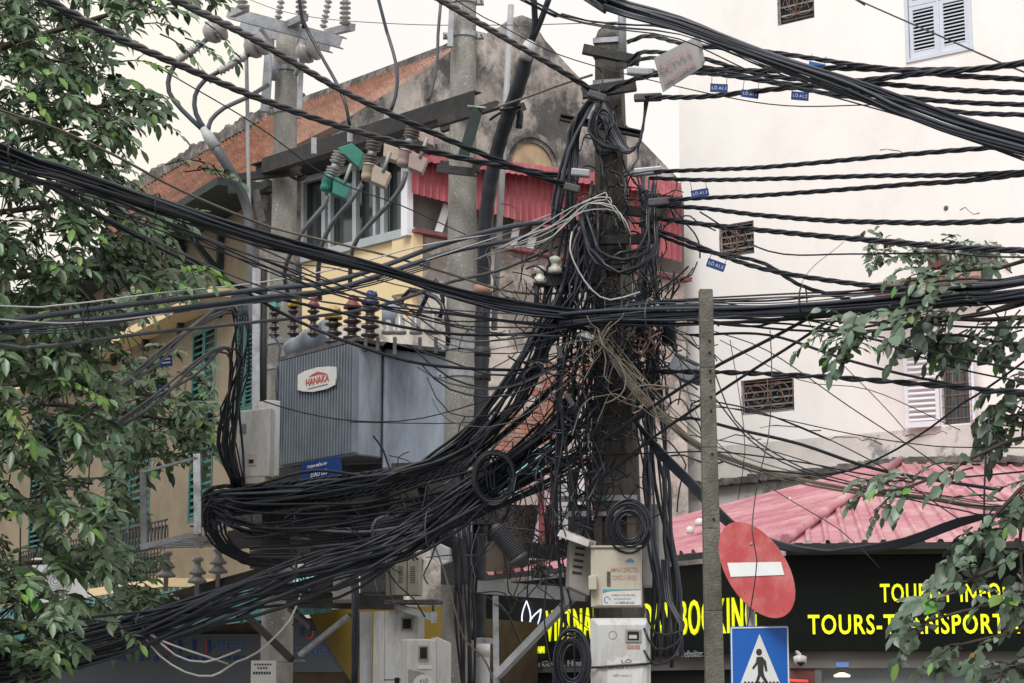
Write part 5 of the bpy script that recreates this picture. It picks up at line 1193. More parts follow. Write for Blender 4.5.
def twisted(pts, label, strands=3, r=.011, pitch=.5, m_=None, group=None, seg=None):
    ps = catmull(extend(pts), seg or pitch/10); m = MB(); mt = m_ or K['cable']
    # arc length
    L = [0]
    for i in range(1, len(ps)): L.append(L[-1]+(ps[i]-ps[i-1]).length)
    r *= .86; hr = r*1.02; ph0 = crnd.uniform(0, 6)
    for k in range(strands):
        out = []
        for i, p in enumerate(ps):
            t = (ps[min(i+1, len(ps)-1)]-ps[max(i-1, 0)]).normalized(); u = t.cross(Vector((0, 0, 1))).normalized(); w = u.cross(t)
            a = ph0+2*math.pi*(k/strands+L[i]/pitch); out.append(p+u*(hr*math.cos(a))+w*(hr*math.sin(a)))
        m.tube(out, r, 6)
    o = m.build('twisted_cable', mt, loc=ps[0]); return tag(o, label, 'cable', group)
def bundle(ctrl, n, label, group, r=(.007, .013), mats=None, wob=1.0, seg=.16, startspread=None, name='cable', flat=1.0, seed=None):
    """ctrl: (px,py,Y,radius_px). n separate cables that run together"""
    rj = random.Random(seed if seed is not None else len(ctrl)*97+n*13+int(ctrl[0][0]))
    mats = mats or BLK
    for i in range(n):
        a = rj.uniform(0, 6.28); q = math.sqrt(rj.random()); ph = rj.uniform(0, 6); fr_ = rj.uniform(.5, 1.3)
        ox, oy, od = q*math.cos(a), q*math.sin(a), rj.uniform(-1, 1)
        pts = []
        for j, (x, y, Y, R_) in enumerate(ctrl):
            w = wob*.45*math.sin(ph+j*fr_*1.7); w2 = wob*.45*math.cos(ph*1.7+j*fr_*1.3)
            tx, ty = ctrl[min(j+1, len(ctrl)-1)][0]-ctrl[max(j-1, 0)][0], ctrl[min(j+1, len(ctrl)-1)][1]-ctrl[max(j-1, 0)][1]
            l = math.hypot(tx, ty) or 1; nx, ny = -ty/l, tx/l
            s = (oy+w)*R_
            pts.append((x+nx*s+rj.uniform(-2, 2)*wob, y+ny*s+rj.uniform(-1.5, 1.5)*wob*(R_/9), Y+(od*.9+w2)*R_/F_PX*Y))
        cable(pts, rj.uniform(*r), rj.choice(mats), label, group, seg, 6, name)
# --- twisted supply cables, upper left ---
twisted([(20, -18, 9.0), (47, 0, 9.4), (110, 34, 10.1), (173, 62, 10.9), (256, 97, 12), (336, 125, 13), (400, 143, 13.8), (456, 157, 14.2), (512, 168, 14.5), (572, 178, 14.7)],
        'thick twisted cable entering at the far top left corner, sloping to the square pole', r=.0145, pitch=.6)
twisted([(140, -28, 9.2), (178, 0, 9.8), (256, 40, 11.2), (336, 87, 12.6), (389, 113, 13.4), (456, 143, 14), (512, 166, 14.3), (545, 178, 14.5), (575, 188, 14.6)],
        'thick twisted cable passing over the left pole head and just above the fuse cutouts', r=.0145, pitch=.6)
twisted([(400, -25, 11), (441, 0, 12), (512, 42, 13.4), (560, 70, 14.2), (598, 94, 14.7)], 'thick twisted cable crossing in front of the middle pole top toward the square pole', r=.0145, pitch=.6)
# connectors
for (x0, y0, x1, y1, lab) in ((588, 93, 606, 99, 'grey clamp joining two twisted cables high on the square pole'), (564, 186, 580, 190, 'grey tape-wrapped clamp at the lower end of the crossing twisted cables'),
                              (571, 172, 590, 174, 'silver clamp at the end of the longest twisted cable beside the red awning'), (634, 98, 662, 97, 'dark clamp on the cable right under the tin sign'),
                              (630, 173, 662, 170, 'silver clamp on the upper of the twisted cables at the awning corner'), (648, 203, 682, 200, 'black block clamp right of the square pole at awning height'),
                              (627, 71, 655, 73, 'pale grey splice tube just left of the tin sign')):
    o = one(lambda m: m.bar(P(x0, y0, 14.35), P(x1, y1, 14.35), .05, .06), 'cable_clamp', K['galv'] if 'silver' in lab or 'pale' in lab else K['steel_grime'], bevel=.012); tag(o, lab, 'clamp', 'cable clamps')
for (x, y, w_, h_, Y, lab) in ((803, 300, 4, 15, 12.9, 'loose dark hoop and hanger round the level bundle right of the square post'), (648, 314, 3, 13, 13.9, 'grey wire hoop round the level bundle near the square pole'), (158, 206, 3, 13, 12.1, 'dark hoop round the big left bundle in front of the leaves'), (86, 318, 3, 12, 12.7, 'small hoop round the smooth cable pair at left'), (300, 575, 5, 22, 14.6, 'dark hoop round the bottom left bundle below the platform'), (430, 528, 5, 20, 15, 'grey hoop round the bottom left bundle near the vented box')):
    tag(one(lambda m: m.tube([P(x+w_*math.cos(t), y+h_*math.sin(t), Y+.13*math.cos(t)) for t in np.linspace(0, 13, 40)], .005, 5), 'tie_wire', K['cable_grey'] if 'grey' in lab else K['cable_dull']), lab, 'wire')
# --- right-hand lines ---
RG = 'twisted cables running off to the right'
def rt(pts, lab, **k): return twisted(pts, lab, group=RG, **k)
rt([(602, 93, 14.7), (640, 78, 14.4), (699, 70, 13.8), (768, 71, 13.2), (821, 68, 12.8), (935, 70, 12), (1040, 62, 11.2)], 'twisted cable arcing up behind the tin sign, then level below the white shutters', strands=3, r=.012)
rt([(640, 97, 14.4), (699, 97, 13.8), (768, 90, 13.2), (868, 80, 12.4), (935, 72, 11.9), (1040, 60, 11.1)], 'twisted cable carrying the blue tags and rising to the right edge', strands=3, r=.012)
rt([(628, 42, 14.6), (650, 36, 14.3), (690, 45, 13.8), (768, 52, 13.2), (881, 68, 12.3), (1040, 80, 11.2)], 'highest of the twisted cables leaving the square pole head', strands=3, r=.011)
rt([(628, 62, 14.6), (645, 52, 14.4), (700, 58, 13.8), (768, 76, 13.2), (881, 84, 12.4), (1040, 93, 11.2)], 'twisted cable second below the highest one leaving the pole head', strands=3, r=.011)
rt([(628, 66, 14.6), (650, 58, 14.3), (700, 66, 13.7), (768, 81, 13.1), (821, 87, 12.7), (901, 97, 12.1), (1040, 105, 11.2)], 'twisted cable reaching the right edge third below the white shuttered window', strands=3, r=.010)
rt([(650, 72, 14.4), (710, 74, 13.6), (768, 82, 13.1), (818, 92, 12.7), (935, 109, 11.9), (1040, 115, 11.1)], 'lowest twisted cable of the set that crosses the tag cable', strands=3, r=.010)
rt([(648, 172, 14.4), (700, 170, 13.9), (768, 167, 13.2), (901, 155, 12.1), (1001, 147, 11.4), (1040, 145, 11)], 'twisted cable rising right from the silver clamp at awning height', r=.010)
rt([(650, 178, 14.4), (700, 180, 13.9), (768, 179, 13.2), (868, 176, 12.4), (1040, 171, 11)], 'nearly level twisted cable just above the tilted tag by the awning corner', r=.010)
rt([(670, 200, 14.3), (705, 198, 13.9), (768, 195, 13.2), (901, 185, 12.1), (1040, 172, 11)], 'twisted cable leaving the black block clamp and rising gently right', r=.010)
rt([(655, 206, 14.5), (700, 208, 14), (768, 216, 13.3), (868, 222, 12.4), (1040, 219, 11)], 'long sagging twisted cable in the middle of the white wall', r=.011)
rt([(655, 218, 14.5), (700, 224, 14), (768, 231, 13.3), (868, 240, 12.4), (1040, 251, 11)], 'twisted cable drooping toward the right edge above the concrete ledge', r=.012)
rt([(640, 225, 14.6), (680, 238, 14.2), (720, 255, 13.7), (768, 270, 13.2), (840, 282, 12.6), (911, 289, 12), (1040, 296, 11)], 'twisted cable passing under the steep tag and joining the heavy bundle', r=.011)
rt([(650, 232, 14.6), (700, 250, 14.0), (760, 262, 13.4), (800, 285, 13), (850, 300, 12.6)], 'short twisted cable slanting down past the upper grilled opening', strands=3, r=.009)
rt([(600, 372, 14.8), (690, 372, 14), (768, 374, 13.2), (868, 380, 12.4), (968, 388, 11.6), (1040, 392, 11)], 'single dark twisted cable crossing between the lower grilled opening and the shutter', strands=2, r=.012)
# heavy bundle sweeping down to the right edge from the top
G1 = 'cables of the heavy bundle across the top right corner'
bundle([(560, -25, 12.6, 8), (606, 3, 12.8, 7), (680, 25, 12.6, 8), (768, 58, 12.2, 8), (851, 86, 11.8, 9), (918, 112, 11.5, 10), (1040, 148, 10.9, 11)], 16, 'black cable in the heavy bundle slanting from the top middle to the right edge', G1, r=(.007, .013), mats=BLK, wob=.6)
bundle([(500, -12, 13.2, 4), (560, 15, 13.4, 4), (610, 25, 13.4, 5), (680, 34, 13.0, 5), (768, 70, 12.5, 7), (851, 96, 12, 9), (918, 118, 11.6, 14), (1040, 160, 11, 12)], 6, 'thin cable trailing just below the heavy bundle at top right', 'thin cables under the heavy top right bundle', r=(.003, .007), mats=BLK)
# heavy level bundle right of the pole
G2 = 'cables of the thick level bundle right of the square pole'
bundle([(560, 322, 14.4, 7), (610, 318, 14.2, 8), (680, 315, 13.7, 9), (768, 312, 13.1, 8), (885, 305, 12.3, 8), (960, 297, 11.6, 9), (1040, 288, 11, 11)], 21, 'black cable in the thick level bundle from the square pole to the right edge', G2, r=(.007, .014), mats=BLK, wob=.55)
bundle([(600, 312, 14.4, 5), (650, 305, 14, 5), (768, 301, 13.2, 6), (855, 294, 12.5, 5), (960, 285, 11.7, 5), (1040, 278, 11, 5)], 5, 'thinner cable riding on top of the thick level bundle', 'cables on top of the thick level bundle', r=(.004, .008), mats=BLK)
# --- left bundle ---
G3 = 'cables of the big bundle sagging in from the left edge'
bundle([(-25, 146, 10.8, 13), (60, 171, 11.3, 9), (150, 202, 12, 8), (256, 237, 12.8, 7), (330, 256, 13.3, 7), (389, 271, 13.7, 6), (450, 291, 14, 6), (512, 306, 14.3, 6), (600, 317, 14.5, 7)], 22, 'black cable in the big bundle sagging from the left edge to the square pole', G3, r=(.007, .013), mats=BLK, wob=.55)
bundle([(-25, 158, 10.8, 6), (60, 185, 11.3, 6), (130, 210, 12, 14), (256, 262, 12.9, 16), (330, 285, 13.4, 18), (389, 300, 13.8, 16), (450, 315, 14, 14), (512, 322, 14.3, 9), (600, 326, 14.5, 8)], 8, 'thin cable hanging loose below the big left bundle', 'loose thin cables below the big left bundle', r=(.004, .009), mats=BLK, wob=1)
tag(one(lambda m: [m.tube([P(13+10*math.cos(t)*.5, 153+14*math.sin(t), 10.9+.12*math.cos(t)) for t in np.linspace(0, 18, 60)], .005, 5)], 'tie_wire', K['cable_dull']), 'dark wire wound round the big bundle near the left edge', 'wire')
def L1(pts, r, m_, lab, **k): return cable(pts, r, m_, lab, **k)
L1([(-20, 103, 11.5), (40, 122, 12), (110, 153, 12.6), (180, 190, 13.2), (256, 222, 13.8), (289, 232, 14), (389, 256, 14.4), (450, 274, 14.6), (512, 292, 14.8), (570, 293, 14.9), (600, 288, 15)], .009, K['cable_tan'], 'dusty brown cable running alone above the big left bundle and on past the middle pole')
L1([(-20, 313, 12), (0, 321, 12.2), (110, 307, 13), (256, 290, 13.8), (330, 282, 14.1), (389, 264, 14.3), (440, 245, 14.5), (512, 226, 14.6), (560, 222, 14.8), (600, 222, 15)], .019, K['cable_blue'], 'smooth thick blue-black cable rising right across the big bundle, the upper of two')
L1([(-20, 332, 12), (0, 328, 12.2), (110, 317, 13), (256, 298, 13.8), (330, 290, 14.1), (389, 272, 14.3), (450, 252, 14.5), (512, 240, 14.6), (560, 230, 14.8), (595, 236, 15)], .018, K['cable_blue'], 'smooth thick blue-black cable rising right across the big bundle, the lower of two')
L1([(-20, 305, 12), (60, 305, 12.6), (160, 293, 13.2), (256, 283, 13.8), (340, 268, 14.2), (420, 246, 14.4), (500, 232, 14.6), (560, 211, 14.8), (600, 200, 15)], .006, K['cable_white'], 'pale thin cable following the smooth blue-black pair')
L1([(-20, 318, 12), (90, 322, 12.8), (180, 312, 13.4), (256, 303, 13.8), (340, 290, 14.2), (420, 262, 14.4), (500, 236, 14.6), (560, 215, 14.8), (606, 205, 15)], .005, K['cable_white'], 'pale thin cable twined along the lower blue-black cable')
for k in range(4):
    L1([(-20, 327+k*2, 12.1), (85, 322+k*2.5, 12.8), (180, 312-k, 13.4), (256, 300+k, 13.8), (350, 284+k*2, 14.2), (430, 262+k*2, 14.4)], .006, K['cable_blue'], 'thin blue-black cable lashed under the smooth pair at left', group='thin cables lashed under the smooth pair')
L1([(-20, 342, 12.2), (30, 347, 12.6), (90, 341, 13), (140, 334, 13.4), (256, 322, 14), (350, 312, 14.3), (400, 300, 14.5), (450, 282, 14.7), (500, 270, 14.8), (560, 245, 14.9), (600, 232, 15)], .014, K['cable_grey'], 'lone grey cable below the smooth pair, sagging across the left tree')
L1([(60, 162, 13), (150, 232, 13.4), (256, 298, 13.9), (300, 322, 14), (356, 345, 14), (423, 364, 14.2), (512, 370, 14.5), (575, 366, 14.8)], .012, K['cable'], 'black cable dipping across the top of the transformer fins')
L1([(30, 175, 13), (110, 222, 13.2), (180, 258, 13.5), (256, 292, 13.9), (330, 310, 14.1), (420, 330, 14.3), (500, 335, 14.5), (600, 325, 14.8)], .012, K['cable'], 'black cable crossing the bushings of the transformer')
L1([(260, 400, 14.4), (300, 412, 14.5), (356, 421, 14.6), (423, 418, 14.7), (512, 390, 14.8), (580, 352, 14.9)], .005, K['cable_dull'], 'thin wire sagging across the middle of the transformer')
L1([(350, 422, 14.6), (400, 423, 14.7), (460, 423, 14.8), (530, 416, 15)], .004, K['cable_dull'], 'hair-thin level wire across the smooth side of the transformer')
L1([(150, 62, 14), (180, 80, 14.4), (256, 125, 15), (330, 178, 15.4), (400, 205, 15.6), (460, 232, 15.8), (530, 262, 15)], .005, K['cable_dull'], 'thin straight wire running down from the upper left across the fuse cutouts')
L1([(230, -8, 20), (300, 15, 19), (400, 24, 18), (512, 25, 17), (620, 22, 15)], .004, K['cable_grey'], 'hair-thin violet-grey wire stretched level over the gable top')
L1([(495, 108, 16.6), (530, 96, 16), (560, 85, 15.4), (592, 75, 15)], .010, K['cable_tan'], 'rusty stay wire rising from the middle pole arms to the square pole')
L1([(500, 110, 16.6), (520, 107, 16.5), (500, 113, 16.7), (490, 120, 16.8)], .012, K['cable_dull'], 'short rusty wire end curled on the middle pole arms')
L1([(440, -10, 13), (500, 25, 13.6), (560, 55, 14.2), (650, 80, 14), (768, 104, 13.2), (865, 105, 12.5), (960, 100, 12)], .004, K['cable_dull'], 'hair-thin wire crossing below the tin sign')
L1([(840, -10, 20), (858, 0, 20), (940, 36, 18), (1040, 78, 16)], .009, K['cable_dull'], 'single thin black wire crossing the white shuttered window')
L1([(700, 212, 14), (768, 251, 13.2), (850, 254, 12.6), (940, 253, 12), (1040, 257, 11)], .006, K['cable_dull'], 'thin level wire between two drooping twisted cables at right')
# leads at the crossarm & cutouts
CG = 'insulated leads around the crossarm and cutouts'
for pts, lab, m_, r in (
    ([(207, 39, 19.2), (195, 50, 19.2), (180, 60, 19.2), (170, 74, 19.2), (169, 92, 19.2), (182, 110, 19.2), (204, 131, 19.2)], 'blue-black lead from the outermost disc insulator to the grey joint', K['cable_blue'], .026),
    ([(250, 54, 19.3), (228, 67, 19.2), (205, 80, 19.2), (195, 96, 19.2), (196, 114, 19.2), (206, 131, 19.2)], 'blue-black lead from the second disc insulator to the grey joint', K['cable_blue'], .026),
    ([(268, 85, 19.5), (246, 98, 19.3), (224, 108, 19.2), (211, 120, 19.2), (208, 131, 19.2)], 'grey lead from the left pole to the grey joint', K['cable_grey'], .024),
    ([(298, -10, 18.5), (303, 20, 18.5), (318, 50, 18.4), (336, 82, 18.3), (346, 105, 18.2), (350, 130, 18.2)], 'slack black lead dropping from the crossarm to the green cutout', K['cable'], .018),
    ([(376, -10, 18), (388, 35, 18), (397, 68, 17.9), (396, 95, 17.9), (390, 112, 17.9)], 'slack grey-black lead dropping to the middle tan cutout', K['cable_blue'], .018),
    ([(441, 0, 17.4), (438, 35, 17.4), (437, 65, 17.4), (432, 88, 17.4), (428, 101, 17.4)], 'slack grey lead hanging beside the middle pole top', K['cable_grey'], .016),
    ([(327, 196, 18.2), (324, 206, 18.2), (305, 228, 18.2), (292, 250, 18.3), (284, 275, 18.5), (290, 298, 18.7)], 'grey lead from the green cutout down to the transformer', K['cable_grey'], .024),
    ([(362, 184, 17.9), (350, 202, 17.9), (333, 222, 18), (322, 245, 18.1), (318, 275, 18.4), (320, 300, 18.5)], 'grey lead from the tan cutout down to the transformer', K['cable_grey'], .024),
    ([(406, 172, 17.4), (402, 186, 17.4), (388, 205, 17.5), (366, 228, 17.6), (352, 250, 17.7), (350, 290, 17.9)], 'grey lead from the pink cutout down to the transformer', K['cable_grey'], .022),
    ([(440, 318, 17.6), (443, 300, 17.6), (436, 280, 17.6), (425, 300, 17.7), (418, 315, 17.8)], 'black lead looping over the low voltage bushings', K['cable'], .022),
    ([(448, 345, 17.4), (446, 315, 17.4), (436, 298, 17.5), (410, 290, 17.6), (400, 305, 17.8)], 'black lead arching from the bushings down beside the middle pole', K['cable'], .022),
    ([(272, 335, 18.5), (280, 348, 18.4), (276, 380, 18.2), (279, 430, 18.1)], 'slack black wire falling past the left edge of the fins', K['cable'], .010)):
    cable(pts, r, m_, lab, CG, name='lead')
jn = one(lambda m: m.tube([P(203, 128, 19.2), P(208, 136, 19.2), P(216, 148, 19.2)], [.035, .055, .06], 12), 'cable_joint', K['tape']); tag(jn, 'pale grey three-way joint above a thick grey cable left of the left pole', 'cable joint')
cable([(214, 145, 19.2), (225, 162, 19.2), (238, 184, 19.3), (246, 205, 19.4), (250, 230, 19.4), (254, 330, 19.3)], .055, K['cable_grey'], 'thick grey cable coming down from the three-way joint beside the slim conduit')
for (ax_, ay, bx_, by) in ((196, 48, 176, 62), (246, 56, 219, 72)):
    A, B = P(ax_, ay, 19.15), P(bx_, by, 19.15); d = B-A
    o = one(lambda m: m.lathe(A, [(.03 if i % 2 else .048, d.length*i/14) for i in range(15)], 12, axis=d), 'spiral_sleeve', K['porc_grey']); tag(o, 'ribbed grey sleeve on the %s lead below a disc insulator' % ('outermost' if ay == 48 else 'second'), 'sleeve')
# --- cables hanging from the pole head: U loops ---
UG = 'cable loops hanging from the square pole head'
for i in range(6):
    s = i*3
    cable([(601, 97, 14.6), (603+s*.6, 118, 14.5), (608+s, 135+s*.3, 14.45), (622+s*.5, 152-s*.2, 14.4), (634+s*.4, 150-s*.5, 14.4), (643-i*.2, 130, 14.4), (645+i*.6, 100, 14.4)], .010, crnd.choice(BLK), 'black cable in the U-shaped loop under the pole head', UG)
bundle([(618, 150, 14.4, 4), (600, 143, 14.4, 4), (592, 130, 14.4, 4), (596, 112, 14.4, 3)], 5, 'ragged taped cable end under the pole head loop', 'taped cable ends', r=(.008, .014), mats=BLK)
for i in range(5):   # second loop, lower
    s = i*3.2
    cable([(578+s*.4, 205, 14.5), (583+s, 240, 14.4), (596+s*.6, 260-s*.5, 14.3), (625, 269-s, 14.2), (650-s*.3, 256-s*.7, 14.3), (659-s, 230, 14.4), (657-s*.8, 195, 14.5)], .013, crnd.choice(BLK), 'thick black cable in the big lower loop round the square pole', 'cables in the big lower loop', jit=3)
# arcs leaving the head toward lower left
AG = 'cables arching down left from the square pole head'
for i in range(8):
    s = i*1.2
    cable([(598-s*.3, 94, 14.7), (583-s*1.0, 115+s, 14.6), (566-s*.2+s*1.2, 150, 14.6), (553+s*2.6, 200, 14.6), (546+s*3.5, 250+s, 14.7), (543+s*3, 300, 14.7), (538+s*2, 340, 14.6), (520-s, 395+s*2, 14.7), (478-s*3, 440+s*2, 15.0), (420-s*2, 466+s, 15.6), (350, 478+s*1.5, 16.2), (280, 486+s*2, 16.6), (215+s, 492+s*2, 16.9)], crnd.uniform(.010, .016), crnd.choice(BLK),
          'long black cable arching from the square pole head down left to the platform', AG, jit=3)
# fan: from clamps at y~190 to lower left
FG = 'cables fanning down left from the square pole to the platform'
for i in range(15):
    j = crnd.uniform(-1, 1); k = crnd.random()
    cable([(582+10*k, 195+20*k, 14.6), (590-12*k, 240, 14.6+j*.1), (578-16*k, 290+10*j, 14.6+j*.1), (556-22*k, 335+12*j, 14.6), (530-25*k, 385+18*j, 14.7), (495-25*k, 430+14*j, 14.9), (450-14*k, 460+12*j, 15.4), (390, 478+9*j, 15.9), (320, 486+10*j, 16.4), (250, 495+10*j, 16.8), (212+6*j, 500+9*j, 16.9)], crnd.uniform(.009, .014), crnd.choice(BLK),
          'black cable in the fan sweeping from the square pole down left over the platform', FG, jit=4)
# twisted ones lying on the platform edge and their end loops
for i in range(7):
    y = i*5.5
    twisted([(560-i*6, 380+i*6, 14.9), (510-i*4, 430+i*3, 15.2), (455, 458+y*.5, 15.7), (390, 470+y*.6, 16.2), (330, 478+y*.7, 16.5), (270, 485+y*.75, 16.8), (218, 487+y*.9, 17.0), (203-i, 498+y*.7, 17.1), (203+i*2, 515+y*.5, 17.1), (212+i*3, 535+i*3, 17.2), (232+i*3, 552+i*2, 17.3), (262+i*4, 560+i, 17.4)],
            'rope-like twisted cable lying along the platform edge and looping back at its left end', group='twisted cables along the platform edge', strands=3, r=.012, pitch=.28)
for i in range(6):
    cable([(214+i*2, 497+i*3, 16.9), (204+i*4, 512, 17), (206+i*4, 534, 17), (222+i*4, 552, 17.1), (250+i*5, 562, 17.2), (290, 556+i*2, 17.2)], .012, K['cable'], 'black cable in the drooping loops at the left end of the platform', 'drooping loops at the platform left end')
for i in range(13):
    y = crnd.uniform(-8, 26); cable([(212+crnd.uniform(0, 20), 503+y*.8, 16.8), (250, 512+y, 16.7), (310, 512+y*1.1, 16.4), (370, 506+y*1.1, 16.1), (430, 494+y, 15.8), (490, 470+y, 15.3), (540, 430+y, 15)], crnd.uniform(.008, .013), crnd.choice(BLK), 'cable sagging in the shelf of wires under the transformer', 'cables in the shelf under the transformer', jit=4.5)
# bottom left heavy bundle
G5 = 'cables of the heavy bundle sagging to the bottom left corner'
bundle([(585, 395, 14.9, 16), (545, 440, 14.9, 16), (500, 478, 15, 14), (455, 512, 15, 13), (400, 545, 15, 13), (330, 572, 14.8, 18), (250, 594, 14.5, 18), (170, 620, 14.1, 14), (90, 643, 13.7, 17), (-25, 668, 13.2, 18)], 23, 'black cable in the heavy bundle drooping to the bottom left corner', G5, r=(.008, .015), mats=[K['cable']]*5+[K['cable_dull']]*2, wob=1.15)
bundle([(560, 470, 15.1, 14), (500, 500, 15.1, 10), (440, 524, 15.2, 9), (370, 552, 15.1, 9), (300, 582, 14.9, 12), (230, 608, 14.6, 12), (150, 632, 14.2, 12), (60, 660, 13.8, 16), (-25, 690, 13.4, 18)], 7, 'black cable straggling under the heavy bottom left bundle', 'stragglers under the bottom left bundle', r=(.006, .012), mats=[K['cable']]*5+[K['cable_dull']], wob=1)
for k, lab in enumerate(('pale wire wound round the bottom left bundle, nearest the green awning', 'dark wire hoop round the bottom left bundle beside the pale one')):
    x = 122+k*20
    cable([(x+8, 612-k*6, 14.1), (x-4, 618-k*4, 13.9), (x-6, 632-k*4, 13.9), (x+4, 644-k*5, 14.1)], .009, K['cable_white'] if k == 0 else K['cable_grey'], lab, cat='wire', name='tie_wire')
for pts, lab in (([(138, 622, 14), (148, 634, 14), (175, 646, 14), (205, 656, 14.2), (228, 664, 14.5)], 'pale looping wire hanging under the bottom left bundle, the upper one'),
                 ([(145, 638, 14), (160, 656, 14), (185, 672, 14), (212, 676, 14.2), (236, 662, 14.6), (258, 652, 14.8), (290, 620, 15.2), (302, 590, 15.4)], 'pale looping wire hanging under the bottom left bundle, the lower one'),
                 ([(150, 632, 14), (175, 655, 14), (205, 662, 14.2), (240, 650, 14.6)], 'grey-brown wire crossing between the two pale loops at bottom left'),
                 ([(55, 650, 13.8), (62, 664, 13.8), (80, 669, 13.9), (95, 660, 14), (101, 648, 14)], 'black cable loop hanging below the bottom left bundle')):
    cable(pts, .0075, K['cable_white'] if 'pale' in lab else K['cable_dull'], lab, cat='wire')
# from the left: cables down across the leaves into the junction left of the pole (x~235)
LG = 'cables joining at the upright bunch left of the left pole'
for i in range(4):
    cable([(40+i*5, 440+i*2, 13.4), (100, 402+i*2.4, 14.2), (150+i, 358+i*2.6, 15), (190, 326+i*2.6, 15.8), (222, 306+i*2.5, 16.4), (236+i, 312+i*2, 16.6), (235-i+i*2, 345, 16.7), (232+i*2, 400, 16.8), (226+i*4, 450, 16.9), (232+i*4, 485, 16.9)], crnd.uniform(.010, .014), K['cable'], 'black cable climbing right through the leaves and bending down left of the left pole', LG, jit=3)
for i in range(4):
    cable([(90, 440+i*2, 14.2), (150, 398+i*2.2, 15), (195, 362+i*2.6, 15.8), (222, 345+i*2, 16.3), (230+i*2, 360, 16.5), (228+i, 400, 16.7), (218+i*3, 445, 16.8), (236, 490, 16.9)], crnd.uniform(.008, .012), K['cable'], 'thinner cable climbing through the leaves below the bent-over ones', 'thinner cables below the bent-over ones', jit=3)
bundle([(238, 305, 16.5, 5), (243, 330, 16.5, 6), (241, 370, 16.6, 6), (234, 410, 16.7, 8), (231, 450, 16.8, 9), (238, 490, 16.9, 6)], 8, 'cable in the loose upright bunch beside the white meter box', 'cables in the upright bunch', r=(.006, .011), mats=BLK, wob=1.4)
cable([(212, 362, 16.3), (214, 385, 16.4), (208, 395, 16.4)], .006, K['cable_white'], 'short white wire hook among the cables over the left tree', cat='wire')
# --- the vertical mass on the square pole ---
VG = 'cables running down the square pole'
for i in range(15):     # left of the pole
    x = 572+crnd.uniform(-16, 22); Y = 14.55+crnd.uniform(-.15, .35); w = lambda k: crnd.uniform(-k, k)
    cable([(590+w(9), 200+w(20), Y), (586+w(12), 260, Y), (x+8+w(8), 320, Y), (x+w(7), 380, Y), (x+w(7), 440, Y), (x+w(8), 500, Y), (x-2+w(9), 545, Y)]+([(x-6+w(9), 620, Y), (x-6+w(9), 700, Y)] if i % 4 == 0 else []), crnd.uniform(.006, .014), crnd.choice(BLK), 'black cable dropping down the left side of the square pole', VG, jit=2.5)
for i in range(14):     # right of the pole
    x = 652+crnd.uniform(-12, 14); Y = 14.75+crnd.uniform(-.15, .3); w = lambda k: crnd.uniform(-k, k)
    lo = 640+w(30)
    cable([(645+w(10), 190+w(15), Y), (650+w(10), 240, Y), (x-8+w(9), 300, Y), (x-2+w(8), 360, Y), (x+w(6), 420, Y), (x+4+w(5), 480, Y), (x+8+w(5), 540, Y), (x+14+w(5), 590, Y), (x+14+w(5), lo, Y)], crnd.uniform(.007, .016), crnd.choice(BLK), 'black cable dropping down the right side of the square pole', 'cables down the right side of the square pole', jit=2)
for i in range(3):
    cable([(662+i*2, 560, 14.6), (666+i*2, 600, 14.4), (680+i*2, 625, 14.3), (676, 655-i*11, 14.2), (655, 665-i*16, 14.15), (644, 650-i*22, 14.15)], .009, K['cable'], 'black cable swinging out in a wide loop right of the white meter box', 'wide loops right of the white meter box')
# coils
def coil(cx, cy, rx, ry, Y, n, label, r=.008, th=.12):
    m = MB(); rj = random.Random(cx); pts = []
    for i in range(n*22):
        t = i/22*2*math.pi; k = 1+.2*math.sin(i*.041+cx)+.12*math.sin(i*.019*2.3+1)+.06*math.sin(i*.11); pts.append(P(cx+rx*k*math.cos(t), cy+ry*k*math.sin(t), Y+th*math.sin(i*.05)))
    m.tube(pts, r, 5); o = m.build('cable_coil', K['cable'], loc=P(cx, cy+ry, Y)); return tag(o, label, 'cable coil', 'coils of spare cable')
coil(629, 527, 17, 20, 14.2, 12, 'round black cable coil on the square pole above the beige box')
coil(572, 662, 14, 26, 13.9, 11, 'tall hanging coil of black cable left of the lower white meter box')
coil(494, 478, 19, 24, 14.8, 7, 'large loose ring of black cable above the ribbed splice closure', r=.009)
coil(604, 128, 9, 20, 14.5, 4, 'narrow hanging coil just under the pole head', r=.008)
# second ring drops to ribbed closure
for i in range(3): cable([(490+i*3, 500, 14.9), (486+i*4, 470, 14.9), (495+i*5, 452, 14.9), (515, 470+i*3, 14.9), (512, 500, 14.95), (500, 528, 15)], .009, K['cable'], 'black cable looping into the ribbed splice closure', 'cables looping into the ribbed closure')
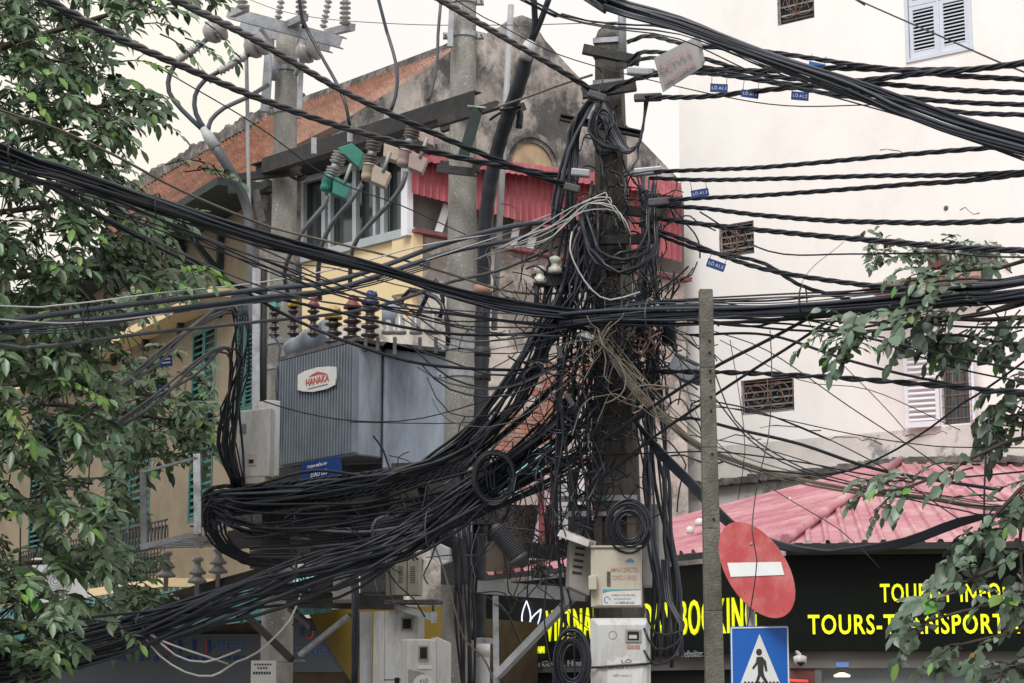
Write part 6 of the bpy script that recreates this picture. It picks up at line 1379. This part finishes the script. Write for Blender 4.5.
# brown wires
BG = 'dusty tan wires bursting from the square pole'
for i in range(15):
    j = crnd.uniform(-1, 1); k = crnd.random(); L_ = crnd.uniform(.25, 1) if i > 7 else 1
    full = [(588+14*k, 325+10*j, 14.3), (612, 352+14*j, 14.25), (640, 385+16*j+4, 14.2), (672, 420+12*j, 14.1), (704, 446+9*j, 14), (768, 470+8*j, 13.4), (850, 488+6*j, 12.8), (930, 497+4*j, 12.2), (1040, 512+4*j, 11.4)]
    n_ = max(3, int(len(full)*L_)); cable(full[:n_], crnd.uniform(.004, .0075), K['cable_tan'] if crnd.random() < .8 or L_ < 1 else K['cable_dull'], 'dusty tan wire spilling down right from the square pole', BG, seg=.1)
for pts in ([(600, 340, 14.1), (606, 360, 14.05), (604, 376, 14.05), (612, 384, 14.05)], [(618, 360, 14.1), (626, 380, 14.05), (620, 396, 14), (604, 404, 14)], [(598, 330, 14.1), (603, 345, 14), (610, 352, 14), (640, 380, 14), (655, 390, 14), (668, 385, 14)], [(625, 402, 14.1), (640, 386, 14), (672, 388, 14), (700, 398, 14), (704, 410, 14)]):
    cable(pts, .006, K['cable_tan'], 'short tan wire end curling in front of the square pole', 'curling tan wire ends', seg=.05, cat='wire', name='wire')
for i in range(6):
    cable([(470+i*9, 262-i*3, 14.7), (515+i*4, 238+i*1.5, 14.5), (550, 224+i*2.5, 14.4), (575, 208+i*2, 14.3), (590, 199+i*2, 14.25), (602+i*3, 192+i*4, 14.2), (606+i*5, 200+i*7, 14.2)], .0042, K['cable_white'], 'pale wire in the small bunch left of the square pole at awning height', 'pale wires at awning height', cat='wire', name='wire', jit=2.5)
cable([(572, 232, 14.3), (570, 250, 14.2), (578, 270, 14.2), (592, 290, 14.2), (610, 300, 14.2), (640, 292, 14.2)], .006, K['cable_white'], 'pale wire looping down in front of the porcelain insulators', cat='wire', name='wire')
# lines at right going low
RL = 'thin lines fanning right below the level bundle'
low = [([(690, 335, 14), (768, 335, 13.2), (851, 361, 12.6), (935, 381, 12), (1040, 396, 11)], .010), ([(700, 322, 14), (800, 325, 13), (900, 345, 12.3), (1040, 372, 11)], .008), ([(690, 318, 14), (768, 319, 13.2), (920, 324, 12), (1040, 327, 11)], .008),
       ([(700, 320, 14), (790, 330, 13.2), (880, 330, 12.4), (960, 318, 11.8), (1040, 300, 11)], .009), ([(560, 470, 14.7), (640, 415, 14.2), (706, 372, 13.6), (768, 340, 13.2), (820, 312, 12.8)], .012), ([(575, 500, 14.7), (650, 440, 14.2), (730, 385, 13.5), (800, 340, 13), (830, 320, 12.8)], .010),
       ([(710, 330, 13.6), (768, 351, 13.2), (850, 407, 12.8), (925, 456, 12.4), (985, 500, 12)], .004), ([(690, 400, 13.8), (768, 416, 13.2), (900, 442, 12.4), (1040, 448, 11.6)], .004), ([(690, 405, 13.8), (768, 415, 13.2), (870, 460, 12.6), (960, 520, 12)], .004),
       ([(760, 470, 13.3), (830, 474, 13), (880, 458, 12.6), (930, 428, 12.2), (960, 405, 12), (1040, 350, 11.4)], .007), ([(670, 424, 14.2), (690, 418, 14), (740, 430, 13.6), (800, 444, 13.2), (880, 470, 12.6), (1000, 490, 11.8)], .012),
       ([(600, 455, 14.8), (660, 453, 14.2), (720, 452, 13.7), (800, 462, 13.1), (900, 478, 12.3), (1040, 470, 11.3)], .006), ([(690, 435, 14), (768, 450, 13.4), (860, 478, 12.8), (960, 498, 12), (1040, 500, 11.4)], .004),
       ([(720, 340, 13.6), (800, 380, 13), (870, 390, 12.6), (960, 430, 12)], .003), ([(730, 340, 13.6), (740, 400, 13.5), (745, 450, 13.4), (738, 500, 13.4)], .003), ([(845, 240, 20), (800, 300, 13.2), (905, 430, 12.6)], .003),
       ([(668, 318, 14.2), (760, 326, 13.4), (810, 305, 13), (860, 310, 12.6)], .009), ([(690, 410, 14.0), (700, 400, 13.7), (760, 412, 13.4), (830, 440, 13)], .006), ([(675, 345, 14.1), (700, 420, 13.5), (760, 480, 13), (840, 530, 12.6), (880, 568, 12.4)], .003),
       ([(690, 300, 14.2), (720, 302, 13.8), (780, 315, 13.2), (850, 330, 12.8), (930, 360, 12.2), (1040, 385, 11.2)], .006), ([(640, 320, 14.4), (700, 380, 13.8), (750, 440, 13.3), (800, 470, 13), (880, 492, 12.4), (960, 510, 11.8), (1040, 520, 11.2)], .005),
       ([(620, 300, 14.5), (700, 350, 13.8), (735, 420, 13.4), (790, 462, 13), (850, 482, 12.6), (930, 500, 12), (1040, 508, 11.3)], .005)]
for i, (pts, r) in enumerate(low): cable(pts, r, K['cable'] if r > .005 else K['cable_dull'], 'thin dark line fanning right from the square pole below the level bundle', RL, name='wire')
for i in range(4):
    cable([(634+i, 420+i, 14.6), (660, 448+i*3, 14.3), (690, 478+i*3, 13.8), (720, 510+i*3, 13.4), (745, 530+i*2, 13.2), (800, 548+i*1.5, 13), (850, 552-i, 12.8), (905, 545-i*2, 12.5), (960, 525-i*2, 12.1), (1000, 515, 11.8), (1050, 516, 11.4)], .013, K['cable'], 'thick black cable diving behind the square post and sagging along the pink eave', 'cables sagging along the pink eave')
cable([(745, 640, 12.7), (752, 600, 12.3), (757, 560, 12.3), (752, 530, 12.3), (758, 480, 12.5), (768, 440, 12.7), (772, 380, 12.8), (770, 330, 12.9)], .0035, K['cable'], 'hair-thin black wire dangling in front of the no-entry disc', name='wire', cat='wire')
cable([(990, 410, 11.5), (985, 470, 11.5), (983, 540, 11.5), (975, 580, 11.5)], .006, K['cable'], 'black wire hanging straight down among the right tree leaves', name='wire', cat='wire')
# cables at bottom centre and down the middle pole
bundle([(352, 560, 16.1, 3), (355, 600, 16, 3), (357, 640, 16, 3), (356, 700, 16, 3)], 4, 'black cable dropping left of the tall meter cabinet', 'cables left of the tall meter cabinet', r=(.013, .018), mats=[K['cable']])
bundle([(462, 520, 16.7, 9), (464, 570, 16.7, 7), (466, 620, 16.7, 7), (468, 700, 16.7, 7)], 7, 'black cable down the foot of the middle pole', 'cables down the middle pole foot', r=(.008, .014), mats=[K['cable']])
cable([(432, 540, 16), (444, 570, 15.8), (455, 610, 15.7), (465, 640, 15.7), (482, 656, 15.7), (492, 676, 15.7), (500, 700, 15.7)], .008, K['cable_tan'], 'tan wire hanging in a slack curve in front of the middle pole foot', name='wire', cat='wire')
cable([(376, 545, 15.4), (372, 532, 15.3), (376, 520, 15.3), (388, 516, 15.4)], .012, K['cable_grey'], 'grey cable hoop standing out of the dark bundle above the boxes', name='wire', cat='wire')
for i in range(7):     # between platform and pole
    j = crnd.uniform(-1, 1); cable([(250, 545+12*j, 17), (320, 540+16*j, 16.4), (400, 530+14*j, 16), (470, 505+16*j, 15.6), (530, 475+20*j, 15.2), (590, 440+22*j, 14.9)], crnd.uniform(.006, .013), crnd.choice(BLK), 'dark cable slung between platform and square pole', 'cables slung between platform and square pole')
# side lines crossing gap left of the pole
for i in range(9):
    y = 330+i*11+crnd.uniform(-5, 5); cable([(392+i*5, y-26+crnd.uniform(-8, 8), 14.6), (450, y+crnd.uniform(-5, 12), 14.6), (510, y+crnd.uniform(0, 14), 14.5), (590, 325+i*5, 14.6)], crnd.uniform(.004, .008), crnd.choice(BLK+[K['cable_grey']]), 'thin cable stretched between the transformer top and the square pole', 'thin cables from transformer to square pole')
# ================= fine tangle nobody could count =================
def tangle(m, n, cx, cy, sx, sy, Y, sY, rr, ln, seed):
    rj = random.Random(seed)
    for i in range(n):
        x, y, Yq = rj.gauss(cx, sx), rj.gauss(cy, sy), rj.gauss(Y, sY); a = rj.uniform(0, 6.28); pts = []
        st = rj.uniform(*ln)
        for k in range(rj.randint(4, 8)):
            pts.append(P(x, y, Yq)); a += rj.gauss(0, .6); x += st*math.cos(a); y += st*math.sin(a)*1.2; Yq += rj.gauss(0, .06); Yq = max(Yq, 14.05)
        m.tube(catmull(pts, .07), rj.uniform(*rr), 5, caps=False)
def tg1(m):
    tangle(m, 70, 612, 322, 24, 9, 14.5, .15, (.004, .008), (5, 14), 1); tangle(m, 45, 573, 400, 14, 38, 14.7, .2, (.004, .008), (5, 15), 2)
    tangle(m, 90, 650, 350, 10, 48, 14.6, .15, (.004, .009), (5, 15), 3); tangle(m, 26, 608, 205, 22, 14, 14.6, .12, (.004, .008), (4, 11), 4)
    tangle(m, 55, 562, 480, 24, 35, 14.8, .2, (.003, .006), (6, 20), 5); tangle(m, 36, 530, 530, 22, 18, 15, .2, (.003, .006), (7, 20), 6)
    tangle(m, 16, 655, 215, 12, 14, 14.6, .12, (.004, .008), (4, 12), 7); tangle(m, 55, 585, 380, 9, 60, 14.5, .1, (.004, .009), (5, 14), 9)
    tangle(m, 22, 400, 524, 45, 7, 16.2, .3, (.004, .009), (8, 20), 20); tangle(m, 14, 270, 530, 24, 9, 17.0, .2, (.004, .009), (7, 12), 21); tangle(m, 24, 490, 490, 24, 18, 15.2, .2, (.003, .007), (8, 20), 22)
    tangle(m, 26, 540, 300, 22, 24, 14.7, .15, (.003, .006), (6, 16), 10); tangle(m, 16, 603, 128, 7, 22, 14.6, .08, (.004, .008), (3, 8), 15)
t = one(tg1, 'wire_tangle', K['cable']); tag(t, 'dense thicket of fine black wires matted around the dark square pole', 'wire tangle', kind='stuff')
t = one(lambda m: (tangle(m, 9, 636, 385, 12, 10, 14.2, .1, (.003, .005), (5, 13), 11), tangle(m, 20, 602, 345, 11, 11, 14.15, .1, (.003, .005), (5, 14), 12)), 'wire_tangle', K['cable_tan']); tag(t, 'matted tan wire ends sticking out of the black thicket', 'wire tangle', kind='stuff')
t = one(lambda m: tangle(m, 20, 645, 362, 5, 24, 14.3, .1, (.004, .008), (4, 10), 14), 'wire_tangle', K['copper']); tag(t, 'scraps of reddish bare wire caught in the black thicket', 'wire tangle', kind='stuff')
# splice blocks in tangle
for i, (x, y, a, lab) in enumerate(((628, 318, 10, 'small silver splice in the tangle, left of centre on the square pole'), (653, 308, -15, 'small silver splice near the top of the tangle'), (588, 336, 20, 'small silver splice at the left edge of the tangle'), (570, 400, 60, 'black splice box low left in the tangle'), (560, 352, 80, 'black splice box beside the brick patch'))):
    f = Fr(P(x, y, 14.2), 0, 0, a); o = one(lambda m: [m.box(f, -.05, .05, 0, .05, -.02, .02)], 'splice', K['silver_box'] if 'silver' in lab else K['rubber'], bevel=.008); tag(o, lab, 'splice')
# ================= trees =================
def leaf(m, p, d, nrm, L, W, curl):
    d = d.normalized(); s = d.cross(nrm)
    if s.length < .05: s = d.orthogonal()
    s.normalize(); n = s.cross(d).normalized()
    def q(t, w, h): return p+d*(L*t)+s*(W*w)+n*(L*(h-curl*t*t))
    b = len(m.v)
    m.v += [q(0, 0, 0), q(.3, .42, .05), q(.68, .40, .04), q(1, 0, -.04), q(.68, -.40, .04), q(.3, -.42, .05), q(.33, 0, -.02), q(.68, 0, -.03)]
    for f in ((0, 6, 1), (1, 6, 7, 2), (2, 7, 3), (0, 5, 6), (5, 4, 7, 6), (4, 3, 7)): m.f.append(tuple(b+i for i in f)); m.sm.append(True)
def spray(rj, leaves, twigs, p, d, L, size, nl, sag=.35):
    pts = []; n = 5; q = p.copy(); dd = d.normalized()
    for i in range(n+1): pts.append(q.copy()); q = q+dd*(L/n); dd = (dd+Vector((rj.uniform(-.15, .15), rj.uniform(-.15, .15), -sag/n*2+rj.uniform(-.12, .12)))).normalized()
    twigs.tube(pts, [.006*(1-.7*i/n) for i in range(n+1)], 4, caps=False)
    for k in range(nl):
        t = (k+.5)/nl*.85+.15; i = min(int(t*n), n-1); c = pts[i].lerp(pts[i+1], t*n-i); ax = (pts[i+1]-pts[i]).normalized()
        side = ax.cross(Vector((0, 0, 1))); side = side.normalized() if side.length > .05 else Vector((1, 0, 0))
        sg = 1 if k % 2 else -1
        dl = (ax*rj.uniform(.3, .9)+side*sg*rj.uniform(.5, 1)+Vector((0, 0, rj.uniform(-.6, .35)))).normalized()
        nn = Vector((rj.uniform(-.5, .5), rj.uniform(-.9, .1), rj.uniform(.3, 1))).normalized()
        s = size*rj.choice((rj.uniform(.45, .9), rj.uniform(.8, 1.25)))
        lay = leaves[0] if rj.random() > leaves[3] else (leaves[1] if rj.random() < .88 else leaves[2])
        leaf(lay, c, dl, nn, s, s*rj.uniform(.40, .52)*WK[0], rj.uniform(.05, .3))
    lay = leaves[0] if rj.random() > leaves[3]*2.5 else leaves[1]
    leaf(lay, pts[-1], dd, Vector((0, -.5, 1)), size, size*.45, .15)
WK = [1.0]
def inpoly(x, y, poly):
    c = False; j = len(poly)-1
    for i in range(len(poly)):
        xi, yi = poly[i]; xj, yj = poly[j]
        if (yi > y) != (yj > y) and x < (xj-xi)*(y-yi)/(yj-yi)+xi: c = not c
        j = i
    return c
# ---- left tree ----
rj = random.Random(31)
base = Vector((-6.6, 15.0, 0))
lt = root('street_tree', base, 'large broad-leaved tree filling the left edge, in front of the ochre house', 'tree')
lv = [MB(), MB(), MB(), .03]; tw = MB(); tb_ = MB(); lb_ = []
trunk = catmull([base, base+Vector((.1, .05, 1.2)), base+Vector((0, 0, 2.6)), base+Vector((.25, -.1, 4)), base+Vector((.3, -.1, 5.6)), base+Vector((.6, 0, 7.6))], .4)
tb_.tube([base-Vector((0, 0, .2))]+trunk, [.3]+[.24-.15*i/len(trunk) for i in range(len(trunk))], 12)
tb_.build('trunk', K['bark'], lt)
sil = [(-60, -40), (218, -40), (205, 5), (120, 18), (108, 50), (112, 78), (150, 92), (158, 104), (138, 118), (118, 135), (108, 155), (135, 172), (150, 190), (168, 205), (182, 218), (170, 235), (176, 262), (205, 272), (185, 288), (150, 300), (125, 318), (135, 340), (175, 352), (205, 380), (212, 408), (206, 432), (200, 455), (165, 470), (138, 492), (140, 545), (150, 585), (160, 598), (130, 625), (70, 640), (20, 660), (-60, 670)]
gaps = [(15, 322, 26, 11), (70, 520, 12, 30), (30, 545, 20, 18), (125, 530, 18, 30), (70, 400, 12, 8), (55, 250, 8, 5), (120, 330, 14, 14), (14, 205, 26, 10), (48, 190, 10, 9), (75, 585, 22, 20), (90, 470, 14, 12), (20, 470, 12, 14)]
cl = []
tries = 0
while len(cl) < 1080 and tries < 60000:
    tries += 1; x, y = rj.uniform(-60, 216), rj.uniform(-40, 665)
    if not inpoly(x, y, sil): continue
    if any(((x-a)/c)**2+((y-b)/d)**2 < 1 for a, b, c, d in gaps): continue
    if mnoise.noise(Vector((x/38, y/38, 3))) < -.33 and rj.random() < .8: continue
    cl.append((x, y, rj.uniform(17.2, 19) if (x > 105 and y > 285) else rj.choice((rj.uniform(12.9, 14), rj.uniform(14, 16)))))
# limbs reach for a handful of hubs, each spray hangs off its nearest hub by a thin twig
hubs = [(60, 60, 14.2), (140, 5, 14), (60, 130, 14.2), (90, 200, 14.4), (150, 262, 14.6), (40, 300, 14.2), (60, 380, 14.4), (150, 395, 17.8), (90, 450, 14.8), (30, 500, 14.4), (115, 560, 18), (20, 600, 14), (130, 100, 14.4), (10, 20, 13.8), (0, 220, 13.8), (180, 420, 18), (125, 330, 17.8)]
for (x, y, Y) in hubs:
    h = P(x, y, Y); z0 = max(2.0, min(6.5, h.z*.85)); s0 = base+Vector((.15, 0, z0)); mid = s0.lerp(h, .5)+Vector((rj.uniform(-.1, .1), rj.uniform(-.2, .2), rj.uniform(.0, .3)))
    b_ = MB(); pts = catmull([s0, mid, h], .2); b_.tube(pts, [.06-.048*i/len(pts) for i in range(len(pts))], 7); b_.build('branch', K['bark'], lt)
hw_ = [P(*h) for h in hubs]
for (x, y, Y) in cl:
    p = P(x, y, Y); h = min(hw_, key=lambda q: (q-p).length); v = p-h
    if .15 < v.length < .75 and rj.random() < .45: tw.tube(catmull([h+v*.1, h+v*.6+Vector((0, 0, .04)), p-v.normalized()*.05], .15), .005, 4, caps=False)
    d = Vector((v.x*.5+.25, v.y*.4+rj.uniform(-.5, .2), rj.uniform(-.35, .35)))
    spray(rj, lv, tw, p-d.normalized()*.12, d, rj.uniform(.24, .42), rj.uniform(.09, .14), rj.randint(11, 17), .4)
# a few sprays that show clear against the sky
for (x, y, dx, dz, Y, new) in ((118, 92, .9, .1, 11.3, 0), (126, 110, .9, -.2, 11.3, 0), (118, 62, .9, .05, 11.3, 1), (140, 24, .9, .0, 11.2, 0), (160, 34, .8, -.4, 11.2, 0), (185, 38, .7, -.3, 11.2, 0), (205, 22, .6, -.5, 11.4, 0), (165, 165, .9, .2, 12, 0), (185, 172, .9, 0.1, 12, 0), (200, 168, .8, -.1, 12, 0), (185, 270, .9, 0, 11, 1), (172, 266, .9, 0, 11, 1), (8, 60, .7, -.2, 9.4, 1), (5, 80, .8, -.4, 9.4, 1), (2, 398, .6, -.6, 9.6, 1), (45, 380, .9, 0, 10.2, 1), (20, 44, .8, .2, 9.5, 1), (190, 410, .8, -.6, 12, 1), (180, 395, .8, -.4, 12, 0), (0, 650, .8, .2, 11, 1), (95, 620, .9, -.1, 11, 0), (150, 610, .9, .1, 11.5, 0), (200, 605, .9, .1, 12, 0)):
    lvv = [lv[1], lv[1], lv[1], 0] if new else lv
    spray(rj, lvv, tw, P(x, y, Y+(6 if (x > 120 and y > 285) else 2.3)), Vector((dx, -.2, dz)), rj.uniform(.3, .5), .105, 12, .3)
lv[0].build('crown', K['leaf'], lt); lv[1].build('fresh_leaves', K['leaf_new'], lt); lv[2].build('withered_leaves', K['leaf_old'], lt); tw.build('twigs', K['bark'], lt)
# ---- right tree ----
rj = random.Random(77); WK[0] = 1.55
base = Vector((4.6, 12.4, .12))
rt_ = root('street_tree', base, 'blue-green leafy tree reaching in from the right edge over the yellow shop lettering', 'tree')
tb_ = MB(); trunk = catmull([base, base+Vector((-.1, 0, 1.5)), base+Vector((.05, 0, 3)), base+Vector((0, .1, 4.6)), base+Vector((.1, 0, 6))], .4)
tb_.tube([base-Vector((0, 0, .2))]+trunk, [.22]+[.17-.11*i/len(trunk) for i in range(len(trunk))], 12); tb_.build('trunk', K['bark'], rt_)
lv = [MB(), MB(), MB(), .03]; tw = MB()
br = [([(1060, 322, 12), (980, 320, 12), (920, 318, 12), (870, 326, 12), (835, 333, 12)], 26, 12), ([(1060, 262, 12), (1000, 268, 12), (950, 272, 12), (905, 282, 12)], 12, 10), ([(1060, 300, 12), (990, 312, 12), (930, 322, 12), (880, 330, 12), (846, 336, 12)], 20, 13),
      ([(1060, 350, 12), (1010, 345, 12), (960, 335, 12), (910, 338, 12)], 10, 12), ([(1060, 400, 12), (1020, 395, 12), (1000, 402, 12), (990, 420, 12)], 8, 9), ([(1060, 440, 11.6), (1000, 445, 11.5), (950, 470, 11.5), (905, 488, 11.5), (886, 490, 11.5)], 12, 9),
      ([(1060, 480, 11.6), (1010, 500, 11.4), (985, 530, 11.4), (960, 560, 11.4)], 13, 18), ([(1070, 540, 11.4), (1010, 560, 11.3), (960, 585, 11.2), (935, 600, 11.1), (922, 606, 11.1)], 11, 8), ([(1070, 580, 11.4), (1010, 600, 11.2), (960, 612, 11.1), (925, 622, 11.1)], 11, 14),
      ([(1070, 610, 11.4), (1020, 630, 11.2), (980, 640, 11.1), (955, 646, 11.1)], 9, 10), ([(1070, 640, 11.4), (1040, 660, 11.3), (1010, 668, 11.2), (995, 680, 11.1)], 10, 14), ([(1070, 470, 11.4), (1030, 490, 11.2), (1020, 540, 11.2), (1025, 600, 11.1)], 26, 18), ([(1060, 330, 12), (1035, 370, 12), (1025, 410, 12), (1022, 440, 12)], 18, 12)]
for pts, n, sp_ in br:
    w = [P(*q) for q in pts]; s0 = base+Vector((0, 0, max(1.5, w[0].z*.9))); cc = catmull([s0]+w, .12); b_ = MB(); b_.tube(cc, [.03-.024*i/len(cc) for i in range(len(cc))], 6); b_.build('branch', K['bark'], rt_)
    for k in range(n):
        t = rj.uniform(.0, 1); p = lerp_line(w, t*.999)+Vector((M(rj.gauss(0, sp_*.5), 12), rj.gauss(0, .25), M(rj.gauss(0, sp_*.5), 12)))
        spray(rj, lv, tw, p, Vector((-.6+rj.uniform(-.4, .5), rj.uniform(-.5, .2), rj.uniform(-.6, .3))), rj.uniform(.18, .32), rj.uniform(.07, .12), rj.randint(6, 9), .5)
for (x, y) in ((922, 280), (925, 276), (850, 345), (838, 350)): spray(rj, [lv[1]]*3+[0], tw, P(x, y, 12), Vector((.4, -.3, .1)), .15, .07, 5, .3)
lv[0].build('crown', K['leaf_right'], rt_); lv[1].build('fresh_leaves', K['leaf_new'], rt_); lv[2].build('withered_leaves', K['leaf_old'], rt_); tw.build('twigs', K['bark'], rt_)
# small potted plants on the ledge
lw_ = MB(), MB(), MB(), .05; tw = MB(); o_ = WP.at(WP.uz(950, 272)[0], WP.uz(950, 272)[1], .4)
pr = root('ledge_plant', o_, 'straggly plant growing on the brown ledge of the white building', 'plant')
one(lambda m: m.lathe(o_, [(.14, 0), (.2, .05), (.22, .28), (.24, .3), (.2, .3)], 14), 'pot', K['terracotta'], pr)
rj = random.Random(5)
for k in range(60): spray(rj, list(lw_), tw, o_+Vector((rj.uniform(-1.3, 1.1), rj.uniform(-.2, .2), rj.uniform(.1, .5))), Vector((rj.uniform(-1, 1), -.3, rj.uniform(-.3, .5))), .4, .16, 8, .4)
lw_[0].build('foliage', K['leaf_right'], pr); tw.build('stems', K['bark'], pr)
